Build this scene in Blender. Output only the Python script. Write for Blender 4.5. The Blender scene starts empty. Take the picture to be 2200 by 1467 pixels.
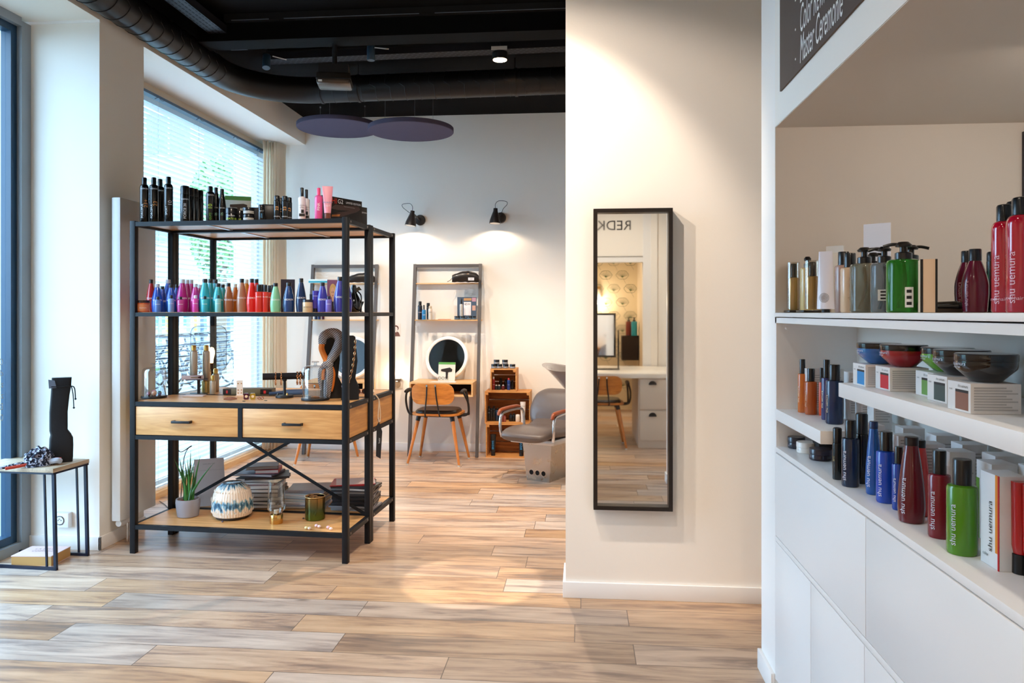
import bpy, bmesh, math, random
from mathutils import Vector, Matrix
random.seed(7)
C = bpy.context.scene.collection
PI = math.pi

# ---------------------------------------------------------------- camera
F = 1640.0; CX = 1100.0; HY = 672.0; H = 1.35
A = math.radians(5.2)
cam_d = bpy.data.cameras.new('camera'); cam = bpy.data.objects.new('camera', cam_d); C.objects.link(cam)
cam_d.sensor_width = 36; cam_d.lens = F / 2200 * 36
cam_d.shift_y = -(733.5 - HY) / 2200
cam_d.clip_start = 0.05; cam_d.clip_end = 300
cam.location = (0, 0, H); cam.rotation_euler = (PI / 2, 0, A)
bpy.context.scene.camera = cam

# ---------------------------------------------------------------- world, exposure
sc = bpy.context.scene
sc.view_settings.view_transform = 'Standard'
sc.view_settings.look = 'None'
sc.view_settings.gamma = 1.0
sc.view_settings.use_curve_mapping = False
sc.view_settings.exposure = 0.82
sc.cycles.max_bounces = 10; sc.cycles.transparent_max_bounces = 24
sc.cycles.diffuse_bounces = 5; sc.cycles.glossy_bounces = 5; sc.cycles.transmission_bounces = 10
sc.cycles.sample_clamp_indirect = 6.0
sc.cycles.caustics_reflective = False; sc.cycles.caustics_refractive = False
sc.cycles.use_denoising = True
world = bpy.data.worlds.new('sky'); sc.world = world; world.use_nodes = True
wn = world.node_tree.nodes; wl = world.node_tree.links
bg = wn['Background']; bg.inputs[0].default_value = (0.56, 0.77, 1.0, 1); bg.inputs[1].default_value = 7.6

def spot(name, loc, target, power, size, blend=0.5, col=(1, .84, .68), radius=0.03):
    d = bpy.data.lights.new(name, 'SPOT'); d.energy = power; d.spot_size = math.radians(size); d.spot_blend = blend
    d.color = col; d.shadow_soft_size = radius
    o = bpy.data.objects.new(name, d); C.objects.link(o); o.location = loc
    o.rotation_euler = (Vector(target) - Vector(loc)).to_track_quat('-Z', 'Y').to_euler()
    return o
def point(name, loc, power, col=(1, .80, .60), radius=0.03):
    d = bpy.data.lights.new(name, 'POINT'); d.energy = power; d.color = col; d.shadow_soft_size = radius
    o = bpy.data.objects.new(name, d); C.objects.link(o); o.location = loc; return o
# track spots hanging from the front ceiling (fixtures are built further down)
FRONT_SPOTS = [((-1.42, 2.72, 3.10), (-0.05, 3.62, 1.95), 100, 56), ((-0.52, 2.72, 3.10), (-0.12, 3.62, 1.95), 72, 56),
               ((-0.40, 1.9, 3.10), (-1.0, 3.3, 0.0), 55, 70), ((-1.05, 2.2, 3.10), (-1.55, 4.3, 0.9), 70, 48)]
BACK_SPOTS = [((-0.35, 5.32, 3.09), (-0.45, 5.6, 0.0), 120, 110), ((-1.35, 5.40, 3.05), (-1.2, 6.6, 0.3), 70, 95),
              ((-2.15, 5.48, 3.05), (-1.9, 6.6, 0.6), 55, 95), ((0.7, 5.3, 3.05), (0.4, 6.6, 0.0), 60, 100)]
for i, (l, t, p, s) in enumerate(FRONT_SPOTS): spot('front_spot_light', l, t, p, s)
for i, (l, t, p, s) in enumerate(BACK_SPOTS): spot('back_spot_light', l, t, p, s, .6)
# beam that lays the bright tongue on the floor in front of the pillar
spot('floor_beam_light', (-0.46, 2.72, 3.1), (-0.55, 3.80, 0.0), 240, 13, .25, (1, .90, .78), .015)
# unseen fill spots added overhead to brighten the room and its mirror view
for x, y, p in ((-1.2, -.6, 45), (.35, -.5, 60), (-2.2, .8, 18), (-.4, .9, 18)):
    spot('overhead_fill_spot', (x, y, 3.15), (x, y, 0), p, 140, .7, (1, .86, .70), .06)
spot('treatment_room_light', (0.2, -2.3, 2.5), (0.2, -2.5, 0), 26, 150, .7, (1, .80, .58), .08)

# ---------------------------------------------------------------- pixel helpers (frame 2200 x 1467)
def G(px, Z):                       # plan position of image column px at camera depth Z
    X = (px - CX) / F * Z
    return (X * math.cos(A) - Z * math.sin(A), X * math.sin(A) + Z * math.cos(A))
def ZH(py, Z): return H + (HY - py) / F * Z
def gz(py, z): return F * (H - z) / (py - HY)
def ground(px, py, z=0.0):
    return G(px, gz(py, z))
def tn(px): return math.tan(math.atan((px - CX) / F) - A)
def onX(px, x): return x / tn(px)
def onY(px, y): return y * tn(px)
def depth(x, y): return -x * math.sin(A) + y * math.cos(A)
def face_cam(x, y): return math.atan2(-x, y)

# ---------------------------------------------------------------- colours, materials
def lin(c):
    c = c.lstrip('#'); c = c if len(c) == 6 else ''.join(q * 2 for q in c); v = [int(c[i:i + 2], 16) / 255 for i in (0, 2, 4)]
    return tuple(x / 12.92 if x <= .04045 else ((x + .055) / 1.055) ** 2.4 for x in v) + (1,)
_M = {}
def mat(col, rough=.5, metal=0., trans=0., coat=0., ior=1.45, bump=0., bscale=200., spec=.5, emis=0.):
    key = (col, rough, metal, trans, coat, ior, bump, bscale, spec, emis)
    if key in _M: return _M[key]
    m = bpy.data.materials.new('surface'); m.use_nodes = True
    nt = m.node_tree; b = nt.nodes['Principled BSDF']
    base = lin(col)
    b.inputs['Base Color'].default_value = base
    b.inputs['Roughness'].default_value = rough; b.inputs['Metallic'].default_value = metal
    b.inputs['Transmission Weight'].default_value = trans; b.inputs['Coat Weight'].default_value = coat
    b.inputs['IOR'].default_value = ior; b.inputs['Specular IOR Level'].default_value = spec
    if emis:
        b.inputs['Emission Color'].default_value = base; b.inputs['Emission Strength'].default_value = emis
    # every surface carries a faint procedural variation of its own
    tc = nt.nodes.new('ShaderNodeTexCoord'); no = nt.nodes.new('ShaderNodeTexNoise'); no.inputs['Scale'].default_value = bscale if bump else 9.0
    nt.links.new(tc.outputs['Object'], no.inputs['Vector'])
    if bump:
        bp = nt.nodes.new('ShaderNodeBump'); bp.inputs['Strength'].default_value = bump; bp.inputs['Distance'].default_value = .002
        nt.links.new(no.outputs['Fac'], bp.inputs['Height']); nt.links.new(bp.outputs['Normal'], b.inputs['Normal'])
    elif not trans:
        mr = nt.nodes.new('ShaderNodeMapRange'); mr.inputs['To Min'].default_value = max(0, rough - .04); mr.inputs['To Max'].default_value = min(1, rough + .04)
        nt.links.new(no.outputs['Fac'], mr.inputs['Value']); nt.links.new(mr.outputs['Result'], b.inputs['Roughness'])
    _M[key] = m; return m
def thin_glass(tint='#ffffff', gloss=.10, key='tg'):
    k = (key, tint, gloss)
    if k in _M: return _M[k]
    m = bpy.data.materials.new('thin_glass'); m.use_nodes = True; nt = m.node_tree
    for n in list(nt.nodes): nt.nodes.remove(n)
    out = nt.nodes.new('ShaderNodeOutputMaterial'); mx = nt.nodes.new('ShaderNodeMixShader')
    tr = nt.nodes.new('ShaderNodeBsdfTransparent'); gl = nt.nodes.new('ShaderNodeBsdfGlossy')
    lw = nt.nodes.new('ShaderNodeLayerWeight'); lw.inputs['Blend'].default_value = .25
    mr = nt.nodes.new('ShaderNodeMapRange'); mr.inputs['To Min'].default_value = gloss * .4; mr.inputs['To Max'].default_value = min(1, gloss * 7)
    tr.inputs['Color'].default_value = lin(tint); gl.inputs['Roughness'].default_value = .02
    nt.links.new(lw.outputs['Facing'], mr.inputs['Value']); nt.links.new(mr.outputs['Result'], mx.inputs['Fac'])
    nt.links.new(tr.outputs[0], mx.inputs[1]); nt.links.new(gl.outputs[0], mx.inputs[2]); nt.links.new(mx.outputs[0], out.inputs[0])
    _M[k] = m; return m
def wood(name, c1, c2, axis='x', scale=1., rough=.45, ring=7.):
    k = ('wood', name)
    if k in _M: return _M[k]
    m = bpy.data.materials.new(name); m.use_nodes = True; nt = m.node_tree; b = nt.nodes['Principled BSDF']
    tc = nt.nodes.new('ShaderNodeTexCoord'); mp = nt.nodes.new('ShaderNodeMapping')
    s = {'x': (1.2, 14, 14), 'y': (14, 1.2, 14), 'z': (14, 14, 1.2)}[axis]
    mp.inputs['Scale'].default_value = tuple(v * scale for v in s)
    n1 = nt.nodes.new('ShaderNodeTexNoise'); n1.inputs['Scale'].default_value = 1.6; n1.inputs['Detail'].default_value = 6; n1.inputs['Distortion'].default_value = 1.3
    n2 = nt.nodes.new('ShaderNodeTexNoise'); n2.inputs['Scale'].default_value = ring; n2.inputs['Detail'].default_value = 4
    mx = nt.nodes.new('ShaderNodeMath'); mx.operation = 'MULTIPLY_ADD'; mx.inputs[1].default_value = .35
    cr = nt.nodes.new('ShaderNodeValToRGB'); e = cr.color_ramp.elements
    e[0].position = .38; e[0].color = lin(c2); e[1].position = .82; e[1].color = lin(c1)
    L = nt.links.new
    L(tc.outputs['Object'], mp.inputs['Vector']); L(mp.outputs[0], n1.inputs['Vector']); L(mp.outputs[0], n2.inputs['Vector'])
    L(n2.outputs['Fac'], mx.inputs[0]); L(n1.outputs['Fac'], mx.inputs[2]); L(mx.outputs[0], cr.inputs[0]); L(cr.outputs[0], b.inputs['Base Color'])
    bp = nt.nodes.new('ShaderNodeBump'); bp.inputs['Strength'].default_value = .12; bp.inputs['Distance'].default_value = .002
    L(n2.outputs['Fac'], bp.inputs['Height']); L(bp.outputs['Normal'], b.inputs['Normal'])
    b.inputs['Roughness'].default_value = rough
    _M[k] = m; return m

# ---------------------------------------------------------------- mesh builder
def smooth_path(p, n=6):
    out = []
    for i in range(len(p) - 1):
        a, b, c, d = p[max(i - 1, 0)], p[i], p[i + 1], p[min(i + 2, len(p) - 1)]
        for k in range(n):
            t = k / n; out.append(.5 * ((2 * b) + (c - a) * t + (2 * a - 5 * b + 4 * c - d) * t * t + (3 * b - a - 3 * c + d) * t * t * t))
    return out + [p[-1]]
class MB:
    def __init__(s): s.v = []; s.f = []; s.mi = []; s.mats = []; s.sm = []
    def slot(s, m):
        if m not in s.mats: s.mats.append(m)
        return s.mats.index(m)
    def add(s, vs, fs, m, smooth=False, M=None):
        o = len(s.v); k = s.slot(m)
        for p in vs:
            p = Vector(p)
            if M is not None: p = M @ p
            s.v.append(tuple(p))
        for f in fs: s.f.append(tuple(i + o for i in f)); s.mi.append(k); s.sm.append(smooth)
        return s
    def box(s, x0, x1, y0, y1, z0, z1, m, bev=0., M=None):
        if bev <= 0:
            vs = [(x0, y0, z0), (x1, y0, z0), (x1, y1, z0), (x0, y1, z0), (x0, y0, z1), (x1, y0, z1), (x1, y1, z1), (x0, y1, z1)]
            return s.add(vs, [(0, 3, 2, 1), (4, 5, 6, 7), (0, 1, 5, 4), (1, 2, 6, 5), (2, 3, 7, 6), (3, 0, 4, 7)], m, False, M)
        bm = bmesh.new(); bmesh.ops.create_cube(bm, size=1)
        for v in bm.verts: v.co = ((v.co.x + .5) * (x1 - x0) + x0, (v.co.y + .5) * (y1 - y0) + y0, (v.co.z + .5) * (z1 - z0) + z0)
        bmesh.ops.bevel(bm, geom=bm.edges[:], offset=bev, segments=2, profile=.5, affect='EDGES')
        return s.bm(bm, m, True, M)
    def bm(s, bm, m, smooth=True, M=None):
        bm.verts.index_update()
        s.add([v.co.copy() for v in bm.verts], [[v.index for v in f.verts] for f in bm.faces], m, smooth, M); bm.free(); return s
    def lathe(s, prof, m, n=24, c=(0, 0, 0), sx=1., sy=1., M=None, rib=0, ribd=0.):
        vs = []; fs = []; K = len(prof)
        for i, (r, z) in enumerate(prof):
            for j in range(n):
                a = 2 * PI * j / n
                rr = r * (1 + (ribd * math.cos(rib * a) if rib else 0))
                vs.append((c[0] + rr * math.cos(a) * sx, c[1] + rr * math.sin(a) * sy, c[2] + z))
        for i in range(K - 1):
            for j in range(n):
                k = (j + 1) % n
                fs.append((i * n + j, i * n + k, (i + 1) * n + k, (i + 1) * n + j))
        if prof[0][0] > 1e-6: fs.append(tuple(reversed(range(n))))
        if prof[-1][0] > 1e-6: fs.append(tuple(range((K - 1) * n, K * n)))
        return s.add(vs, fs, m, True, M)
    def cyl(s, p0, p1, r0, m, r1=None, n=16, caps=True, M=None):
        r1 = r0 if r1 is None else r1
        p0 = Vector(p0); p1 = Vector(p1); d = p1 - p0; q = d.to_track_quat('Z', 'Y')
        vs = []
        for p, r in ((p0, r0), (p1, r1)):
            for j in range(n):
                a = 2 * PI * j / n; vs.append(p + q @ Vector((r * math.cos(a), r * math.sin(a), 0)))
        fs = [(j, (j + 1) % n, n + (j + 1) % n, n + j) for j in range(n)]
        if caps: fs += [tuple(reversed(range(n))), tuple(range(n, 2 * n))]
        return s.add(vs, fs, m, True, M)
    def tube(s, pts, r, m, n=8, closed=False, M=None, rf=None):
        pts = [Vector(p) for p in pts]
        if not closed and 3 <= len(pts) <= 12: pts = smooth_path(pts)
        vs = []; N = len(pts)
        prev = None
        for i, p in enumerate(pts):
            if closed: t = pts[(i + 1) % N] - pts[i - 1]
            else: t = pts[min(i + 1, N - 1)] - pts[max(i - 1, 0)]
            t.normalize()
            if prev is None:
                up = Vector((0, 0, 1)) if abs(t.z) < .9 else Vector((1, 0, 0)); u = t.cross(up).normalized()
            else: u = (prev - t * prev.dot(t)).normalized()
            prev = u; w = t.cross(u); rr = rf(i / (N - 1)) * r if rf else r
            for j in range(n):
                a = 2 * PI * j / n; vs.append(p + u * (rr * math.cos(a)) + w * (rr * math.sin(a)))
        fs = []
        for i in range(N if closed else N - 1):
            k = (i + 1) % N
            for j in range(n): fs.append((i * n + j, i * n + (j + 1) % n, k * n + (j + 1) % n, k * n + j))
        if not closed: fs += [tuple(reversed(range(n))), tuple(range((N - 1) * n, N * n))]
        return s.add(vs, fs, m, True, M)
    def bar(s, p0, p1, w, h, m, up=(0, 0, 1), M=None):     # rectangular bar between two points
        p0 = Vector(p0); p1 = Vector(p1); t = (p1 - p0).normalized(); u = t.cross(Vector(up)).normalized(); v = u.cross(t)
        vs = []
        for p in (p0, p1):
            for a, b in ((-1, -1), (1, -1), (1, 1), (-1, 1)): vs.append(p + u * (a * w / 2) + v * (b * h / 2))
        return s.add(vs, [(3, 2, 1, 0), (4, 5, 6, 7), (0, 1, 5, 4), (1, 2, 6, 5), (2, 3, 7, 6), (3, 0, 4, 7)], m, False, M)
    def prism(s, poly, d0, d1, m, plane='xz', M=None, smooth=False):   # outline in a plane, extruded along the third axis
        def P(a, b, d): return {'xz': (a, d, b), 'xy': (a, b, d), 'yz': (d, a, b)}[plane]
        n = len(poly); vs = [P(a, b, d0) for a, b in poly] + [P(a, b, d1) for a, b in poly]
        fs = [tuple(range(n)), tuple(reversed(range(n, 2 * n)))] + [((j + 1) % n, j, n + j, n + (j + 1) % n) for j in range(n)]
        return s.add(vs, fs, m, smooth, M)
    def text(s, txt, size, m, R=None, z=0., x=0., vertical=False, off=.0008, M=None, align='C'):
        vs, fs = glyphs(txt, align) if R is None or size < .013 else fine_glyphs(txt, align); out = []
        for (u, v) in vs:
            u *= size; v *= size
            if vertical: u, v = -v + size * .3, u
            else: v -= size * .3
            u += x; v += z
            if R is None: out.append((u, -off, v))
            else:
                r = R(v) if callable(R) else R
                r += off; out.append((r * math.sin(u / r), -r * math.cos(u / r), v))
        return s.add(out, fs, m, False, M)
    def build(s, name, parent=None, loc=None, rz=None, kind=None, angle=35):
        me = bpy.data.meshes.new(name); me.from_pydata(s.v, [], s.f)
        for m in s.mats: me.materials.append(m)
        me.polygons.foreach_set('material_index', s.mi); me.polygons.foreach_set('use_smooth', s.sm)
        me.validate(); me.update()
        bm = bmesh.new(); bm.from_mesh(me); bmesh.ops.recalc_face_normals(bm, faces=bm.faces[:]); bm.to_mesh(me); bm.free()
        me.set_sharp_from_angle(angle=math.radians(angle))
        o = bpy.data.objects.new(name, me); C.objects.link(o)
        if parent is not None: o.parent = parent
        if loc is not None: o.location = loc
        if rz is not None: o.rotation_euler = (0, 0, rz)
        if kind: o['kind'] = kind
        return o
_T = {}
def glyphs(txt, align='C'):
    k = (txt, align)
    if k not in _T:
        cu = bpy.data.curves.new('t', 'FONT'); cu.body = txt; cu.size = 1; cu.resolution_u = 3
        cu.align_x = {'C': 'CENTER', 'L': 'LEFT', 'R': 'RIGHT'}[align]
        ob = bpy.data.objects.new('t', cu); C.objects.link(ob)
        dg = bpy.context.evaluated_depsgraph_get(); me = bpy.data.meshes.new_from_object(ob.evaluated_get(dg))
        _T[k] = ([(v.co.x, v.co.y) for v in me.vertices], [tuple(p.vertices) for p in me.polygons])
        bpy.data.objects.remove(ob); bpy.data.curves.remove(cu); bpy.data.meshes.remove(me)
    return _T[k]
def fine_glyphs(txt, align='C'):
    k = ('fine', txt, align)
    if k not in _T:
        vs, fs = glyphs(txt, align); bm = bmesh.new(); bv = [bm.verts.new((u, v, 0)) for u, v in vs]
        for f in fs:
            try: bm.faces.new([bv[i] for i in f])
            except ValueError: pass
        bmesh.ops.triangulate(bm, faces=bm.faces[:])
        for _ in range(2):
            ed = [e for e in bm.edges if e.calc_length() > .22]
            if ed: bmesh.ops.subdivide_edges(bm, edges=ed, cuts=1); bmesh.ops.triangulate(bm, faces=bm.faces[:])
        bm.verts.index_update(); _T[k] = ([(v.co.x, v.co.y) for v in bm.verts], [tuple(v.index for v in f.verts) for f in bm.faces]); bm.free()
    return _T[k]
def E(name, label, cat, loc, rz=0., group=None):
    o = bpy.data.objects.new(name, None); C.objects.link(o); o.empty_display_size = .05
    o.location = loc; o.rotation_euler = (0, 0, rz); return tag(o, label, cat, group)
def tag(o, label, cat, group=None):
    o['label'] = label; o['category'] = cat
    if group: o['group'] = group
    return o
def dup(root, loc, rz, label, group=None):
    r = root.copy(); C.objects.link(r); r.location = loc; r.rotation_euler = (0, 0, rz); r['label'] = label
    if group: r['group'] = group
    for ch in list(root.children):
        c = ch.copy(); C.objects.link(c); c.parent = r
        for g in ch.children:
            d = g.copy(); C.objects.link(d); d.parent = c
    return r
def rot(rx=0, ry=0, rz=0, t=(0, 0, 0)):
    from mathutils import Euler
    return Matrix.Translation(t) @ Euler((rx, ry, rz)).to_matrix().to_4x4()
def arc(cx, cy, r, a0, a1, n): return [(cx + r * math.cos(math.radians(a0 + (a1 - a0) * i / n)), cy + r * math.sin(math.radians(a0 + (a1 - a0) * i / n))) for i in range(n + 1)]
def rrect(w, h, r, n=5, cx=0, cy=0):
    p = []
    for sx, sy, a in ((1, 1, 0), (-1, 1, 90), (-1, -1, 180), (1, -1, 270)):
        p += arc(cx + sx * (w / 2 - r), cy + sy * (h / 2 - r), r, a, a + 90, n)
    return p

WALL = mat('#f1ebe2', .75, bump=.15, bscale=120)
WALLW = mat('#f6f1ea', .7, bump=.12, bscale=120)
WHITE = mat('#f4f3f1', .35)
WHITE2 = mat('#eceae8', .45)
BLACKM = mat('#17171a', .45)
BLACK = mat('#0d0d10', .5)
GLOSSB = mat('#08090c', .18, coat=.5)
CEIL = mat('#030304', .85, bump=.2, bscale=80, spec=.15)
CHROME = mat('#d8d8da', .12, metal=1)
STEEL = mat('#b9b3aa', .28, metal=1)
GOLD = mat('#d8a860', .25, metal=1)
# ================================================================ ROOM
def floor_mat():
    m = bpy.data.materials.new('wood_look_floor_tiles'); m.use_nodes = True; nt = m.node_tree; b = nt.nodes['Principled BSDF']; L = nt.links.new
    def N(t, **k):
        n = nt.nodes.new('ShaderNode' + t)
        for a, v in k.items(): setattr(n, a, v)
        return n
    def MA(op, a, b_=None, c=None):
        n = N('Math', operation=op)
        for i, v in enumerate((a, b_, c)):
            if v is None: continue
            if isinstance(v, (int, float)): n.inputs[i].default_value = v
            else: L(v, n.inputs[i])
        return n.outputs[0]
    tc = N('TexCoord'); sp = N('SeparateXYZ'); L(tc.outputs['Object'], sp.inputs[0]); X, Y = sp.outputs[0], sp.outputs[1]
    W, LN = .18, 1.2
    v = MA('ADD', MA('DIVIDE', Y, W), .5556); row = MA('FLOOR', v); fv = MA('FRACT', v)
    wn1 = N('TexWhiteNoise', noise_dimensions='1D'); L(row, wn1.inputs['W'])
    u = MA('ADD', MA('DIVIDE', X, LN), wn1.outputs['Value']); col = MA('FLOOR', u); fu = MA('FRACT', u)
    cb = N('CombineXYZ'); L(row, cb.inputs[0]); L(col, cb.inputs[1])
    wn2 = N('TexWhiteNoise', noise_dimensions='2D'); L(cb.outputs[0], wn2.inputs['Vector'])
    r2 = wn2.outputs['Value']
    # grain coordinates, shifted per plank
    g = N('CombineXYZ'); L(MA('ADD', MA('MULTIPLY', X, 1.1), MA('MULTIPLY', r2, 31.)), g.inputs[0]); L(MA('ADD', MA('MULTIPLY', Y, 9.), MA('MULTIPLY', r2, 17.)), g.inputs[1])
    n1 = N('TexNoise'); n1.inputs['Scale'].default_value = 1.5; n1.inputs['Detail'].default_value = 7; n1.inputs['Roughness'].default_value = .62; n1.inputs['Distortion'].default_value = .7
    L(g.outputs[0], n1.inputs['Vector'])
    n2 = N('TexNoise'); n2.inputs['Scale'].default_value = 5.; n2.inputs['Detail'].default_value = 5; L(g.outputs[0], n2.inputs['Vector'])
    cr = N('ValToRGB'); e = cr.color_ramp.elements
    e[0].position = .28; e[0].color = lin('#7a675a'); e[1].position = .66; e[1].color = lin('#d0ae8e')
    x = e.new(.40); x.color = lin('#a08069'); x = e.new(.50); x.color = lin('#bd9a7b')
    L(MA('ADD', n1.outputs['Fac'], MA('MULTIPLY', MA('SUBTRACT', n2.outputs['Fac'], .5), .28)), cr.inputs[0])
    hs = N('HueSaturation'); L(cr.outputs[0], hs.inputs['Color'])
    wn3 = N('TexWhiteNoise', noise_dimensions='3D'); L(cb.outputs[0], wn3.inputs['Vector'])
    L(MA('ADD', MA('MULTIPLY', r2, .26), .86), hs.inputs['Value']); L(MA('ADD', MA('MULTIPLY', wn3.outputs['Value'], .6), .55), hs.inputs['Saturation'])
    # knots
    vo = N('TexVoronoi'); kc = N('CombineXYZ'); L(MA('MULTIPLY', X, 1.0), kc.inputs[0]); L(MA('MULTIPLY', Y, 2.4), kc.inputs[1]); L(kc.outputs[0], vo.inputs['Vector']); vo.inputs['Scale'].default_value = 1.5
    kn = N('MapRange'); kn.inputs['From Min'].default_value = .02; kn.inputs['From Max'].default_value = .10; L(vo.outputs['Distance'], kn.inputs['Value'])
    mk = N('Mix', data_type='RGBA'); mk.inputs[6].default_value = lin('#59473b'); L(MA('MINIMUM', MA('ADD', kn.outputs['Result'], .35), 1.), mk.inputs[0]); L(hs.outputs[0], mk.inputs[7])
    # joints
    a = MA('LESS_THAN', MA('MINIMUM', fv, MA('SUBTRACT', 1., fv)), .0085); c = MA('LESS_THAN', MA('MINIMUM', fu, MA('SUBTRACT', 1., fu)), .0014)
    j = MA('MAXIMUM', a, c)
    mj = N('Mix', data_type='RGBA'); L(j, mj.inputs[0]); L(mk.outputs[2], mj.inputs[6]); mj.inputs[7].default_value = lin('#6b5a4c')
    L(mj.outputs[2], b.inputs['Base Color'])
    L(MA('ADD', MA('MULTIPLY', n2.outputs['Fac'], .16), .27), b.inputs['Roughness'])
    bp = N('Bump'); bp.inputs['Strength'].default_value = .22; bp.inputs['Distance'].default_value = .003
    L(MA('SUBTRACT', MA('MULTIPLY', n2.outputs['Fac'], .6), MA('MULTIPLY', j, 1.)), bp.inputs['Height']); L(bp.outputs['Normal'], b.inputs['Normal'])
    return m
XW = -3.16            # window wall plane (room side of the frames)
XB = -2.735           # inner face of column and beam
YB = 7.37             # back wall
YP = 3.638            # pillar wall
XP = -.075            # free edge of the pillar
CH = 3.28             # ceiling
XU = .681             # front of the shelving wall
def S(mb, name, **k): return mb.build(name, kind='structure', **k)
def sbox(name, x0, x1, y0, y1, z0, z1, m, bev=0): return S(MB().box(x0, x1, y0, y1, z0, z1, m, bev), name)
S(MB().box(-3.45, 3.2, -4.2, 7.6, -.1, 0, floor_mat()), 'floor')
S(MB().box(-3.45, 3.2, -4.2, 7.6, CH, CH + .1, CEIL), 'ceiling')
sbox('wall_back', -3.45, 3.2, YB, YB + .15, 0, CH, WALL)
sbox('wall_right', 3.05, 3.2, 3.9, YB, 0, CH, WALL)
# front-room right wall beyond the shelving, and the pillar the tall mirror hangs on
sbox('wall_pillar', XP, 3.05, YP, YP + .26, 0, CH, WALLW)
sbox('wall_niche_back', 1.6, 1.72, -1.6, YP, 0, CH, WALL)
# window side: column, beam, sill strip, lintels
sbox('wall_column', -3.26, XB, 4.118, 4.56, 0, 3.02, WALL)
S(MB().box(-3.45, XB, -1.6, YB, 3.02, CH, WALL), 'wall_beam')
sbox('trim_1', -3.26, XB + .004, 4.114, 4.122, 3.005, 3.02, WHITE)
sbox('wall_window_head', -3.3, -3.145, 4.56, YB, 2.955, 3.02, mat('#d9cab4', .7))
sbox('wall_window_pier', -3.45, -3.08, 7.32, YB, 0, 3.02, WALL)
sbox('trim_2', -3.32, -3.06, 4.56, 7.3, 0.0, .045, wood('sill_wood', '#e0bd90', '#c79d6e', 'y'))
sbox('wall_left', -3.45, -3.0, -1.6, 2.35, 0, 3.02, WALL)  # unseen stretch, made solid in place of glazing to cut the daylight
# baseboards
def bb(name, x0, x1, y0, y1): sbox(name, x0, x1, y0, y1, 0, .075, WHITE2, .002)
bb('baseboard_back', -3.1, 3.05, YB - .013, YB)
bb('baseboard_pillar', XP - .013, 1.3, YP - .013, YP); bb('baseboard_pillar_side', XP - .013, XP, YP, YP + .27)
bb('baseboard_column', -3.16, XB + .012, 4.105, 4.118); bb('baseboard_column_side', XB, XB + .012, 4.105, 4.56)
# rear wall with the doorway the mirror shows
YR = -1.6
rw = MB(); rw.box(-3.45, -.75, YR - .12, YR, 0, CH, WALL); rw.box(.70, 3.05, YR - .12, YR, 0, CH, WALL); rw.box(-.75, .70, YR - .12, YR, 1.93, CH, WALL)
S(rw, 'wall_rear')
tr = MB(); tr.box(.70, .79, YR, YR + .015, 0, 2.6, WHITE2); tr.box(.79, .86, YR, YR + .03, 0, 2.6, WALL); tr.box(-.8, .70, YR, YR + .012, 1.93, 1.985, WHITE2)
tr.box(-.8, .70, YR, YR + .004, 1.99, 2.0, mat('#8a857e', .6)); S(tr, 'trim_3')
# treatment room with flowered wallpaper behind the doorway
PAPER = mat('#ead9b4', .8)
INK = mat('#6f7258', .8); LEAF = mat('#3f7a32', .8)
wp = MB(); yb = -3.55
wp.box(-1.6, .775, yb - .1, yb, 0, 2.7, PAPER)
def flower(cx, cz, s, ang):
    for k in range(11):
        a = math.radians(ang + 15 + k * 15)
        p = (cx + s * math.cos(a), cz + s * .85 * math.sin(a)); q = (cx, cz - s * .25)
        d = Vector((p[0] - q[0], p[1] - q[1])).normalized(); nx, nz = -d.y * .0016, d.x * .0016
        wp.add([(q[0] - nx, yb + .001, q[1] - nz), (q[0] + nx, yb + .001, q[1] + nz), (p[0] + nx, yb + .001, p[1] + nz), (p[0] - nx, yb + .001, p[1] - nz)], [(0, 1, 2, 3)], INK)
    ring = []
    for k in range(25):
        a = math.radians(k * 15 + ang); r = s * (1 + .06 * math.cos(6 * a)); ring.append((cx + r * math.cos(a), cz + r * .72 * math.sin(a) + s * .12))
    for k in range(24):
        p, q = ring[k], ring[k + 1]; d = Vector((q[0] - p[0], q[1] - p[1])).normalized(); nx, nz = -d.y * .0022, d.x * .0022
        wp.add([(p[0] - nx, yb + .0012, p[1] - nz), (p[0] + nx, yb + .0012, p[1] + nz), (q[0] + nx, yb + .0012, q[1] + nz), (q[0] - nx, yb + .0012, q[1] - nz)], [(0, 1, 2, 3)], INK)
    for k in range(5):
        a = math.radians(20 + k * 35 + ang); wp.add([(cx - .004, yb + .0015, cz - s * .28), (cx + .004, yb + .0015, cz - s * .28), (cx + s * .28 * math.cos(a), yb + .0015, cz - s * .25 + s * .3 * math.sin(a))], [(0, 1, 2)], LEAF)
    wp.add([(cx - .0015, yb + .001, cz - s * .3), (cx + .0015, yb + .001, cz - s * .3), (cx + .05, yb + .001, cz - s * 1.3), (cx + .047, yb + .001, cz - s * 1.3)], [(0, 1, 2, 3)], INK)
for i in range(10):
    for j in range(11):
        flower(-1.5 + i * .23 + (j % 2) * .11, .35 + j * .19, .085, random.uniform(-25, 25))
S(wp, 'wall_wallpapered')
tw = MB(); tw.box(.775, .85, yb, YR - .12, 0, 2.7, mat('#ecdcc0', .7)); tw.box(-1.7, -1.6, yb, YR - .12, 0, 2.7, PAPER); S(tw, 'wall_treatment_room')
sbox('ceiling_treatment_room', -1.7, .85, yb - .1, YR - .12, 2.7, 2.8, WALL)

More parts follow.
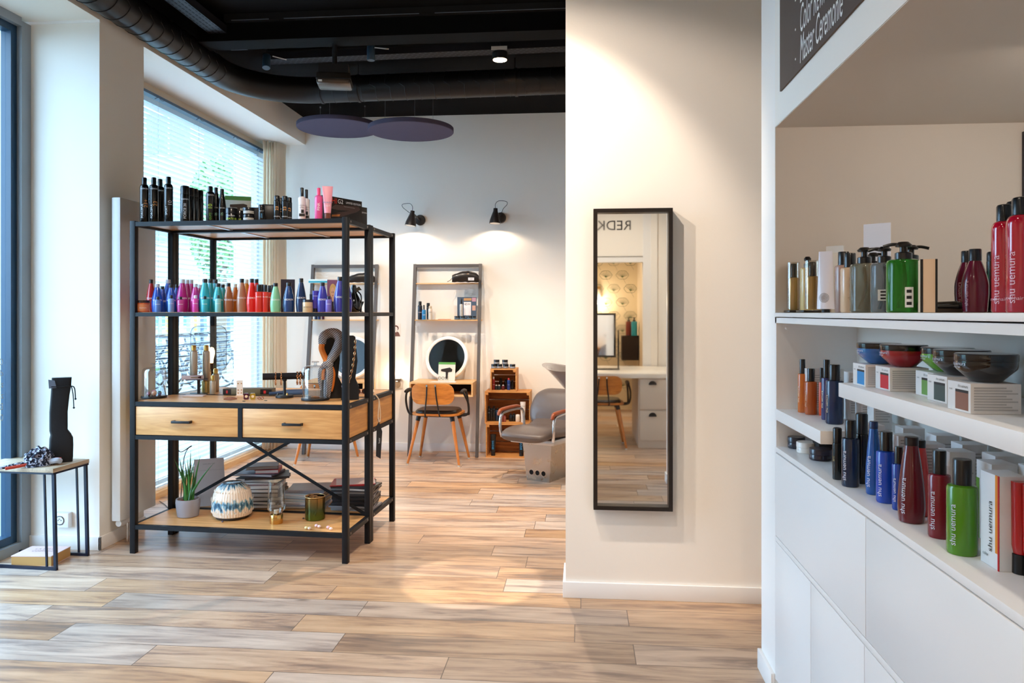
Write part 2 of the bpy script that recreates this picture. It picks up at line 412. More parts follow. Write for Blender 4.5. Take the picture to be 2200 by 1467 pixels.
# ---- shelving wall on the right
YF = 2.974; YE = 2.77; YN = 1.12      # far end, start of the shelves, near end
st = MB()
st.box(XU, XU + .06, YE, YF, 0, CH, WHITE)                            # white stile at the far end
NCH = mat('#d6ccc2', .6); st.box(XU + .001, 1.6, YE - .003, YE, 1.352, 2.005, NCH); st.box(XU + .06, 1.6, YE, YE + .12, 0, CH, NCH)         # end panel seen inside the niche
st.box(XU, 1.6, YN - .12, YN, 0, CH, WHITE)                            # near end
st.box(XU, XU + .06, YN, YE, 2.006, CH, WALLW)                         # face above the niche
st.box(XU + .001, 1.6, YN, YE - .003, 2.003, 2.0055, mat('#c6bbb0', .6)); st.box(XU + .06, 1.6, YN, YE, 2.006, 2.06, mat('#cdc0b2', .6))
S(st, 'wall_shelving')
bb('baseboard_shelving_end', XU - .014, XU, YE + .0, YF + .006)
bb('baseboard_shelving_near', XU - .014, XU, YN - .12, YN)
# ================================================================ BUILT-IN SHELF UNIT (right)
unit = E('shelf_cabinet', 'white built-in cabinet with stepped open shelves and flat doors at the right', 'cabinet', (0, 0, 0))
LAM = mat('#f0efee', .32); LAMI = mat('#d6d2cc', .45); GAP = mat('#55504a', .7)
XBK = .954
u = MB()
u.box(XU + .0, XBK, YE - .018, YE - .001, .06, 1.333, LAM)     # far side
u.box(XU, XBK, YN + .001, YN + .02, .06, 1.333, LAM)
u.box(XBK, XBK + .015, YN + .001, YE - .001, .06, 1.333, LAMI)
u.box(XU, XBK, YN + .001, YE - .001, 1.3145, 1.333, LAM)         # top panel
u.box(XU + .01, XBK, YN + .001, YE - .001, .02, .06, LAM)
u.build('carcass', unit)
MB().box(XU - .004, 1.55, YN + .001, YE - .001, 1.336, 1.35, LAM, .001).build('counter_top', unit)
def shelf(y0, y1, z0, z1): MB().box(XU - .002, XBK, y0, y1, z0, z1, LAM, .001).build('shelf', unit)
shelf(2.25, YE - .02, .975, 1.013)
shelf(YN + .02, 2.095, 1.128, 1.165)
shelf(YN + .02, YE - .02, .863, .881)
ym = [YE - .02, 1.896, YN + .02]
for a, b in zip(ym, ym[1:]):
    MB().box(XU - .004, XU + .014, b + .0015, a - .0015, .572, .860, LAM, .0008).build('door', unit)
MB().box(XU - .004, XU + .02, YN + .02, YE - .02, .553, .570, LAM, .0008).build('rail', unit)
yl = [YE - .02, 2.335, 1.905, 1.475, YN + .02]
for a, b in zip(yl, yl[1:]):
    MB().box(XU - .004, XU + .014, b + .0015, a - .0015, .07, .551, LAM, .0008).build('door', unit)
MB().lathe([(0, 0), (.006, 0), (.006, .002), (.004, .004), (0, .0045)], WHITE, 16, M=rot(PI / 2, 0, 0, (XU + .035, YE - .02, 1.297))).build('screw_cap', unit)

# chalk board with hand lettering above the niche
bd = E('chalkboard', 'brown chalkboard with white handwriting above the white niche', 'chalkboard', (XU - .001, 2.677, 2.105), -PI / 2)
# local x runs towards the camera (-Y), local -Y faces the room
BD = mat('#54443c', .7)
MB().box(0, 1.45, -.006, 0, 0, .95, BD).build('board', bd)
def script(mb, txt, x, z, s):
    # hand-written look: glyph shapes made tall and slanted
    vs, fs = glyphs(txt, 'L'); mb.add([(x + u_ * s * .62 + v_ * s * .16, -.0072, z + v_ * s * 1.5) for u_, v_ in vs], fs, mat('#f5f3ef', .8))
for txt, z in (('Master Ceremonie', .016), ('Color Revive', .109), ('Luxe Ritual', .202)):
    tx = MB(); script(tx, txt, .243, z, .082); tx.lathe([(0, 0), (.004, 0), (.004, .001), (0, .001)], mat('#f5f3ef', .8), 10, M=rot(PI / 2, 0, 0, (.195, -.0065, z + .03))); tx.build('handwriting', bd)
# ================================================================ WINDOWS, BLIND, OUTSIDE
FR = mat('#1f3c55', .35); FRG = mat('#8d949a', .4); PANE = thin_glass('#f2fbff', .05)
def window(name, y0, y1, z0, z1, x, mull=(), FR=FR):
    w = MB(); t = .05
    w.box(x - .05, x + .01, y0, y1, z0, z0 + t, FR); w.box(x - .05, x + .01, y0, y1, z1 - t, z1, FR)
    for y in (y0, y1 - t) + tuple(mull): w.box(x - .05, x + .01, y, y + t, z0 + t, z1 - t, FR)
    o = w.build(name, kind='structure')
    MB().box(x - .025, x - .02, y0 + t, y1 - t, z0 + t, z1 - t, PANE).build('pane', o)
    return o
window('window_1', 2.35, 4.05, .05, 2.98, XW - .03)
lf = MB(); lf.box(XW - .06, XW + .01, 4.045, 4.118, 0, 3.0, FRG); lf.box(XW - .06, XW + .01, 2.35, 4.045, 2.97, 3.02, FRG); lf.box(XW - .06, XW + .01, 2.35, 4.045, 0, .055, FRG)
lf.build('trim_4', kind='structure')
window('window_2', 4.56, 7.32, .045, 2.96, -3.20, FR=mat('#c3ccd2', .4))
# mirrored opening hours on the door glass (readable from the street)
dl = MB(); DEC = mat('#b9c3c6', .6)
for k, t in enumerate(('OPENINGSUREN', 'dinsdag - vrijdag', 'zaterdag', 'zondag - maandag', 'BIJ VOORKEUR', '03 216 38')):
    vs, fs = glyphs(t, 'L'); dl.add([(XW - .048, 4.0 - .02 - u_ * .052, 1.06 - k * .062 + v_ * .052) for u_, v_ in vs], fs, DEC)
dl.build('window_lettering', kind='structure')

# venetian blind
bl = E('venetian_blind', 'white horizontal slat blind covering the large window behind the display rack', 'blind', (0, 0, 0))
BX = -3.118; y0, y1 = 4.58, 7.295
SL = mat('#eef1f3', .5); m = MB(); z = .075; SPC = .0385
while z < 2.86:
    a = math.radians(14); c, s_ = .020 * math.cos(a), .020 * math.sin(a)
    m.add([(BX - c, y0, z - s_), (BX, y0, z + .003), (BX + c, y0, z + s_), (BX - c, y1, z - s_), (BX, y1, z + .003), (BX + c, y1, z + s_),
           (BX - c, y0, z - s_ - .0008), (BX, y0, z + .0022), (BX + c, y0, z + s_ - .0008), (BX - c, y1, z - s_ - .0008), (BX, y1, z + .0022), (BX + c, y1, z + s_ - .0008)],
          [(0, 1, 4, 3), (1, 2, 5, 4), (6, 9, 10, 7), (7, 10, 11, 8), (0, 3, 9, 6), (2, 8, 11, 5)], SL)
    z += SPC
m.build('slats', bl)
MB().box(BX - .028, BX + .028, y0, y1, 2.925, 2.945, mat('#2c4a66', .4)).build('head_rail', bl)
MB().box(BX - .022, BX + .022, y0, y1, .047, .062, SL).build('bottom_rail', bl)
m = MB(); rb = MB()
for yy in (4.85, 5.35, 5.95, 6.6, 7.1):
    for dx in (-.021, .021): m.cyl((BX + dx, yy, .06), (BX + dx, yy, 2.915), .0012, mat('#c9ccd0', .6), n=5)
    rb.tube([(BX + .03, yy - .06, 2.905), (BX + .034, yy - .02, 2.925), (BX + .034, yy + .02, 2.915), (BX + .03, yy + .06, 2.92)], .0025, FR, n=6)
m.build('cords', bl); rb.build('brackets', bl)
# slim curtain in the corner
def cloth_mat():
    m = bpy.data.materials.new('sheer_cotton'); m.use_nodes = True; nt = m.node_tree; b = nt.nodes['Principled BSDF']; b.inputs['Base Color'].default_value = lin('#fdf4e6'); b.inputs['Roughness'].default_value = .9
    no = nt.nodes.new('ShaderNodeTexNoise'); no.inputs['Scale'].default_value = 250; bp = nt.nodes.new('ShaderNodeBump'); bp.inputs['Strength'].default_value = .1; nt.links.new(no.outputs['Fac'], bp.inputs['Height']); nt.links.new(bp.outputs[0], b.inputs['Normal'])
    t = nt.nodes.new('ShaderNodeBsdfTranslucent'); t.inputs['Color'].default_value = lin('#fdf4e6'); mx = nt.nodes.new('ShaderNodeMixShader'); mx.inputs[0].default_value = .6
    nt.links.new(b.outputs[0], mx.inputs[1]); nt.links.new(t.outputs[0], mx.inputs[2]); nt.links.new(mx.outputs[0], nt.nodes['Material Output'].inputs[0]); return m
cu = MB(); pts = []; n = 90
CUR = cloth_mat()
def cpath(t): return (-3.06 + .15 * t + 0.015 * math.sin(t * 38), 7.10 + .20 * t + .028 * math.sin(t * 44 + .5))
vs = []
for i in range(n + 1):
    t = i / n; x_, y_ = cpath(t)
    for k, zz in enumerate((3.01, 2.9, 2.0, 1.0, .03)):
        sp_ = 1 + (0, -.1, .0, .05, .1)[k]
        vs.append((-2.98 + (x_ + 2.98) * sp_, y_, zz))
fs = [(i * 5 + k, (i + 1) * 5 + k, (i + 1) * 5 + k + 1, i * 5 + k + 1) for i in range(n) for k in range(4)]
cu.add(vs, fs, CUR, True)
o = cu.build('curtain'); sd = o.modifiers.new('s', 'SOLIDIFY'); sd.thickness = .003
tag(o, 'narrow cream pleated curtain in the corner beside the window blind', 'curtain')

# ---- outside
sbox('ground_outside', -60, -3.46, -20, 60, -.16, -.06, mat('#777a74', .9, bump=.4, bscale=30))
gr = MB(); gr.box(-12.5, -10.2, 2, 18, -.06, -.03, mat('#4f7a34', .9, bump=.6, bscale=60)); tag(gr.build('lawn'), 'strip of green lawn outside beyond the bicycles', 'lawn')['kind'] = 'stuff'
CON = mat('#a8b4ba', .85, bump=.4, bscale=40)
sbox('wall_outside_pier', -4.7, -3.46, 4.42, 4.56, -.06, 3.6, CON)
sbox('wall_outside_return', -3.58, -3.30, 7.62, 7.9, -.06, 6.5, CON)
# alarm box on the outside pier
ab = E('alarm_box', 'white outdoor alarm box with louvres and round orange lamp seen through the door glass', 'alarm', (-3.80, 4.418, 2.66))
AW = mat('#e8eaea', .4)
m = MB().box(-.13, .13, -.07, 0, -.01, .36, AW, .012)
for k in range(6): m.box(-.12, .01, -.073, -.068, .17 + k * .028, .185 + k * .028, mat('#9aa4a4', .5))
m.build('housing', ab)
MB().lathe([(.052, 0), (.05, .02), (.03, .032), (0, .036)], mat('#e0905a', .25, coat=.4), 24, M=rot(PI / 2, 0, 0, (.075, -.07, .27))).build('lamp', ab)
MB().text('home service', .036, mat('#7a2a6a', .6), x=.01, z=.115, M=rot(0, 0, 0, (0, -.0712, 0))).text('security', .034, mat('#5a6a7a', .6), x=.0, z=.075, M=rot(0, 0, 0, (0, -.0712, 0))).text('03 211.11.42', .024, mat('#5a6a7a', .6), x=.01, z=.04, M=rot(0, 0, 0, (0, -.0712, 0))).build('printed_text', ab)

# pale apartment building across the street
def building(name, label, cx, cy, w, h, d, rz, nx, nz, col):
    b = E(name, label, 'building', (cx, cy, -.06), rz)
    MB().box(-w / 2, w / 2, 0, d, 0, h, mat(col, .8)).build('wall', b)
    for j in range(nz):
        for i in range(nx):
            x = -w / 2 + (i + .5) * w / nx; z = .9 + j * 2.9
            f = MB().box(x - .75, x + .75, -.05, .03, z, z + 1.5, mat('#9fb3c4', .4)).build('window', b)
            MB().box(x - .68, x - .03, -.06, -.05, z + .08, z + 1.42, mat('#5f7f9c', .1, coat=.6)).box(x + .03, x + .68, -.06, -.05, z + .08, z + 1.42, mat('#5f7f9c', .1, coat=.6)).build('pane', f)
        if j and j % 1 == 0:
            z = .4 + j * 2.9
            MB().box(-w / 2 + w / nx * 1.1, -w / 2 + w / nx * 2.4, -1.3, 0, z, z + .15, mat(col, .7)).box(-w / 2 + w / nx * 1.1, -w / 2 + w / nx * 2.4, -1.3, -1.27, z + .15, z + 1.1, mat('#b9cbd8', .3)).build('balcony', b)
    return b
building('apartment_building', 'pale apartment building with balconies seen through the blind on the left', -15.6, 24, 9, 18, 8, math.radians(30), 5, 6, '#a9b2ba')
building('office_building', 'pale block with small windows furthest right behind the tree outside', -18, 36, 16, 13, 8, math.radians(20), 7, 4, '#a4adb4')
# leafy tree
def tree(x, y, h, r, label):
    t = E('tree', label, 'tree', (x, y, -.06))
    MB().cyl((0, 0, 0), (.1, 0, h * .55), .16, mat('#6a5a4a', .9), r1=.08, n=10).cyl((.1, 0, h * .5), (.6, .3, h * .8), .06, mat('#6a5a4a', .9), r1=.03, n=8).cyl((.1, 0, h * .5), (-.5, -.2, h * .8), .06, mat('#6a5a4a', .9), r1=.03, n=8).build('trunk', t)
    rnd = random.Random(5); m = MB(); greens = [mat(c, .7) for c in ('#7fae72', '#97c487', '#6a9a64')]
    V = ([], [], [])
    FF = ([], [], [])
    for k in range(3600):
        a = rnd.uniform(0, 2 * PI); b = math.acos(rnd.uniform(-1, 1)); rr = r * rnd.uniform(.35, 1) ** .5
        p = Vector((rr * math.sin(b) * math.cos(a), rr * math.sin(b) * math.sin(a), h * .66 + rr * 2.1 * math.cos(b)))
        q = Vector((rnd.gauss(0, 1), rnd.gauss(0, 1), rnd.gauss(0, 1))).normalized(); w_ = q.orthogonal().normalized(); s_ = rnd.uniform(.05, .1)
        g = k % 3; o_ = len(V[g]); V[g].extend([p - q * s_, p + w_ * s_ * .6, p + q * s_, p - w_ * s_ * .6]); FF[g].append((o_, o_ + 1, o_ + 2, o_ + 3))
    for g in range(3): m.add(V[g], FF[g], greens[g])
    m.build('foliage', t)
tree(-8.45, 17.2, 5.5, .72, 'green leafy tree outside seen through the blind')
# fence of pale and yellow boards far behind the bicycles
fe = MB()
for k in range(90):
    x = -15.5 + k * .13; y = 14.2 + k * .10
    fe.box(x - .045, x + .045, y - .01, y + .01, .3, 1.42, mat(('#d8b25a', '#8a97a4', '#e6e6e2', '#5a6a7a')[(k * 7) % 4], .7))
fe.box(-15.6, -15.5, 14.1, 14.2, 0, 1.4, mat('#8a97a4', .7))
tag(fe.build('board_fence'), 'low fence of grey and yellow upright boards across the lawn', 'fence')
# parked bicycles
def bike():
    b = E('bicycle', '', 'bicycle', (0, 0, -.06)); K = mat('#20262e', .5); T = mat('#141518', .7)
    for wx in (-.52, .52):
        MB().tube([(wx + .33 * math.cos(t * PI / 12), 0, .34 + .33 * math.sin(t * PI / 12)) for t in range(24)], .018, T, n=6, closed=True).build('wheel', b)
    m = MB()
    for p, q in (((-.52, 0, .34), (-.15, 0, .85)), ((-.52, 0, .34), (0, 0, .3)), ((0, 0, .3), (-.18, 0, .95)), ((0, 0, .3), (.38, 0, .8)), ((-.15, 0, .8), (.36, 0, .86)), ((.52, 0, .34), (.34, 0, 1.0))): m.cyl(p, q, .018, K, n=6)
    m.build('frame', b)
    MB().tube([(.2, -.28, 1.02), (.34, -.2, 1.05), (.36, 0, 1.0), (.34, .2, 1.05), (.2, .28, 1.02)], .013, T, n=6).build('handlebar', b)
    MB().box(-.3, -.06, -.07, .07, .95, 1.0, T, .02).build('saddle', b); MB().box(-.75, -.35, -.08, .08, .72, .74, K).build('rack', b)
    return b
b0 = None; rb_ = random.Random(3)
names = ['frontmost', 'second', 'third', 'fourth', 'fifth', 'sixth', 'seventh', 'eighth', 'ninth']
for k in range(6):
    x, y = -7.3, 11.9 + k * .64
    rz = math.radians(rb_.uniform(-4, 4)); lb = 'dark parked bicycle outside, %s of the row counted from the window' % names[k]
    if b0 is None: b0 = bike(); b0.location = (x, y, -.06); b0.rotation_euler = (0, 0, rz); b0['label'] = lb; b0['group'] = 'bicycles parked outside'
    else: dup(b0, (x, y, -.06), rz, lb)
# ================================================================ CEILING FITTINGS
DUCT = mat('#0c0c0f', .42, spec=.4)
R = .10; ZD = 3.085; XD = -2.60
dk = E('ventilation_duct', 'black spiral ventilation duct running along the window beam and turning right', 'duct', (0, 0, 0))
pts = [(XD, -1.5, ZD), (XD, 5.25, ZD)]
ec = (XD + .55, 5.27)
arcp = [(ec[0] - .55 * math.cos(t * PI / 20), ec[1] + .55 * math.sin(t * PI / 20), ZD + .01 * t / 10) for t in range(0, 11)]
m = MB(); m.cyl((XD, -1.5, ZD), (XD, 5.27, ZD), R, DUCT, n=28); k = -1.4
while k < 5.2:
    m.tube([(XD + (R + .001) * math.cos(a * PI / 12), k + .045 * a / 24, ZD + (R + .001) * math.sin(a * PI / 12)) for a in range(24)], .0028, DUCT, n=4, closed=True); k += .115
m.build('straight_run', dk)
m = MB(); m.tube(arcp, R, DUCT, n=28); m.build('elbow', dk)
e0 = Vector(arcp[-1]); e1 = Vector((3.0, 5.62, ZD + .01)); d = (e1 - e0).normalized(); m = MB(); m.cyl(e0, e1, R, DUCT, n=28)
u_ = d.cross(Vector((0, 0, 1))).normalized(); t = .1
while t < (e1 - e0).length - .05:
    m.tube([e0 + d * (t + .045 * a / 24) + u_ * ((R + .001) * math.cos(a * PI / 12)) + Vector((0, 0, (R + .001) * math.sin(a * PI / 12))) for a in range(24)], .0028, DUCT, n=4, closed=True); t += .115
for t in (.02, .32, 1.55, 2.95):
    m.cyl(e0 + d * t, e0 + d * (t + .02), R + .006, DUCT, n=28)
m.build('cross_run', dk)
hk = MB()
for t in (.32, 1.55, 2.95): p = e0 + d * t; hk.cyl((p.x, p.y, ZD + R - .01), (p.x, p.y, CH), .004, BLACKM, n=6)
for y in (1, 2.6, 4.2): hk.cyl((XD, y, ZD + R - .01), (XD, y, CH), .004, BLACKM, n=6)
hk.build('hanger', dk)
# slotted cable trays
def tray(name, label, p0, p1, w, z):
    p0 = Vector(p0); p1 = Vector(p1); L_ = (p1 - p0).length; a = math.atan2(p1.y - p0.y, p1.x - p0.x)
    t = E(name, label, 'cable tray', (p0.x, p0.y, z), a); TM = mat('#1c1c22', .5, spec=.3); SM = mat('#050506', .8)
    m = MB(); m.box(0, L_, -w / 2, w / 2, 0, .003, TM); m.box(0, L_, -w / 2, -w / 2 + .003, 0, .05, TM); m.box(0, L_, w / 2 - .003, w / 2, 0, .05, TM)
    m.build('tray', t); s_ = MB(); x = .02; i = 0
    while x < L_ - .05:
        for r_ in range(4):
            yy = -w / 2 + .014 + r_ * (w - .028) / 3; s_.box(x + (r_ % 2) * .02, x + (r_ % 2) * .02 + .026, yy - .0035, yy + .0035, -.0006, .0004, SM)
        x += .041
    s_.build('slots', t); c_ = MB()
    for q in (-.02, .0, .02): c_.tube([(0, q, .014), (L_ / 2, q + .005, .013), (L_, q, .014)], .008, BLACK, n=6)
    c_.build('cables', t); h_ = MB()
    for x in (L_ * .2, L_ * .5, L_ * .8): h_.cyl((x, 0, .003), (x, 0, CH - z), .004, BLACK, n=6)
    h_.build('hanger', t); return t
tray('cable_tray', 'black slotted cable tray running beside the window duct', (-2.36, -1.4), (-2.36, 5.1), .12, 3.17)
tray('cable_tray', 'black slotted cable tray crossing the room above the long duct', (-2.3, 5.42), (2.6, 5.24), .12, 3.19)
# black ceiling beam with the track for the spots
sbox('ceiling_beam', -2.5, 3.0, 4.78, 4.95, 3.12, CH, CEIL)
tk = E('lighting_track', 'black ceiling lighting track with a thin bright edge above the display rack', 'track', (0, 0, 0))
MB().box(-2.3, 2.8, 4.742, 4.778, 3.235, CH - .0005, BLACKM).build('rail', tk)
m = MB()
for a, b in ((-2.25, -2.0), (-1.9, -1.02), (-.92, .05), (.2, 2.5)): m.box(a, b, 4.7385, 4.742, 3.235, 3.239, mat('#8a94a0', .3, metal=.6))
m.build('edge_strip', tk)
# round acoustic panels
def disc(px, Z, pyc, D, label, rot_=0):
    x, y = G(px, Z); z = ZH(pyc, Z)
    p = E('acoustic_panel', label, 'ceiling panel', (x, y, z), 0, 'round acoustic panels')
    m = MB(); FE = mat('#565062', .95, bump=.5, bscale=300, spec=.1)
    m.lathe([(0, 0), (D / 2 - .004, 0), (D / 2, .004), (D / 2, .036), (D / 2 - .004, .04), (0, .04)], FE, 72); m.build('felt_disc', p)
    for a in (30, 150, 270):
        q = (D * .33 * math.cos(math.radians(a + rot_)), D * .33 * math.sin(math.radians(a + rot_)))
        w = MB(); w.cyl((q[0], q[1], .04), (q[0], q[1], CH - z - .012), .0012, mat('#8d8d92', .4), n=5); w.cyl((q[0], q[1], CH - z - .014), (q[0], q[1], CH - z - .001), .007, mat('#c8c8cc', .3, metal=1), n=10); w.build('suspension_wire', p)
disc(727, 7.0, 277, .745, 'dark violet round acoustic panel hanging nearer the window beam')
disc(883, 6.6, 284, .735, 'dark violet round acoustic panel hanging to the right, overlapping the other disc in view', 20)
# boxy projector under the duct
x, y = G(719, 5.05); pj = E('projector', 'boxy black and silver projector hanging below the dark ceiling', 'projector', (x, y, ZH(187, 5.05)), math.radians(12))
m = MB(); m.box(-.11, .11, -.09, .09, .0, .075, mat('#4a423c', .25, metal=.7), .014); m.build('housing', pj)
MB().box(-.112, .112, -.092, .092, .03, .036, BLACKM).build('seam', pj); MB().box(-.095, .095, -.08, .08, .075, .13, BLACK).build('upper_case', pj)
MB().cyl((0, 0, .13), (0, 0, CH - ZH(187, 5.05)), .016, BLACKM).build('ceiling_mount', pj); MB().box(-.095, -.07, -.0925, -.09, .008, .02, mat('#e8e4dc', .2)).build('sensor_window', pj)
# track spotlights
def trackspot(px, py, Z, label, tilt, az, lit=False, adapter=True):
    x, y = G(px, Z); z = ZH(py, Z)
    t = E('track_spotlight', label, 'spotlight', (x, y, z), az, 'ceiling spotlights')
    M = rot(tilt, 0, 0)
    BM = mat('#20384a', .35) if not lit else BLACKM
    MB().lathe([(.0, .0), (.026, 0), (.028, .003), (.028, .1), (.024, .105), (0, .105)] if not lit else [(0, .001), (.05, .001), (.052, 0), (.054, .0), (.054, .05), (.048, .056), (0, .056)], BM, 24, M=M).build('lamp_body', t)
    if lit: MB().lathe([(0, 0), (.047, 0)], mat('#ffe9cf', .5, emis=14.), 24, M=rot(0, 0, 0, (0, 0, -.001))).build('lit_lens', t)
    e = M @ Vector((0, 0, .1 if not lit else .05)); m = MB()
    m.cyl(e, (0, .02, CH - z), .005, BLACKM, n=8)
    m.build('stem', t)
    if adapter: MB().box(.03, .12, -.01, .03, .085, .092, mat('#c9c4bc', .5), 0, rot(.3, .2, 0)).build('reflector_plate', t) if not lit else MB().box(-.055, .055, -.05, -.047, .055, .08, mat('#c9c4bc', .5)).build('reflector_plate', t)
trackspot(572, 146, 5.35, 'slim dark track spotlight above the elbow of the duct', -.35, .3)
trackspot(797, 130, 5.35, 'slim dark track spotlight between the projector and the lit lamp', 0, -.2)
trackspot(1074, 129, 5.3, 'lit round ceiling spotlight glowing warm white', 0, 0, True)
# the front row of spots, just above the picture
for i, (l, t_, p_, s_) in enumerate(FRONT_SPOTS):
    q = E('track_spotlight', 'black track spotlight of the front row, number %s from the window' % ['two', 'four', 'three', 'one'][i], 'spotlight', (l[0], l[1], l[2]), 0)
    a = (Vector(l) - Vector(t_)).normalized(); MB().cyl(a * .02, a * .14, .04, BLACKM, n=20).build('lamp_body', q); MB().cyl(a * .1, (a.x * .1, a.y * .1, CH - l[2]), .006, BLACKM, n=8).build('stem', q)
# ================================================================ DISPLAY RACKS (two, bolted back to back)
RM = mat('#0f1015', .5, spec=.35); RWOOD = wood('rack_wood', '#e2ad70', '#b87c42', 'x', 1., .4); RWY = wood('rack_wood_side', '#d0924e', '#9c6228', 'y', 1., .4)
W_ = 1.275; P_ = .032
def rack(label, loc, rz, D, brace):
    r = E('display_rack', label, 'rack', (loc[0], loc[1], 0), rz, 'display racks'); HT = 1.862
    for x in (-W_ + P_ / 2, -P_ / 2):
        for y in (P_ / 2, D - P_ / 2):
            MB().box(x - P_ / 2, x + P_ / 2, y - P_ / 2, y + P_ / 2, 0, HT + .004, RM, .0015).build('post', r)
    def level(z0, z1, wz=None, name='rail'):
        m = MB()
        m.box(-W_ + P_, -P_, 0.002, .026, z0, z1, RM); m.box(-W_ + P_, -P_, D - .026, D - .002, z0, z1, RM)
        m.box(-W_ + .004, -W_ + .028, P_, D - P_, z0, z1, RM); m.box(-.028, -.004, P_, D - P_, z0, z1, RM)
        m.build(name, r)
        if wz is not None: MB().box(-W_ + .028, -.028, .026, D - .026, wz[0], wz[1], RWOOD).build('shelf_board', r)
    level(1.836, 1.860, (1.850, 1.861)); level(1.330, 1.352, (1.340, 1.3535)); level(.828, .852, (.836, .853)); level(.641, .664); level(.136, .160, (.146, .161))
    m = MB()
    for x in (-W_ * .68, -W_ * .35): m.box(x - .012, x + .012, .026, D - .026, 1.845, 1.8495, mat('#cfcac4', .35, metal=.6))
    m.build('support_strip', r)
    for z in (1.848, .84, .652, .148):
        for y in (.06, D - .06):
            MB().lathe([(.007, 0), (.007, .002), (.003, .005), (0, .005)], mat('#8f867e', .35, metal=.8), 8, M=rot(0, PI / 2, 0, (-.005, y, z))).build('bolt', r)
    # drawers between .664 and .828
    MB().box(-W_ / 2 - .012 + .02, -W_ / 2 + .012 + .02, .002, .026, .664, .828, RM).build('drawer_divider', r)
    for a, b in ((-W_ + P_, -W_ / 2 + .008), (-W_ / 2 + .032, -P_)):
        d = MB().box(a + .002, b - .002, .006, .024, .667, .825, RWOOD, .001).box(a + .015, b - .015, .024, D - .05, .68, .81, RWY).build('drawer', r)
        c = (a + b) / 2 - (.02 if a < -1 else -.01); h = MB()
        h.box(c - .055, c + .055, -.024, -.015, .738, .752, BLACKM, .002); h.box(c - .055, c - .045, -.016, .006, .738, .752, BLACKM); h.box(c + .045, c + .055, -.016, .006, .738, .752, BLACKM)
        h.build('handle', d)
    MB().box(-.024, -.012, P_, D - P_, .667, .825, RWY).build('side_panel', r); MB().box(-W_ + .012, -W_ + .024, P_, D - P_, .667, .825, RWY).build('side_panel', r)
    MB().box(-W_ + P_, -P_, D - .02, D - .008, .667, .825, RWOOD).build('back_panel', r)
    if brace:
        for a, b in ((-W_ + .03, -.03), (-.03, -W_ + .03)):
            MB().bar((a, D - .012, .165), (b, D - .012 + (.006 if a < -1 else 0), .845), .005, .018, RM).build('cross_brace', r)
    return r
RZ1 = math.radians(-3.0); R1 = (-1.252, 4.005); D1 = .395
RZ2 = RZ1; R2 = (R1[0] + math.sin(.05236) * .398, R1[1] + math.cos(.05236) * .398); D2 = .475
rk1 = rack('black metal and wood rack nearest the camera with two drawers facing it', R1, RZ1, D1, True)
rk2 = rack('black metal and wood rack standing behind the front display rack', R2, RZ2, D2, False)
def onrack(px, d, k=1):            # plan point on rack k at depth d behind its front edge, seen at column px
    o, a = ((R1, RZ1), (R2, RZ2))[k - 1]
    s = (-math.sin(a), math.cos(a)); f = (math.cos(a), math.sin(a)); t = tn(px)
    bx, by = o[0] + s[0] * d, o[1] + s[1] * d
    # (bx + u fx) = t (by + u fy)
    u_ = (t * by - bx) / (f[0] - t * f[1]); return bx + u_ * f[0], by + u_ * f[1]
SH3, SH2, SH1, SH0 = 1.8615, 1.354, .8535, .1615

# ---- product builders (all stand on their base, label side towards -Y)
def prod(name, label, cat, x, y, z, rz=None, group=None): return E(name, label, cat, (x, y, z), face_cam(x, y) if rz is None else rz, group)
def sprays(kind, label, x, y, z, h, r, body, cap, group=None, texts=(), rz=None, name='spray_can', cat='hair spray', capr=.55, caph=.16, coat=.3, rough=.25, metal=0., shoulder=.1):
    t = prod(name, label, cat, x, y, z, rz, group); hb = h * (1 - caph); B = mat(body, rough, coat=coat, metal=metal); K = mat(cap, .3, coat=.2, metal=1. if kind == 'goldcap' else 0)
    rc = r * capr
    if kind == 'straight': pr = [(r * .94, 0), (r, .003), (r, hb - r * .15), (r * .97, hb), (0, hb)]; rc = r * .97
    else:
        pr = [(r * .92, 0), (r, .003), (r, hb * (1 - shoulder))] + [(rc + (r - rc) * math.cos(i * PI / 10), hb * (1 - shoulder) + hb * shoulder * math.sin(i * PI / 10)) for i in range(1, 6)] + [(0, hb)]
    MB().lathe(pr, B, 28).build('body', t)
    MB().lathe([(rc, hb + .0006), (rc, h - rc * .35), (rc * .85, h - rc * .1), (rc * .5, h), (0, h)], K, 24).build('cap', t)
    if texts:
        m = MB()
        for q_ in texts: m.text(q_[0], q_[1], mat(q_[3], .4), R=r, z=q_[2], vertical=q_[4], x=q_[5] if len(q_) > 5 else 0)
        m.build('lettering', t)
    return t
def taper(label, x, y, z, h, r, body, cap='#0c0d12', group=None, texts=(), rz=None, name='shampoo_bottle', cat='bottle', low=.32, neck=.40, caph=.12, trans=0., lid=None):
    t = prod(name, label, cat, x, y, z, rz, group); B = mat(body, .22, coat=.35, trans=trans); hb = h * (1 - caph)
    pr = [(r * .82, 0), (r * .9, .002), (r, h * low * .7), (r, h * low)]
    for i in range(1, 9):
        q = i / 8; pr.append((r * (1 - (1 - neck) * (q ** 1.5)), h * low + (hb - h * low) * q))
    pr.append((0, hb)); MB().lathe(pr, B, 28).build('body', t)
    rc = r * neck * 1.03; MB().lathe([(rc, hb + .0005), (rc, h - .002), (rc * .9, h), (0, h)], mat(cap, .35, coat=.2), 20).build('cap', t)
    if texts:
        m = MB(); Rf = lambda v: r * (1.0 if v < h * low else 1 - (1 - neck) * (min(1, max(0, (v - h * low) / (hb - h * low))) ** 1.5))
        for s_, sz, zz, col, vert in texts: m.text(s_, sz, mat(col, .4), R=Rf, z=zz, vertical=vert, off=.0014)
        m.build('lettering', t)
    return t
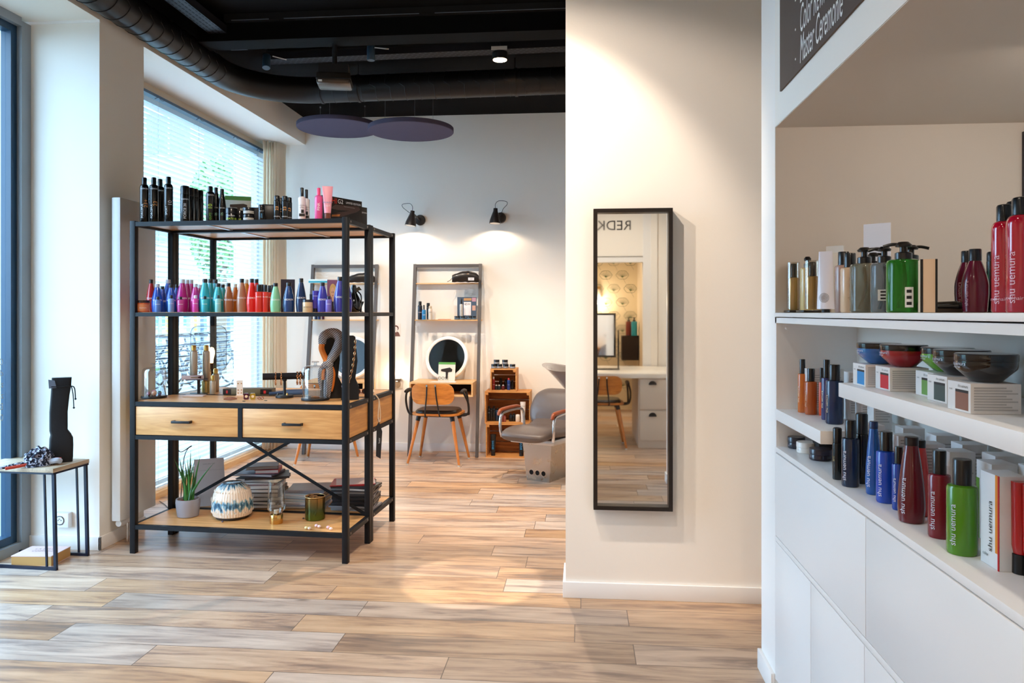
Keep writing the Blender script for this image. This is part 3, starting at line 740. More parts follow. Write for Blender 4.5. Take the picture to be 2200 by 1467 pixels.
def jar(label, x, y, z, h, r, body, lid, group=None, texts=(), rz=None, name='jar', cat='jar', lidf=.4, blab=None):
    t = prod(name, label, cat, x, y, z, rz, group); hl = h * lidf; hb = h - hl
    MB().lathe([(r * .93, 0), (r, .003), (r, hb - .003), (r * .96, hb), (0, hb)], mat(body, .25, coat=.4), 32).build('body', t)
    MB().lathe([(r * 1.01, hb + .0006), (r * 1.01, h - .002), (r * .97, h), (0, h)], mat(lid, .3, coat=.3), 32).build('lid', t)
    if blab or texts:
        m = MB()
        if blab:
            n = 12; a0 = 1.1; vs = []
            for i in range(n + 1):
                a = -a0 + 2 * a0 * i / n; vs += [((r + .0006) * math.sin(a), -(r + .0006) * math.cos(a), hb * .15), ((r + .0006) * math.sin(a), -(r + .0006) * math.cos(a), hb * .85)]
            m.add(vs, [(2 * i, 2 * i + 2, 2 * i + 3, 2 * i + 1) for i in range(n)], mat(blab, .5))
        for s_, sz, zz, col, vert in texts: m.text(s_, sz, mat(col, .4), R=r, z=zz, vertical=vert, off=.0014)
        m.build('printed_label', t)
    return t
def pump(label, x, y, z, h, r, body, group=None, texts=(), rz=None, name='pump_bottle', cat='bottle', trans=0., sq=1., side=1, ph=.3, hcol='#0b0c10', capped=False, sticker=None):
    t = prod(name, label, cat, x, y, z, rz, group); hb = h * (1 - ph)
    MB().lathe([(r * .92, 0), (r, .004), (r, hb - r * .25), (r * .93, hb - r * .08), (r * .7, hb), (0, hb)], mat(body, .12 if trans else .25, coat=.3, trans=trans, ior=1.2 if trans else 1.45), 32, sy=sq).build('body', t)
    K = mat(hcol, .3, coat=.3)
    if capped: MB().lathe([(r * .62, hb + .0005), (r * .62, h - .002), (r * .58, h), (0, h)], K, 24).build('pump_cap', t)
    else:
        m = MB(); m.lathe([(r * .5, hb + .0005), (r * .5, hb + h * ph * .35), (r * .4, hb + h * ph * .4), (r * .22, hb + h * ph * .42), (r * .22, h - .012), (0, h - .012)], K, 20)
        m.lathe([(.0, 0), (r * .45, 0), (r * .5, .005), (r * .3, .012), (0, .013)], K, 16, c=(0, 0, h - .013))
        m.tube([(0, 0, h - .008), (side * r * .6, 0, h - .006), (side * r * 1.15, 0, h - .011)], .004, K, n=8); m.build('pump_head', t)
        if trans: MB().tube([(0, 0, hb - .01), (.003, 0, hb * .5), (-r * .3, 0, .01)], .0035, mat('#e7e4c8', .3), n=6).build('dip_tube', t)
    if texts or sticker:
        m = MB()
        for s_, sz, zz, col, vert in texts: m.text(s_, sz, mat(col, .4), R=r, z=zz, vertical=vert, off=.0012)
        if sticker:
            sx, sz0, w, hh = sticker; m.box(sx - w / 2, sx + w / 2, -r * sq - .0012, -r * sq * .9, sz0, sz0 + hh, mat('#eceae6', .5))
            for k in range(3): m.box(sx - w * .3, sx + w * .3, -r * sq - .0016, -r * sq - .0011, sz0 + hh * (.12 + .3 * k), sz0 + hh * (.27 + .3 * k), BLACK)
        m.build('printed_label', t)
    return t
def carton(label, x, y, z, w, d, h, col, rz=0., group=None, name='carton', cat='box', prints=None, texts=(), bev=.0008):
    t = prod(name, label, cat, x, y, z, rz, group)
    MB().box(-w / 2, w / 2, -d / 2, d / 2, 0, h, mat(col, .55), bev).build('carton_body', t)
    if prints or texts:
        m = MB()
        for (a, b, c_, d_, cc) in (prints or ()): m.box(a, b, -d / 2 - .0006, -d / 2 + .001, c_, d_, mat(cc, .5))
        for s_, sz, xx, zz, cc, vert in texts: m.text(s_, sz, mat(cc, .5), x=xx, z=zz, vertical=vert, M=rot(0, 0, 0, (0, -d / 2 - .0006, 0)))
        m.build('print', t)
    return t
def rackitem(px, top, d, z, k=1):
    x, y = onrack(px, d, k); return x, y, ZH(top, depth(x, y)) - z
WT = '#e9e9ec'; OR = '#f0a860'; LG = '#b8e04a'

# ---- top shelf of the front rack: black styling range
def T(px, top, d=.1): x, y, h = rackitem(px, top, d, SH3); return x, y, SH3, h
ord_ = ['leftmost', 'second', 'third', 'fourth', 'fifth', 'sixth', 'seventh', 'eighth', 'ninth', 'tenth']
for i, (px, top, d, num, cc, wd) in enumerate(((310, 381, .07, '23+', OR, 'FORCEFUL'), (330.5, 381, .09, '23', OR, 'FORCEFUL'), (344, 384.5, .2, '23', OR, 'FORCEFUL'), (362, 379.6, .08, '10', WT, 'SPORT'))):
    x, y, z, h = T(px, top, d)
    sprays('round', 'tall black hairspray can on the rack top, %s from the left end' % ord_[i], x, y, z, h, .0242, '#08090c', '#08090c', 'tall hairsprays on the rack top',
           (('REDKEN', .011, h * .74, WT, False), (num, .030, h * .42, cc, True, .009), (wd, .017, h * .12 + .035, WT, True, -.012)) if i != 2 else (('REDKEN', .011, h * .74, WT, False),))
for i, (px, top, d, r) in enumerate(((397.5, 399, .08, .025), (409, 403, .17, .022), (418, 405, .22, .022), (429, 408.5, .27, .021))):
    x, y, z, h = T(px, top, d)
    sprays('straight', 'black spray can with full-width cap on the rack top, %s of four' % ord_[i], x, y, z, h, r, '#0a0b0e', '#101116', 'full-cap sprays on the rack top',
           (('REDKEN', .011, h * .62, WT, False), ('FORCE 20', .02, h * .3, WT, True)) if i == 0 else (), caph=.24)
x, y, z, h = T(452, 400, .08); sprays('round', 'black spray can with lime green 10 on the rack top beside the tapered bottles', x, y, z, h, .0235, '#08090c', '#08090c', None, (('REDKEN', .011, h * .74, WT, False), ('10', .03, h * .42, LG, True), ('GUTS', .016, .03, '#6fae3c', True)))
for i, (px, top, d, nn) in enumerate(((464, 403, .13, '06'), (477, 406, .11, '05'))):
    x, y, z, h = T(px, top, d); taper('tapered black bottle on the rack top, %s of the two' % ('left' if i == 0 else 'right'), x, y, z, h, .024, '#090a0d', group='tapered black bottles on the rack top', neck=.42, texts=(('REDKEN', .009, h * .42, WT, False), (nn, .018, h * .24, '#8fc9a8', True)))
x, y, z, h = T(497, 447.5, .10); jar('large black jar with lime 08 lettering on the rack top', x, y, z, h, .033, '#0b0c10', '#111218', None, (('REDKEN', .010, h * .42, WT, False), ('ERATE 08', .015, h * .2, LG, False)))
x, y, z, h = T(515, 453, .16); jar('smaller black jar with lime number half hidden behind the large 08 jar', x, y, z, h, .026, '#0b0c10', '#111218', None, (('08', .014, h * .28, LG, False),))
x, y, z, h = T(534, 447, .09)
jar('lower black jar of the stacked pair on the rack top', x, y, z, h / 2, .031, '#0b0c10', '#14151a', None, (), blab='#b9b9b6')
jar('upper black jar of the stacked pair on the rack top', x, y, z + h / 2 + .0008, h / 2, .031, '#0b0c10', '#14151a', None, (), blab='#b9b9b6')
# hair dryer carton
x, y, z, h = T(512, 424, .30)
t = carton('white and green hair dryer carton standing on the rack top', x, y, z, .145, .10, h, '#dfe4da', math.radians(24), prints=((-.0725, .0725, h * .86, h, '#5f9a4a'),))
m = MB(); DR = mat('#3a2c28', .35)
M = rot(0, 0, 0, (0, -.0515, h * .38)); m.prism([(-.045, .055), (.03, .062), (.05, .056), (.05, .04), (.028, .036), (-.045, .04)], -.001, 0, DR, M=M); m.prism([(-.005, .04), (.012, .04), (.005, .0), (-.008, .0)], -.001, 0, DR, M=M); m.build('dryer_picture', t)
MB().prism([(-.03, .05), (.02, .062), (.035, .045), (-.02, .03)], -.001, 0, DR, 'xz', M=rot(0, 0, -PI / 2, (-.0735, 0, h * .2))).build('side_picture', t)
x, y, z, h = T(553, 447, .22); carton('plain black box behind the blue-labelled tube on the rack top', x, y, z, .06, .06, h, '#101015', math.radians(15))
x, y, z, h = T(562, 439.6, .08); sprays('straight', 'short black spray with blue label on the rack top', x, y, z, h, .0175, '#0b0c10', '#0e0f14', None, (('REDKEN', .007, h * .6, WT, False), ('STAY', .011, h * .32, '#4aa8e0', True)), caph=.22)
x, y, z, h = T(581, 440, .2); t = E('pouch', 'black zipped pouch on the rack top left of the small 23 cans', 'pouch', (x, y, z), face_cam(x, y))
MB().box(-.05, .05, -.03, .03, 0, h, mat('#0d0e12', .4), .014).build('bag', t); MB().box(-.045, .045, -.004, .004, h, h + .002, mat('#55565c', .4)).build('zip', t)
for i, (px, top, d, r) in enumerate(((595, 420, .08, .0178), (603, 425, .17, .0165), (612, 421, .09, .0178), (621.5, 424, .13, .0155))):
    x, y, z, h = T(px, top, d); sprays('round', 'small black travel spray with orange 23, %s of four on the rack top' % ord_[i], x, y, z, h, r, '#08090c', '#0a0b0e', 'small 23 sprays on the rack top', (('23', .024, h * .48, OR, True), ('FORCEFUL', .008, h * .16, WT, False)), capr=.85, caph=.2, shoulder=.06)
for i, (px, top, d, r) in enumerate(((648.7, 403, .09, .0205), (658, 407, .18, .019))):
    x, y, z, h = T(px, top, d); t = sprays('round', 'white spray bottle with black nozzle on the rack top, the %s one' % ('front' if i == 0 else 'rear'), x, y, z, h, r, '#ece6ea', '#0d0d11', 'white sprays on the rack top', (('PILLOW PROOF', .006, h * .45, '#555', False), ('EXPRESS', .007, h * .38, '#555', False)), name='spray_bottle', capr=.48, caph=.27)
    MB().box(-r * .75, r * .75, -r * 1.04, -r * .9, h * .12, h * .2, BLACK).box(-r * .2, r * .5, -r * 1.04, -r * .9, h * .22, h * .32, BLACK).build('label_block', t)
x, y, z, h = T(684.6, 403.6, .07); sprays('round', 'hot pink spray bottle with pink nozzle on the rack top', x, y, z, h, .0215, '#e85a9a', '#f04a7e', None, (('PINK', .02, h * .4, '#fff0f5', True),), name='spray_bottle', capr=.46, caph=.24)
x, y, z, h = T(703.8, 400, .07)
t = E('squeeze_tube', 'pale pink squeeze tube standing on its brown cap on the rack top', 'tube', (x, y, z), face_cam(x, y))
MB().lathe([(.016, 0), (.017, .002), (.017, .032), (.015, .034), (0, .034)], mat('#7a4030', .3), 24).build('cap', t)
n_ = 24; vs = []; fs = []
for i in range(9):
    q = i / 8; a_ = .018 + .011 * q; b_ = .017 * (1 - q) + .0015
    for j in range(n_): an = 2 * PI * j / n_; vs.append((a_ * math.cos(an), b_ * math.sin(an), .035 + (h - .035) * q))
for i in range(8):
    for j in range(n_): k = (j + 1) % n_; fs.append((i * n_ + j, i * n_ + k, (i + 1) * n_ + k, (i + 1) * n_ + j))
fs += [tuple(range(n_)), tuple(range(8 * n_, 9 * n_))]
MB().add(vs, fs, mat('#f2a0b0', .35, coat=.3), True).build('tube', t)
MB().text('BIG BLOW', .011, mat('#3a8ab0', .5), z=h * .5, off=.0185).text('OUT', .013, mat('#f4f4f4', .5), z=h * .4, off=.0185).build('lettering', t)
# flat iron cartons
xa, ya = G(694, 4.32); xb, yb_ = G(797.5, 4.66); ang = math.atan2(yb_ - ya, xb - xa); wd = math.hypot(xb - xa, yb_ - ya)
hh = ZH(418, 4.33) - SH3
bw = min(wd, .31)
t = E('flat_iron_box', 'black CHI flat iron carton marked LIMITED EDITION on the rack top', 'box', (xa, ya + .02, SH3), ang)
MB().box(0, bw, 0, .055, 0, hh, mat('#1d1613', .45), .001).build('carton_body', t)
mm = MB(); Mx = rot(0, 0, 0, (0, -.0012, 0)); RED = mat('#c8301c', .5); OG = mat('#c8762e', .45); IR = mat('#4a3630', .3)
mm.text('CHI', .046, RED, x=.062, z=hh * .84, M=Mx); mm.text('G2', .036, mat(WT, .5), x=.127, z=hh * .85, M=Mx); mm.text('LIMITED EDITION', .016, mat(WT, .5), x=.235, z=hh * .85, M=Mx)
mm.text('Titanium Infused Ceramic Plates', .007, mat('#b0a8a0', .5), x=.2, z=hh * .70, M=Mx)
mm.prism([(.05, .09), (.09, .115), (.28, .125), (.295, .11), (.28, .098), (.1, .085)], -.0008, 0, IR); mm.prism([(.06, .04), (.12, .045), (.27, .092), (.262, .105), (.11, .07), (.06, .056)], -.001, 0, IR)
mm.prism([(.058, .042), (.12, .049), (.125, .062), (.06, .053)], -.0014, 0, OG); mm.box(.18, .31 if bw > .31 else bw, -.0012, 0, .022, .03, OG); mm.build('print', t)
xc, yc = G(799, 4.75)
t = E('flat_iron_box', 'second black flat iron carton half hidden behind the CHI carton', 'box', (xc - .12, yc - .03, SH3), ang)
MB().box(-.02, .14, 0, .05, 0, ZH(440, 4.72) - SH3, mat('#1b1817', .45), .001).build('carton_body', t); MB().text('EDITION', .012, mat(WT, .5), x=.11, z=.12, M=rot(0, 0, 0, (0, -.0008, 0))).build('print', t)

# ---- middle shelf: coloured shampoos
def Mi(px, top, d=.08): x, y, h = rackitem(px, top, d, SH2); return x, y, SH2, h
MID = [ # px, top, depth, radius, colour, cap, word, kind
 ('red', [(324.6, 600.5, .17, .0255, '#b3202a', 0)]),
 ('cobalt blue', [(338, 610, .075, .0295, '#1d4fae', 1), (349, 615, .2, .025, '#1b3f9a', 0), (361.5, 600.5, .27, .03, '#2350b8', 1), (367.7, 611, .09, .0275, '#1f55b0', 0), (380, 611, .2, .024, '#1a3f96', 0)]),
 ('magenta', [(391.7, 600, .10, .031, '#a81f78', 1), (401.5, 601, .19, .029, '#a01c70', 1), (410.5, 601, .26, .029, '#b0207c', 1), (420, 609.5, .09, .027, '#b3247c', 1), (430, 612, .18, .026, '#8a1a60', 1)]),
 ('teal', [(440.5, 599, .08, .0305, '#2aa5b4', 0), (452, 599.5, .19, .029, '#2399aa', 0), (463, 600, .28, .029, '#2399aa', 0), (468.6, 609, .09, .029, '#27a2b0', 0), (478.5, 611, .2, .027, '#2094a4', 0)]),
 ('copper brown', [(491, 608, .08, .0255, '#9a5a34', 0), (505.5, 610, .2, .024, '#b86018', 2), (519.6, 598.6, .09, .0275, '#a8745a', 0), (529.5, 600, .2, .026, '#c87a20', 2)]),
 ('bright red', [(541, 598.6, .08, .0275, '#d4201c', 0), (550.8, 599.5, .17, .026, '#c81c1a', 0)]),
 ('pale green', [(592, 608, .07, .028, '#86c79a', 0)]),
 ('navy blue', [(620.5, 607, .08, .0295, '#1c3a6e', 0), (647, 598, .09, .027, '#182c54', 0)]),
 ('violet blue', [(692.8, 606.8, .08, .0295, '#3b3a9a', 0), (730.5, 594.5, .08, .032, '#3c3d9c', 0), (744.5, 600, .17, .03, '#3f3a98', 0)])]
for cname, its in MID:
    for i, (px, top, d, r, col, cp) in enumerate(its):
        x, y, z, h = Mi(px, top, d); r *= 1.05; cap = ('#0c0d14', '#b9bcc8', '#c9c2b6')[cp]
        lb = ('the %s of the %s shampoo bottles on the rack middle shelf, %s from the left' % ('tallest' if 0 else 'row', cname, ord_[i]) if 0 else '%s tapered shampoo bottle on the rack middle shelf%s' % (cname, '' if len(its) == 1 else ', %s of the %s ones' % (ord_[i], cname)))
        taper(lb, x, y, z, h, r, col, cap, group='shampoo bottles on the rack middle shelf',
              texts=(('REDKEN', .0135, h * .42, '#f2f2f6', False),) if i < 3 or d < .12 else (), trans=0.)
minis = [(339, 637, .035, '#5a7ab8', '#20242e', 'small silver-blue travel bottle before the leftmost blue shampoos'), (388, 637, .035, '#c04a90', '#181018', 'small pink travel bottle before the magenta shampoos'),
         (440, 636, .035, '#3fb0bc', '#10181a', 'small teal travel bottle before the teal shampoos'), (367.7, 634, .045, '#7f9fd0', '#182030', 'small pale blue travel bottle among the blue shampoos'), (468.6, 634, .045, '#8fd0d4', '#20484c', 'pale aqua travel bottle before the fourth teal shampoo'), (420, 634, .045, '#e04aa0', '#d0c0cc', 'bright pink travel bottle before the fourth magenta shampoo'),
         (706, 636, .045, '#7a6cc0', '#20203a', 'small lilac travel bottle between the violet blue shampoos')]
for px, top, d, col, cap, lb in minis:
    x, y, z, h = Mi(px, top, d); sprays('round', lb, x, y, z, h, .0165, col, cap, 'travel bottles on the rack middle shelf', (('REDKEN', .007, h * .5, WT, False),), name='travel_bottle', cat='bottle', capr=.55, caph=.2)
x, y, z, h = Mi(307, 645, .06); jar('orange mask jar with dark lid at the left end of the rack middle shelf', x, y, z, h, .0375, '#e0642a', '#3a241e', None, (('REDKEN', .010, h * .35, '#ffe4d0', False),), lidf=.22, blab='#e88a52')
x, y, z, h = Mi(661, 643.6, .06); jar('beige jar with dark lid between the navy and violet bottles', x, y, z, h, .0275, '#d8b98e', '#2a2a34', None, (('BLONDAGE', .009, h * .4, '#5a4a3a', False),), lidf=.2)
for i, (px, top, d, r) in enumerate(((556, 611, .06, .0195), (562.5, 611, .13, .018), (570, 611.5, .07, .0165), (578.5, 613, .13, .015))):
    x, y, z, h = Mi(px, top, d); sprays('round', 'clear red serum bottle with black pump on the rack middle shelf, %s of four' % ord_[i], x, y, z, h, r, '#d8362c', '#101014', 'red serum bottles on the middle shelf', (('REDKEN', .008, h * .55, '#ffe8e0', False),), name='serum_bottle', cat='bottle', capr=.62, caph=.26, shoulder=.05)
x, y, z, h = Mi(585, 612, .2); sprays('straight', 'slim black tube just left of the pale green bottle', x, y, z, h, .011, '#16161c', '#0d0d12', caph=.3, name='spray_tube')
x, y, z, h = Mi(672.5, 632, .2); carton('small dark carton behind the beige jar on the middle shelf', x, y, z, .03, .03, h, '#1a1c2e')
x, y, z, h = Mi(678, 624.5, .08)
t = E('squeeze_tube', 'violet squeeze tube beside the violet blue bottles', 'tube', (x, y, z), face_cam(x, y))
MB().lathe([(.013, 0), (.013, .02), (0, .02)], mat('#151530', .3), 20).build('cap', t); MB().lathe([(.013, .0205), (.0165, .05), (.0165, h * .8), (.0165, h), (0, h)], mat('#4238a0', .3, coat=.3), 20, sy=.55).build('tube', t); MB().text('REDKEN', .007, mat(WT, .5), z=h * .75, off=.0105).build('lettering', t)
def portrait(name, label, cat, x, y, z, rz, w, h, bgc, skin, hair, sh, t_=.004, lean=0.):
    o = E(name, label, cat, (x, y, z), rz); MB().box(-w / 2, w / 2, 0, t_, 0, h, mat(bgc, .5)).build('card', o); m = MB()
    def el(cx, cz, rx, rz_, c_, d): m.add([(cx, -d, cz)] + [(cx + rx * math.cos(k * PI / 12), -d, cz + rz_ * math.sin(k * PI / 12)) for k in range(24)], [(0, k + 1, (k + 1) % 24 + 1) for k in range(24)], mat(c_, .6))
    el(0, h * .66, w * .30, h * .22, hair, .0006); el(0, h * .60, w * .19, h * .17, skin, .0010); m.prism([(-w * .46, .002), (w * .46, .002), (w * .30, h * .32), (w * .1, h * .40), (-w * .1, h * .40), (-w * .30, h * .32)], -.0008, 0, mat(sh, .6))
    el(0, h * .40, w * .09, h * .08, skin, .0012); el(-w * .07, h * .62, w * .03, h * .015, '#3a2a26', .0014); el(w * .07, h * .62, w * .03, h * .015, '#3a2a26', .0014); el(0, h * .51, w * .05, h * .014, '#a8504a', .0014); m.build('printed_picture', o); return o
x, y, z, h = Mi(618.5, 600, .24); portrait('portrait_card', 'dark portrait card standing behind the left navy bottle', 'card', x, y, z, face_cam(x, y), .078, h, '#2a2436', '#d89a80', '#3a2028', '#181420')
x, y, z, h = Mi(715, 601, .24); portrait('portrait_card', 'portrait card of a blond head behind the violet blue bottles', 'card', x, y, z, face_cam(x, y), .062, h, '#8a5a7a', '#e6b490', '#d8b070', '#241c30')
# black vacuum jug
x, y = onrack(760, .28, 1); h = ZH(611, depth(x, y)) - SH2
t = E('coffee_pot', 'shiny black round pot with spout at the right end of the rack middle shelf', 'pot', (x, y, SH2), face_cam(x, y))
MB().lathe([(.028, 0), (.036, .01), (.043, .035), (.043, .05), (.034, .08), (.018, .11), (.014, .13), (.016, h - .02), (.012, h - .004), (0, h)], GLOSSB, 32).build('body', t)
MB().prism([(.0, h - .03), (.03, h - .012), (.046, h - .032), (.03, h - .034), (.012, h - .05)], -.007, .007, GLOSSB).build('spout', t); MB().tube([(.012, 0, h - .03), (.04, 0, h - .06), (.042, 0, .06)], .004, GLOSSB).build('handle', t)
x, y = onrack(775, .30, 1); t = E('cup', 'small black funnel-shaped cup beside the black pot', 'cup', (x, y, SH2), 0); MB().lathe([(.006, 0), (.007, .03), (.02, .06), (.02, .062), (.005, .034), (0, .034)], GLOSSB, 20).build('bowl', t); MB().lathe([(.016, 0), (.014, .003), (0, .003)], GLOSSB, 20).build('foot', t)
# ================================================================ RACK TABLE LEVEL (z .85)
def tb(px, py, z=SH1): x, y = ground(px, py, z); return x, y
def cloche(px, py, label, top, r):
    x, y = tb(px, py - 3); y += r * .9; Z = depth(x, y); x, y = G(px, Z)
    h = ZH(top, Z) - SH1
    t = E('glass_cloche', label, 'cloche', (x, y, SH1), 0)
    MB().lathe([(0, 0), (r * 1.02, 0), (r * 1.04, .004), (r * 1.04, .011), (r * 1.02, .014), (0, .014)], BLACKM, 40).build('base', t)
    hb = h - .025; g = thin_glass('#eef3f7', .16)
    MB().lathe([(r * .95, .0145), (r * .95, hb * .86), (r * .9, hb * .94), (r * .78, hb * .985), (r * .6, hb), (.012, hb + .001), (.008, hb + .006), (.008, h - .008), (.02, h - .006), (.022, h - .003), (.018, h), (0, h)], g, 40).build('dome', t)
    return x, y, r
jc = ['#2a5ab8', '#2a6a5a', '#c87a8a', '#d8a040', '#b06a7a', '#e8b090']
x, y, r = cloche(331, 860, 'glass cloche on black base over small coloured stones, at the left end', 780, .068)
for k in range(6):
    a = k * 1.05; xx, yy = x + r * .5 * math.cos(a), y + r * .5 * math.sin(a); rr = .009 + .003 * (k % 3)
    o = MB().lathe([(rr * math.sin(i * PI / 8), -rr * math.cos(i * PI / 8)) for i in range(9)], mat(jc[k], .15, coat=.5), 14).build('earring_bead', loc=(xx, yy, SH1 + .0145 + rr)); tag(o, '%s round bead earring under the left glass cloche' % ['cobalt blue', 'dark green', 'rose', 'amber', 'dusky pink', 'peach'][k], 'earring', 'beads under the left cloche')
x, y, r = cloche(677.5, 865, 'glass cloche on dark base over a bracelet, in front of the scarf bust', 776, .076)
o = MB().tube([(.025 * math.cos(i * PI / 12), .018 * math.sin(i * PI / 12), .003) for i in range(24)], .0028, mat('#a8704a', .3, metal=.8), n=6, closed=True).build('bracelet', loc=(x, y, SH1 + .0148)); tag(o, 'thin copper bracelet lying inside the right glass cloche', 'bracelet')
# small tray table with the spray cans
GS = mat('#b8a68c', .32, metal=.85); GC = '#d8b060'
x, y = tb(427, 846); Zs = depth(x, y); zt = ZH(814, Zs)
t = E('riser_stand', 'small black riser with a flat top carrying a metallic spray bottle', 'stand', (x, y, SH1), face_cam(x, y))
MB().box(-.075, .052, -.04, .04, zt - SH1 - .004, zt - SH1, mat('#4a5064', .35), .001).build('top_plate', t); MB().box(-.009, .009, -.009, .009, .004, zt - SH1 - .004, BLACKM).build('post', t); MB().box(-.05, .05, -.05, .05, 0, .004, BLACKM).build('foot', t)
def can(px, top, base, d, label, grp, r, z=None, ch=.16):
    Zc = Zs + d; xx, yy = G(px, Zc); z0 = SH1 if z is None else z
    return sprays('goldcap', label, xx, yy, z0, ZH(top, Zc) - z0, r, '#d2c6b2', GC, grp, (('kevin', .001, .1, '#555', False),) if 0 else (), name='spray_can', capr=.64, caph=ch, metal=.45, rough=.33, coat=0, shoulder=.09)
can(416, 741, 0, .012, 'brushed silver spray bottle with gold cap on the small riser, the left one', 'metallic sprays', .0225, zt + .001)
x5, y5 = G(443, Zs + .07); t = E('riser_stand', 'gold cylindrical riser carrying the right metallic spray bottle', 'stand', (x5, y5, SH1), 0); MB().lathe([(.026, 0), (.026, ZH(818, Zs + .07) - SH1), (0, ZH(818, Zs + .07) - SH1)], mat('#c0a468', .3, metal=1), 28).build('drum', t)
can(443, 741, 0, .07, 'brushed silver spray bottle with gold cap, the right one of the raised pair', 'metallic sprays', .0225, ZH(818, Zs + .07) + .001)
can(457, 806, 0, -.01, 'short matt silver travel spray standing before the gold bottles', 'metallic sprays', .0165, ch=.28)
can(463.5, 791.5, 0, .14, 'gold bottle behind the short silver travel spray', 'metallic sprays', .0205, ch=.22)
xx, yy = G(414, Zs - .035); t = carton('flat lilac-grey box with a brush print on the edge of the small riser', xx, yy, zt + .001, .125, .02, .024, '#c9bcc2', face_cam(xx, yy), texts=()); MB().box(-.01, .03, -.0112, -.0098, .009, .014, mat('#8a7a4a', .4)).prism([(.03, .008), (.048, .004), (.048, .02), (.03, .015)], -.0112, -.0098, mat('#4a2028', .5)).build('brush_print', t)
# glass lamp with filament bulb
Zl = Zs + .33; xx, yy = G(448.5, Zl); w_ = 71 / F * Zl
t = E('table_lamp', 'table lamp with a rounded glass slab shade and an exposed bulb', 'lamp', (xx, yy, SH1), face_cam(xx, yy))
zb, z1 = ZH(797, Zl) - SH1, ZH(700, Zl) - SH1
m = MB(); hh = z1 - zb; P1 = rrect(w_, hh, .045, 6, 0, (zb + z1) / 2); GL = thin_glass('#eef3f6', .10)
m.add([(a, -.03, b) for a, b in P1], [tuple(range(len(P1)))], GL); m.add([(a, .03, b) for a, b in P1], [tuple(range(len(P1)))], GL)
n_ = len(P1); m.add([(a, -.03, b) for a, b in P1] + [(a, .03, b) for a, b in P1], [(i, (i + 1) % n_, n_ + (i + 1) % n_, n_ + i) for i in range(n_)], thin_glass('#c8ccd8', .2), True)
m.tube([(a, -.03, b) for a, b in P1], .0022, thin_glass('#b0b4c4', .3), n=6, closed=True); m.build('glass_shade', t)
MB().lathe([(.05, 0), (.05, .008), (.018, .012), (.014, .05), (.014, zb + .05), (0, zb + .05)], mat('#c79a5a', .25, metal=1), 28).build('base', t)
MB().lathe([(.0, 0), (.009, .0), (.012, .03), (.019, .06), (.019, .08), (.012, .1), (0, .105)], mat('#ffd9a0', .2, emis=3.), 20, c=(0.018, 0, zb + .052)).build('bulb', t)
MB().lathe([(.0, 0), (.013, 0), (.013, .04), (0, .04)], mat('#5a3a2a', .4), 16, c=(.018, 0, zb + .012)).build('bulb_socket', t)
# flat cards and little things on the table
xx, yy = tb(418, 851); carton('thin stack of pale paper slips lying on the table under the riser', xx, yy, SH1, .12, .055, .008, '#d9cfcf', math.radians(6), name='paper_stack', cat='paper')
xx, yy = tb(515, 852); t = E('earring_card', 'upright white earring card with gold studs on the rack table', 'card', (xx, yy, SH1), face_cam(xx, yy))
ec_ = ZH(817, depth(xx, yy)) - SH1; MB().box(-.018, .018, 0, .004, .006, ec_, mat('#efe6dc', .5)).build('card', t); MB().box(-.022, .022, -.012, .016, 0, .008, mat('#e8c8a8', .5)).build('foot', t); m = MB()
for k in range(3):
    for s_ in (-.009, .009): m.lathe([(.0035, 0), (.003, .0015), (0, .002)], GOLD, 10, M=rot(PI / 2, 0, 0, (s_, 0, .022 + k * .018 + (.02 if k == 2 else 0))))
m.build('stud', t)
def clip(px, py, col, label):
    a, b = tb(px, py); t = E('hair_clip', label, 'hair clip', (a, b, SH1), face_cam(a, b)); m = MB()
    pl = rrect(.028, .036, .006, 3, 0, .018); m.prism(pl, -.006, .006, mat(col, .15, coat=.5)); m.build('clip', t); MB().cyl((0, -.0065, .018), (0, .0065, .018), .008, mat('#e8d0b0', .3), n=14).build('window', t)
clip(529, 858, '#4a1830', 'deep plum square hair clip standing beside the earring card'); clip(543, 858, '#a8882a', 'olive gold square hair clip standing beside the plum clip')
a, b = tb(495, 860); t = E('shell_comb', 'brown shell-shaped hair comb lying on the rack table', 'comb', (a, b, SH1), face_cam(a, b)); m = MB()
for k in range(11):
    an = math.radians(15 + k * 15); m.cyl((0, 0, .002), (.036 * math.cos(an), .012, .004 + .014 * math.sin(an)), .0022, mat('#8a5a44', .3, coat=.3), r1=.004, n=6)
m.build('ribs', t)
a, b = tb(561, 858); t = E('hair_clip', 'small tortoiseshell claw clip lying right of the olive clip', 'hair clip', (a, b, SH1), 0); m = MB(); m.tube([(-.012 + .008 * math.cos(i * PI / 6), 0, .008 + .006 * math.sin(i * PI / 6)) for i in range(12)], .0028, mat('#8a4a22', .2, coat=.5), n=6, closed=True).tube([(.006 + .008 * math.cos(i * PI / 6), 0, .008 + .006 * math.sin(i * PI / 6)) for i in range(12)], .0028, mat('#8a4a22', .2, coat=.5), n=6, closed=True); m.build('claw', t)
for px, py, lb in ((524, 862, 'tiny green stud on the table edge left of the plum clip'), (571, 861, 'tiny dark hair pin on the table edge')):
    a, b = tb(px, py); o = MB().box(-.008, .008, -.003, .003, 0, .003, mat('#22302c', .3), .001).build('hair_pin', loc=(a, b, SH1)); tag(o, lb, 'hair pin')
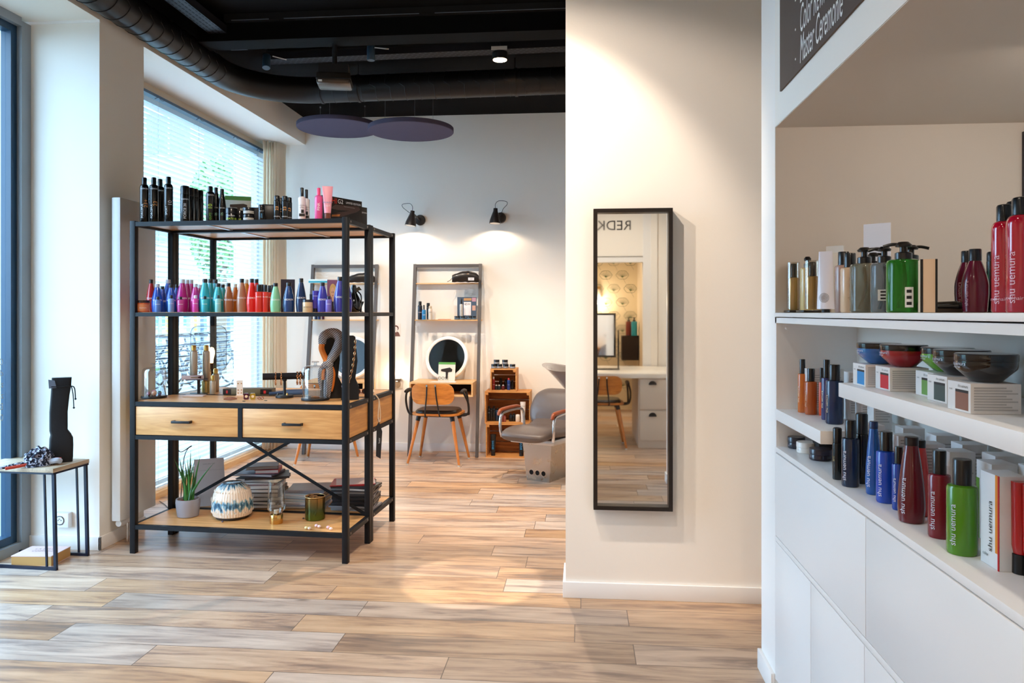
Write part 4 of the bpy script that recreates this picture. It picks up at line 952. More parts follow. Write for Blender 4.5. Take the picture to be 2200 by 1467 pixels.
# glossy carton lying at the back, and curling brush
a, b = G(536, 4.66); t = carton('long glossy dark carton with red marks lying on the rear table', a, b, SH1, .30, .07, .036, '#6a5a3a', math.radians(3)); MB().box(-.15, -.10, -.0356, -.034, .002, .034, mat('#1a1414', .3)).box(.08, .15, -.0356, -.034, .002, .034, mat('#14100e', .3)).box(.1, .115, -.0362, -.0354, .008, .026, mat('#d02820', .4)).box(-.13, -.12, -.0362, -.0354, .008, .026, mat('#d02820', .4)).build('print', t)
a, b = G(622, 4.60); t = E('styling_brush', 'grey round styling brush lying on the rear table', 'brush', (a, b, SH1 + .018), math.radians(8)); MB().cyl((-.12, 0, -.008), (-.02, 0, 0), .009, mat('#4a5468', .4), r1=.011).build('handle', t); MB().cyl((-.02, 0, 0), (.11, 0, .002), .0175, mat('#6a7488', .6), n=20).build('barrel', t)
# bracelet stand
a, b = tb(611.5, 855); Zb = depth(a, b) + .03; a, b = G(611.5, Zb); zc = ZH(808, Zb) - SH1; L_ = 90 / F * Zb
t = E('bracelet_stand', 'black velvet T-bar stand with gold bracelets on the rack table', 'stand', (a, b, SH1), face_cam(a, b) + .02)
VB = mat('#0f0f12', .8, bump=.4, bscale=500)
MB().lathe([(0, 0), (.05, 0), (.052, .004), (.05, .014), (0, .016)], BLACKM, 36).build('base', t); MB().lathe([(.011, .016), (.008, .03), (.008, zc - .03), (.013, zc - .024), (.013, zc - .016), (0, zc - .016)], BLACKM, 20).build('stem', t); MB().cyl((-L_ / 2 - .0, 0, zc), (L_ / 2, 0, zc), .0195, VB, n=28).build('bar', t)
def chain(mb, pts, s, m, flip=0):
    for i in range(len(pts) - 1):
        p = Vector(pts[i]); q = Vector(pts[i + 1]); d = (q - p); L2 = d.length; d.normalize(); u_ = d.orthogonal().normalized()
        v_ = d.cross(u_); w = u_ if i % 2 == flip else v_; c = (p + q) / 2
        mb.tube([c + d * (math.cos(k * PI / 6) * L2 * .68) + w * (math.sin(k * PI / 6) * s) for k in range(12)], s * .28, m, n=5, closed=True)
RG = mat('#e0a878', .25, metal=1)
def bangle(dx, nm, lab, kind):
    c = Vector((a, b, SH1 + zc)); rz = face_cam(a, b) + .02; ux = Vector((math.cos(rz), math.sin(rz), 0)); uy = Vector((-math.sin(rz), math.cos(rz), 0)); m = MB(); off = c + ux * dx
    pts = [off + uy * (.0235 * math.sin(k * PI / 8)) + Vector((0, 0, -.006 + (.029 if math.cos(k * PI / 8) < 0 else .0275) * math.cos(k * PI / 8) * (1.5 if math.cos(k * PI / 8) < 0 else 1))) for k in range(17)]
    chain(m, pts, .0045 if kind else .006, RG); o = m.build('bracelet'); tag(o, lab, 'bracelet', 'bracelets on the T-bar')
bangle(-.051, 0, 'gold link bracelet hanging leftmost on the black T-bar', 1); bangle(-.02, 0, 'gold link bracelet second from the left on the black T-bar', 1)
bangle(.072, 0, 'bronze chain bracelet hanging third on the black T-bar', 0); bangle(.088, 0, 'bronze chain bracelet rightmost on the black T-bar', 0)
for px, lb in ((597, 'small gold ring holder left on the T-bar base'), (617, 'small gold ring lying right on the T-bar base')):
    aa, bb_ = G(px, Zb - .03); o = MB().lathe([(.006, 0), (.006, .006), (.002, .014), (0, .016)], GOLD if px > 600 else mat('#1c1c1e', .3, coat=.4), 12).build('ring', loc=(aa, bb_, SH1 + .0165)); tag(o, lb, 'ring')
# necklace busts
def bust(px, py, top, w0, label, wmid, wtop, rzoff=0., thick=.05, name='necklace_bust'):
    a, b = tb(px, py); Zc = depth(a, b) + .03; a, b = G(px, Zc); h = ZH(top, Zc) - SH1
    t = E(name, label, 'display bust', (a, b, SH1), face_cam(a, b) + rzoff)
    pr = [(-w0 * .5, 0), (w0 * .5, 0), (w0 * .5, h * .20), (w0 * .30, h * .33), (wmid, h * .6), (wtop, h * .98), (wtop * .6, h), (-wtop, h), (-wtop * 1.05, h * .6), (-w0 * .4, h * .3), (-w0 * .5, h * .2)]
    MB().prism(pr, -.004, thick, mat('#0d0d10', .55, bump=.3, bscale=300)).build('torso', t); return t, a, b, h
t, a, b, h = bust(712, 857, 716, .125, 'black neck bust with a striped scarf knotted around it', .048, .044)
scx, scy = a, b
# scarf: twisted striped bands
def stripes(c1, c2, sc_, ang):
    k = ('st', c1, c2, sc_, ang)
    if k in _M: return _M[k]
    m = bpy.data.materials.new('striped_fabric'); m.use_nodes = True; nt = m.node_tree; b_ = nt.nodes['Principled BSDF']; tc = nt.nodes.new('ShaderNodeTexCoord'); mp = nt.nodes.new('ShaderNodeMapping'); mp.inputs['Rotation'].default_value = (0, math.radians(ang), 0)
    w = nt.nodes.new('ShaderNodeTexWave'); w.inputs['Scale'].default_value = sc_; w.inputs['Distortion'].default_value = 1.5; cr = nt.nodes.new('ShaderNodeValToRGB'); cr.color_ramp.interpolation = 'CONSTANT'
    cr.color_ramp.elements[0].color = lin(c1); cr.color_ramp.elements[1].position = .52; cr.color_ramp.elements[1].color = lin(c2)
    nt.links.new(tc.outputs['Object'], mp.inputs[0]); nt.links.new(mp.outputs[0], w.inputs['Vector']); nt.links.new(w.outputs['Fac'], cr.inputs[0]); nt.links.new(cr.outputs[0], b_.inputs['Base Color']); b_.inputs['Roughness'].default_value = .75; _M[k] = m; return m
sc_o = E('scarf', 'black and white striped scarf with orange edges tied round the left bust', 'scarf', (scx, scy, SH1), face_cam(scx, scy))
SB = stripes('#14141c', '#c9c4c4', 38, 55); SO = mat('#e07a28', .7); NV = mat('#1c2a4a', .7)
m = MB(); m.tube([(-.052, -.02, h * .84), (-.045, -.018, h * .95), (-.01, .01, h * 1.0), (.03, .005, h * .985), (.05, -.018, h * .9), (.03, -.026, h * .75), (0, -.03, h * .62), (-.02, -.034, h * .55)], .027, SB, n=12, rf=lambda q: .75 + .4 * math.sin(q * PI)); m.build('loop', sc_o)
m = MB(); m.tube([(-.05, -.02, h * .86), (-.055, -.022, h * .76), (-.03, -.03, h * .6), (-.02, -.034, h * .54)], .017, SO, n=10); m.build('orange_fold', sc_o)
m = MB(); m.lathe([(0, -.024), (.018, -.018), (.025, 0), (.018, .018), (0, .024)], SB, 16, M=rot(.5, .5, 0, (-.012, -.036, h * .53))); m.build('knot', sc_o)
m = MB(); m.tube([(-.02, -.034, h * .55), (-.055, -.034, h * .45), (-.065, -.032, h * .28), (-.058, -.032, h * .14)], .021, SB, n=10, rf=lambda q: 1.1 - .9 * q); m.build('tail', sc_o)
m = MB(); m.tube([(-.015, -.034, h * .54), (-.012, -.036, h * .4), (-.02, -.034, h * .2), (-.026, -.034, h * .03)], .022, SB, n=10, rf=lambda q: .8 + .35 * math.sin(q * PI)); m.build('tail', sc_o)
m = MB(); m.tube([(-.01, -.03, h * .54), (.012, -.03, h * .4), (.006, -.03, h * .22), (-.004, -.03, h * .12)], .011, SO, n=8).tube([(-.03, -.03, h * .54), (-.045, -.045, h * .42), (-.046, -.045, h * .3)], .009, SO, n=8); m.build('orange_edge', sc_o)
t, a, b, h = bust(752, 860, 721, .10, 'black neck bust wearing a long chain, behind the front right post', .042, .030, thick=.05)
ck = MB(); rz = face_cam(a, b); MM = Matrix.Translation((a, b, SH1)) @ Matrix.Rotation(rz, 4, 'Z')
pts = [MM @ Vector((.030 - .052 * q + .012 * math.sin(q * 3), -.007, h * (.93 - .78 * q))) for q in [i / 17 for i in range(18)]]
chain(ck, pts, .0052, RG); o = ck.build('chain_necklace'); tag(o, 'rose gold chunky chain necklace hanging down the right bust', 'necklace')
ck = MB(); pts = [MM @ Vector((-.034 - .008 * math.sin(q * 3), -.008, h * (.7 - .66 * q))) for q in [i / 14 for i in range(15)]]; chain(ck, pts, .0052, mat('#a8808a', .3, metal=.9)); o = ck.build('chain_necklace'); tag(o, 'rosy bead chain hanging beside the front right post', 'necklace')
# sunglasses on a card, hanging tag
a, b = G(776, 4.62); t = E('sunglasses', 'folded brown sunglasses lying on the rear table beside the right posts', 'sunglasses', (a, b, SH1), math.radians(20)); m = MB()
for s_ in (-.022, .022): m.tube([(s_ + .018 * math.cos(i * PI / 8), .01 * math.sin(0), .022 + .015 * math.sin(i * PI / 8)) for i in range(16)], .003, mat('#7a3a22', .2, coat=.4), n=6, closed=True)
m.build('frame', t); m = MB()
for s_ in (-.022, .022): m.add([(s_ + .016 * math.cos(i * PI / 8), 0, .022 + .013 * math.sin(i * PI / 8)) for i in range(16)], [tuple(range(16))], mat('#3a3436', .1, coat=.5))
m.build('lens', t); MB().cyl((-.04, 0, .022), (.02, .05, .004), .002, mat('#7a3a22', .2)).cyl((.04, 0, .022), (-.02, .05, .004), .002, mat('#7a3a22', .2)).build('temple', t)
a, b = G(786, 4.72); o = MB().box(-.06, .05, -.04, .04, 0, .012, mat('#e6d8c4', .6), .001).build('booklet', loc=(a, b, SH1), rz=.3); tag(o, 'pale booklet lying under the straps on the rear table', 'booklet')
a, b = G(806.5, 4.53); a = -1.196
zt = ZH(905, 4.55); t = E('hang_tag', 'black hang tag on a pale strap dangling from the rack side', 'tag', (a, b, zt), math.radians(60))
MB().prism([(-.024, -.2), (.012, -.22), (.026, -.06), (.0, 0.0), (-.018, -.02)], -.0012, .0012, mat('#17181c', .4)).build('card', t)
MB().tube([(0, 0, 0), (-.008, .0, .03), (-.004, .0, .075), (.0, .002, .13), (-.03, .004, .165)], .0035, mat('#e0c8ac', .6), n=6).tube([(.008, 0, 0), (.012, 0, .05), (.0, 0, .13)], .0028, mat('#e0c8ac', .6), n=6).build('strap', t)
MB().tube([(.010 * math.cos(i * PI / 8), 0, .012 + .012 * math.sin(i * PI / 8)) for i in range(16)], .0014, CHROME, n=5, closed=True).build('ring', t)
MB().text('hair', .022, mat('#d8d8d8', .5), vertical=True, z=-.11, M=rot(0, 0, 0, (0, -.0015, 0))).build('lettering', t)

# ================================================================ RACK BOTTOM SHELF
def bt(px, py): return ground(px, py, SH0)
# pot plant
a, b = bt(404, 1113); b += .05; Zp = depth(a, b); a, b = G(404, Zp); r = 25 / F * Zp; h = ZH(1072, Zp) - SH0 + .004
t = E('potted_plant', 'spiky green cylinder-leaf plant in a grey pot on the rack bottom shelf', 'plant', (a, b, SH0), 0)
MB().lathe([(r * .72, 0), (r * .86, .003), (r * .95, h * .45), (r, h * .8), (r * .97, h), (r * .86, h), (r * .84, h * .85), (0, h * .85)], mat('#98949a', .5, bump=.1), 40).build('pot', t)
MB().lathe([(0, 0), (r * .83, 0), (r * .6, .006), (0, .01)], mat('#6a3424', .9, bump=.8), 20, c=(0, 0, h * .85)).build('soil', t)
GR = [mat('#2f6a2a', .4, coat=.2), mat('#24521f', .4, coat=.2), mat('#3f7a34', .4)]
rnd = random.Random(4); tips = [(374, 984), (385, 980), (392, 1000), (396, 990), (400, 1005), (403, 985), (410, 968), (413, 990), (417, 1000), (419, 985), (424, 1010), (431, 977), (461, 992), (390, 1020), (405, 1012), (414, 1015)]
for i, (px, py) in enumerate(tips):
    tx_, ty_ = G(px, Zp + rnd.uniform(-.02, .03)); an = i * 2.4; bx_, by_ = .022 * math.cos(an) + (tx_ - a) * .15, .02 * math.sin(an); zt = ZH(py, Zp) - SH0
    e = Vector((tx_ - a, ty_ - b, zt)); s_ = Vector((bx_, by_, h * .85)); mid = (s_ + e) / 2 + Vector((-(e.x) * .18, 0, .0))
    pts = [s_ * (1 - q) ** 2 + mid * (2 * q * (1 - q)) + e * q * q for q in [k / 8 for k in range(9)]]
    MB().tube(pts, .0075, GR[i % 3], n=8, rf=lambda q: max(.06, (1 - q ** 2.2))).build('leaf', t)
# ceramic vase
a, b = bt(499.5, 1118); b += .075; Zp = depth(a, b); a, b = G(499.5, Zp); r = 42 / F * Zp; h = ZH(1036, Zp) - SH0
def glaze():
    m = bpy.data.materials.new('blue_white_glaze'); m.use_nodes = True; nt = m.node_tree; b_ = nt.nodes['Principled BSDF']; L = nt.links.new
    tc = nt.nodes.new('ShaderNodeTexCoord'); sp = nt.nodes.new('ShaderNodeSeparateXYZ'); L(tc.outputs['Object'], sp.inputs[0])
    at = nt.nodes.new('ShaderNodeMath'); at.operation = 'ARCTAN2'; L(sp.outputs[1], at.inputs[0]); L(sp.outputs[0], at.inputs[1])
    cb = nt.nodes.new('ShaderNodeCombineXYZ'); sc1 = nt.nodes.new('ShaderNodeMath'); sc1.operation = 'MULTIPLY'; sc1.inputs[1].default_value = 6.0; L(at.outputs[0], sc1.inputs[0]); sc2 = nt.nodes.new('ShaderNodeMath'); sc2.operation = 'MULTIPLY'; sc2.inputs[1].default_value = 30; L(sp.outputs[2], sc2.inputs[0])
    L(sc1.outputs[0], cb.inputs[0]); L(sc2.outputs[0], cb.inputs[1]); no = nt.nodes.new('ShaderNodeTexNoise'); no.inputs['Scale'].default_value = .9; no.inputs['Detail'].default_value = 6; L(cb.outputs[0], no.inputs['Vector'])
    bz = nt.nodes.new('ShaderNodeMath'); bz.operation = 'SINE'; s3 = nt.nodes.new('ShaderNodeMath'); s3.operation = 'MULTIPLY_ADD'; s3.inputs[1].default_value = 52; s3.inputs[2].default_value = .3; L(sp.outputs[2], s3.inputs[0]); L(s3.outputs[0], bz.inputs[0])
    ad = nt.nodes.new('ShaderNodeMath'); ad.operation = 'MULTIPLY_ADD'; ad.inputs[1].default_value = .16; L(bz.outputs[0], ad.inputs[0]); L(no.outputs['Fac'], ad.inputs[2])
    cr = nt.nodes.new('ShaderNodeValToRGB'); e = cr.color_ramp.elements; e[0].position = .30; e[0].color = lin('#2a5570'); e[1].position = .50; e[1].color = lin('#ead8c4'); q = e.new(.40); q.color = lin('#7fa9bb')
    L(ad.outputs[0], cr.inputs[0]); L(cr.outputs[0], b_.inputs['Base Color']); b_.inputs['Roughness'].default_value = .25; b_.inputs['Coat Weight'].default_value = .4; return m
t = E('ceramic_vase', 'ribbed blue and cream ceramic vase with a dark opening on the bottom shelf', 'vase', (a, b, SH0), 0); BG = glaze()
m = MB(); m.lathe([(r * .80, .012), (r * .93, .02), (r * 1.0, h * .28), (r * .985, h * .5), (r * .90, h * .72), (r * .74, h * .88), (r * .52, h * .98), (r * .44, h * 1.0)], BG, 176, rib=44, ribd=.011); m.build('body', t)
MB().lathe([(0, 0), (r * .74, 0), (r * .82, .006), (r * .86, .014), (0, .014)], mat('#2c3440', .4), 48).build('foot', t)
MB().lathe([(r * .47, h * .992), (r * .45, h * 1.012), (r * .40, h * 1.0), (r * .42, h * .8), (0, h * .8)], mat('#1d1512', .4), 48).build('mouth', t)
m = MB()
for zz, n_ in ((h * .22, 33), (h * .56, 22), (h * .8, 33)):
    for k in range(n_):
        an = 2 * PI * k / n_; rr = r * (1.012 if zz < h * .7 else .86); hgt = .008 if n_ == 33 else .014
        c = Vector((rr * math.cos(an), rr * math.sin(an), zz)); uu = Vector((-math.sin(an), math.cos(an), 0)); m.add([c - uu * .0045, c - Vector((0, 0, hgt)), c + uu * .0045, c + Vector((0, 0, hgt)), c + Vector((math.cos(an), math.sin(an), 0)) * .003], [(0, 1, 4), (1, 2, 4), (2, 3, 4), (3, 0, 4)], mat('#f0e0cc', .3, coat=.3))
m.build('relief_diamonds', t)
# candle holder
a, b = bt(594, 1126); b += .025; Zp = depth(a, b); a, b = G(594, Zp); r = 13.5 / F * Zp; hb = ZH(1104, Zp) - SH0; h = ZH(1033, Zp) - SH0
t = E('candle_holder', 'tall clear glass candle holder on a brass foot', 'candle holder', (a, b, SH0), 0)
MB().lathe([(r * .98, 0), (r, .002), (r, hb - .002), (r * .97, hb), (0, hb)], mat('#d8a860', .22, metal=1), 36).build('brass_foot', t)
MB().lathe([(r * .8, hb), (r * .9, hb + .01), (r * 1.4, hb + .03), (r * 1.42, hb + .05), (r * 1.25, h * .8), (r * 1.22, h)], thin_glass('#ecebe6', .2), 40).build('glass_cup', t)
MB().lathe([(0, 0), (.014, 0), (.014, .02), (0, .021)], mat('#f2e9dc', .5), 20, c=(0, 0, hb + .004)).build('candle', t)
# green glass jar
a, b = bt(677, 1118); b += .035; Zp = depth(a, b); a, b = G(677, Zp); r = 21 / F * Zp; h = ZH(1064, Zp) - SH0
t = E('tealight_jar', 'green mirrored glass jar with pierced gold lid on the bottom shelf', 'jar', (a, b, SH0), 0)
def ombre():
    m = bpy.data.materials.new('green_gold_glass'); m.use_nodes = True; nt = m.node_tree; b_ = nt.nodes['Principled BSDF']; L = nt.links.new; tc = nt.nodes.new('ShaderNodeTexCoord'); sp = nt.nodes.new('ShaderNodeSeparateXYZ'); L(tc.outputs['Object'], sp.inputs[0]); mr = nt.nodes.new('ShaderNodeMapRange'); mr.inputs['From Max'].default_value = h; L(sp.outputs[2], mr.inputs['Value'])
    cr = nt.nodes.new('ShaderNodeValToRGB'); e = cr.color_ramp.elements; e[0].position = .1; e[0].color = lin('#5a6a2a'); e[1].position = .9; e[1].color = lin('#8a6a3a'); q = e.new(.45); q.color = lin('#4a5638'); L(mr.outputs[0], cr.inputs[0]); L(cr.outputs[0], b_.inputs['Base Color']); b_.inputs['Metallic'].default_value = .8; b_.inputs['Roughness'].default_value = .15; return m
MB().lathe([(r * .95, 0), (r, .004), (r, h - .01), (r * .96, h - .008), (0, h - .008)], ombre(), 40).build('glass_body', t)
m = MB(); GDL = mat('#d8b27a', .3, metal=.9); m.tube([(r * 1.0 * math.cos(k * PI / 18), r * 1.0 * math.sin(k * PI / 18), h - .004) for k in range(36)], .003, GDL, n=8, closed=True); m.lathe([(0, h - .006), (r * .98, h - .006)], mat('#4a3a22', .5), 30)
rnd = random.Random(2)
for k in range(46):
    an = rnd.uniform(0, 6.28); rr = r * rnd.uniform(0, .85); m.tube([(rr * math.cos(an) + .005 * math.cos(i * PI / 4), rr * math.sin(an) + .005 * math.sin(i * PI / 4), h - .003) for i in range(8)], .0011, GDL, n=4, closed=True)
m.build('pierced_lid', t)
# little painted eggs
for k, (px, py, cc) in enumerate(((658, 1137, '#e8d8a0'), (665, 1138, '#ecd4c0'), (680, 1132, '#eac8cc'), (686, 1134, '#f0dcdc'), (705, 1136, '#e8c4cc'), (711, 1139, '#f2e2dc'), (652, 1115, '#5a4a4a'), (478, 1122, '#5a5064'))):
    a, b = bt(px, py); b -= .0; s_ = .0085 if k < 6 else .005
    o = MB().lathe([(s_ * math.sin(i * PI / 8), -s_ * math.cos(i * PI / 8) * 1.0) for i in range(9)], mat(cc, .4), 14, sx=1.25, sy=1).build('sugar_egg' if k < 6 else 'small_bead', loc=(a, b, SH0 + s_)); tag(o, (['pale yellow', 'cream', 'rosy', 'white', 'pink', 'ivory'][k] + ' sugar egg on the bottom shelf near the front right post') if k < 6 else ('tiny dark bead beside the green jar' if k == 6 else 'tiny dark bead before the ceramic vase'), 'egg' if k < 6 else 'bead', 'sugar eggs on the bottom shelf' if k < 6 else None)
# white card leaning
a, b = G(449, 4.70); zt = ZH(987, 4.70); t = E('info_card', 'large pale grey folded card standing behind the plant', 'card', (a, b, SH0), face_cam(a, b))
hh = zt - SH0; MB().add([(-.09, 0, 0), (.10, 0, 0), (.085, .03, hh), (-.085, .03, hh), (-.09, .004, 0), (.10, .004, 0), (.085, .034, hh), (-.085, .034, hh)], [(0, 1, 2, 3), (5, 4, 7, 6), (0, 3, 7, 4), (1, 5, 6, 2), (3, 2, 6, 7), (0, 4, 5, 1)], mat('#cfc8c8', .5)).build('card', t)
m = MB(); Mk = rot(-.095, 0, 0, (0, -.001, 0)); m.text('Love your hair', .012, mat('#8a8488', .6), z=hh * .9, M=Mk); m.box(-.07, .08, -.001, 0, hh * .76, hh * .765, mat('#a8a2a6', .6), M=Mk); m.build('lettering', t)
# book and magazine stacks
def stack(cx, cy, items, base, what, where, grp):
    z = base; n_ = len(items)
    for i, (w, d, th, rz, cov, edge, dx, dy) in enumerate(items):
        k = n_ - 1 - i; od = ('topmost', 'second from the top', 'third from the top', 'fourth from the top', 'fifth from the top', 'sixth from the top', 'seventh from the top', 'eighth from the top', 'ninth from the top', 'tenth from the top', 'eleventh from the top', 'twelfth from the top', 'thirteenth from the top', 'fourteenth from the top', 'fifteenth from the top')
        name = what; lb = '%s in %s, %s' % (what, where, od[k] if k < 15 else 'bottom')
        t = E(name, lb, what, (cx + dx, cy + dy, z), math.radians(rz), grp)
        if what == 'book':
            MB().box(-w / 2, w / 2, -d / 2, d / 2, 0, .0022, mat(cov, .45)).box(-w / 2, w / 2, -d / 2, d / 2, th - .0022, th, mat(cov, .45)).box(w / 2 - .0022, w / 2, -d / 2, d / 2, .0022, th - .0022, mat(cov, .45)).build('cover', t)
            MB().box(-w / 2 + .004, w / 2 - .0025, -d / 2 + .004, d / 2 - .004, .0022, th - .0022, mat(edge, .7)).build('pages', t)
        else:
            MB().box(-w / 2, w / 2, -d / 2, d / 2, 0, th - .0008, mat(edge, .5)).build('pages', t); MB().box(-w / 2, w / 2, -d / 2, d / 2, th - .0008, th, mat(cov, .3)).box(w / 2, w / 2 + .0008, -d / 2, d / 2, 0, th, mat(cov, .3)).build('cover', t)
        z += th + .0004
    return z
cx, cy = G(566, 4.74); wk = '#e8e2da'
BK = [(.26, .2, .022, 8, '#3a3a40', wk, .02, 0), (.25, .2, .02, -2, '#1b1c22', wk, .0, 0), (.24, .2, .024, 12, '#6a625e', '#cfc8c0', .03, .01), (.25, .2, .026, 4, '#14151a', '#b8b2ac', .0, 0), (.24, .2, .022, 6, '#24242c', wk, .0, 0), (.25, .2, .022, 10, '#b8b4b4', wk, -.01, 0),
      (.22, .18, .018, 3, '#8a1c22', '#dcd4cc', -.01, 0), (.27, .2, .022, 0, '#1d2634', '#d0c6be', .0, 0), (.26, .2, .012, 22, '#241d1c', '#4a4040', .03, -.01), (.26, .19, .014, -3, '#5a5468', '#c8c0bc', -.03, 0), (.14, .16, .022, 14, '#b02432', '#dcd0c8', .03, .01), (.19, .14, .02, 20, '#6a5450', '#a0948c', -.005, 0)]
top = stack(cx, cy, BK, SH0, 'book', 'the book stack behind the candle holder', 'books on the rack bottom shelf')
cx, cy = G(662, 4.73); MG1 = [(.24, .2, .008, random.uniform(-6, 6), random.choice(('#c8c4cc', '#3a3438', '#b8a088', '#6a88a8')), random.choice(('#d8d4d4', '#8a8a94', '#b8c4c8', '#c4b8a8')), random.uniform(-.01, .01), random.uniform(-.01, .01)) for k in range(13)] + [(.25, .2, .006, 12, '#6a5c58', '#a89c98', .02, 0)]
stack(cx, cy, MG1, SH0, 'magazine', 'the lower magazine pile', 'magazines in the lower pile')
cx, cy = G(765, 4.67); MG2 = [(.25, .205, .0112, random.uniform(-8, 10), random.choice(('#16161a', '#2a2a30', '#101014', '#8a8488')), random.choice(('#c8c4c4', '#3a3a40', '#8c8c90', '#24242a', '#b4b0ac')), random.uniform(-.012, .008), random.uniform(-.01, .01)) for k in range(13)] + [(.25, .2, .006, 10, '#b8282c', '#c02c30', -.02, 0), (.23, .18, .005, 18, '#c8a8a0', '#c83038', .0, -.01)]
stack(cx, cy, MG2, SH0, 'magazine', 'the taller magazine pile by the right posts', 'magazines in the taller pile')
# ================================================================ BACK ZONE
OAK = wood('oak_veneer', '#e8bd88', '#cf9c62', 'x', .8, .45); CHW = wood('chair_ply', '#d98a3c', '#a85c1e', 'x', .9, .35); CHL = wood('chair_leg_wood', '#d08440', '#a2581e', 'z', 1., .35)
GRY = mat('#5c5654', .45)
def ladder_desk(label):
    t = E('ladder_desk', label, 'desk', (0, 0, 0), 0, 'ladder desks on the back wall')
    wo, yb_, yt = .335, -.30, -.035; ht = 1.822
    def yy(z): return yb_ + (yt - yb_) * z / ht
    for s in (-1, 1):
        MB().bar((s * (wo - .014), yb_, 0), (s * (wo - .014), yt, ht), .028, .04, GRY, up=(0, 1, 0)).build('upright', t)
    MB().box(-wo, wo, yt - .02, yt + .02, ht - .03, ht, GRY).build('top_bar', t)
    for z in (1.640, 1.285):
        MB().box(-wo + .0, wo - .0, yy(z) - .01, -.012, z - .012, z, OAK, .001).build('shelf', t)
    d = MB(); f, bk = -.40, -.012; z0, z1 = .575, .705; w = .297
    d.box(-w, w, f, bk, z1 - .014, z1, OAK); d.box(-w, w, f, bk, z0, z0 + .014, OAK); d.box(-w, -w + .014, f, bk, z0 + .014, z1 - .014, OAK); d.box(w - .014, w, f, bk, z0 + .014, z1 - .014, OAK); d.box(-w + .014, w - .014, bk - .01, bk, z0 + .014, z1 - .014, mat('#2a1c14', .7))
    d.build('desk_box', t); return t
def round_mirror(label):
    t = E('round_mirror', label, 'mirror', (0, 0, 0), 0, 'round mirrors on the ladder desks'); M = rot(math.radians(-15), 0, 0, (0, 0, .209)) @ rot(PI / 2, 0, 0)
    MB().lathe([(.18, .004), (.18, .018), (.190, .024), (.208, .022), (.214, .012), (.214, 0), (.0, 0)], mat('#f3efe8', .3), 72, M=M).build('frame', t)
    MB().lathe([(0, .012), (.182, .012)], mat('#e8eef2', .02, metal=1), 72, M=M).build('mirror_glass', t); return t
def chair(label):
    t = E('desk_chair', label, 'chair', (0, 0, 0), 0, 'wooden armchairs'); SH = .45; IR = mat('#18181c', .4)
    # front of the chair towards +Y (it faces the wall desk)
    se = rrect(.44, .40, .12, 6)
    MB().prism(se, SH - .012, SH + .004, CHW, 'xy').build('seat', t)
    b = bmesh.new(); vs_ = []; pc = rrect(.385, .345, .10, 6)
    m = MB(); n_ = len(pc); rows = [(1.0, .005), (1.0, .02), (.93, .034), (.75, .036), (.4, .03)]
    m.add([(x_ * k_, y_ * k_, SH + z_) for k_, z_ in rows for x_, y_ in pc] + [(0, 0, SH + .028)], [(i * n_ + j, i * n_ + (j + 1) % n_, (i + 1) * n_ + (j + 1) % n_, (i + 1) * n_ + j) for i in range(4) for j in range(n_)] + [(4 * n_ + j, 4 * n_ + (j + 1) % n_, 5 * n_) for j in range(n_)], mat('#1c1410', .3, coat=.3), True); m.build('seat_cushion', t); b.free()
    for sx in (-1, 1):
        for sy in (-1, 1):
            top = Vector((sx * .155, sy * .12, SH - .03)); bot = Vector((sx * .235, sy * .19, .0)); MB().cyl(bot + Vector((0, 0, .012)), top, .011, CHL, r1=.019, n=14).build('leg', t)
            MB().cyl(bot, bot + Vector((0, 0, .012)), .011, mat('#c8c4bc', .5), n=14).build('foot_cap', t)
    m = MB()
    for sx in (-1, 1):
        for sy in (-1, 1):
            top = Vector((sx * .150, sy * .115, SH - .012)); m.cyl(top, Vector((sx * .162, sy * .126, SH - .065)), .022, IR, r1=.020, n=14)
    m.bar((-.16, -.115, SH - .022), (.16, -.115, SH - .022), .03, .014, IR).bar((-.16, .115, SH - .022), (.16, .115, SH - .022), .03, .014, IR).bar((-.15, -.12, SH - .022), (-.15, .12, SH - .022), .03, .014, IR).bar((.15, -.12, SH - .022), (.15, .12, SH - .022), .03, .014, IR)
    m.build('underframe', t)
    # backrest: curved plywood
    bw, bh = .385, .185; zc = SH + .185; pc = rrect(bw, bh, .07, 6, 0, zc); fr = lambda x_: -.235 + 1.0 * x_ * x_ * .9
    m = MB(); cols = 14; rows = 8
    def edge(x_):      # half height at x
        ax = abs(x_); r_ = .07
        if ax <= bw / 2 - r_: return bh / 2
        q = ax - (bw / 2 - r_); return bh / 2 - r_ + math.sqrt(max(0, r_ * r_ - q * q))
    G_ = []
    for side in (0, 1):
        for i in range(cols + 1):
            x_ = -bw / 2 + bw * (.5 - .5 * math.cos(PI * i / cols))
            for j in range(rows + 1):
                z_ = zc + edge(x_) * (-1 + 2 * j / rows); G_.append((x_, fr(x_) + side * .012 - (z_ - zc) * .12, z_))
    N1 = (cols + 1) * (rows + 1); fs = []
    for i in range(cols):
        for j in range(rows):
            p = i * (rows + 1) + j; q = p + rows + 1; fs += [(p, q, q + 1, p + 1), (N1 + p, N1 + p + 1, N1 + q + 1, N1 + q)]
    for i in range(cols):
        for j in (0, rows): p = i * (rows + 1) + j; q = p + rows + 1; fs.append((p, q, N1 + q, N1 + p))
    m.add(G_, fs, CHW, True); m.build('backrest', t)
    for sx in (-1, 1):
        MB().tube([(sx * .055, -.10, SH - .016), (sx * .065, -.20, SH - .014), (sx * .062, -.228, SH + .03), (sx * .045, -.246, SH + .16), (sx * .038, -.256, SH + .262)], .0065, IR, n=8).build('back_support', t)
    m = MB()
    for sx in (-1, 1): m.cyl((sx * .0385, -.262, SH + .262), (sx * .0385, -.250, SH + .262), .009, CHROME, n=12)
    m.build('bolt', t)
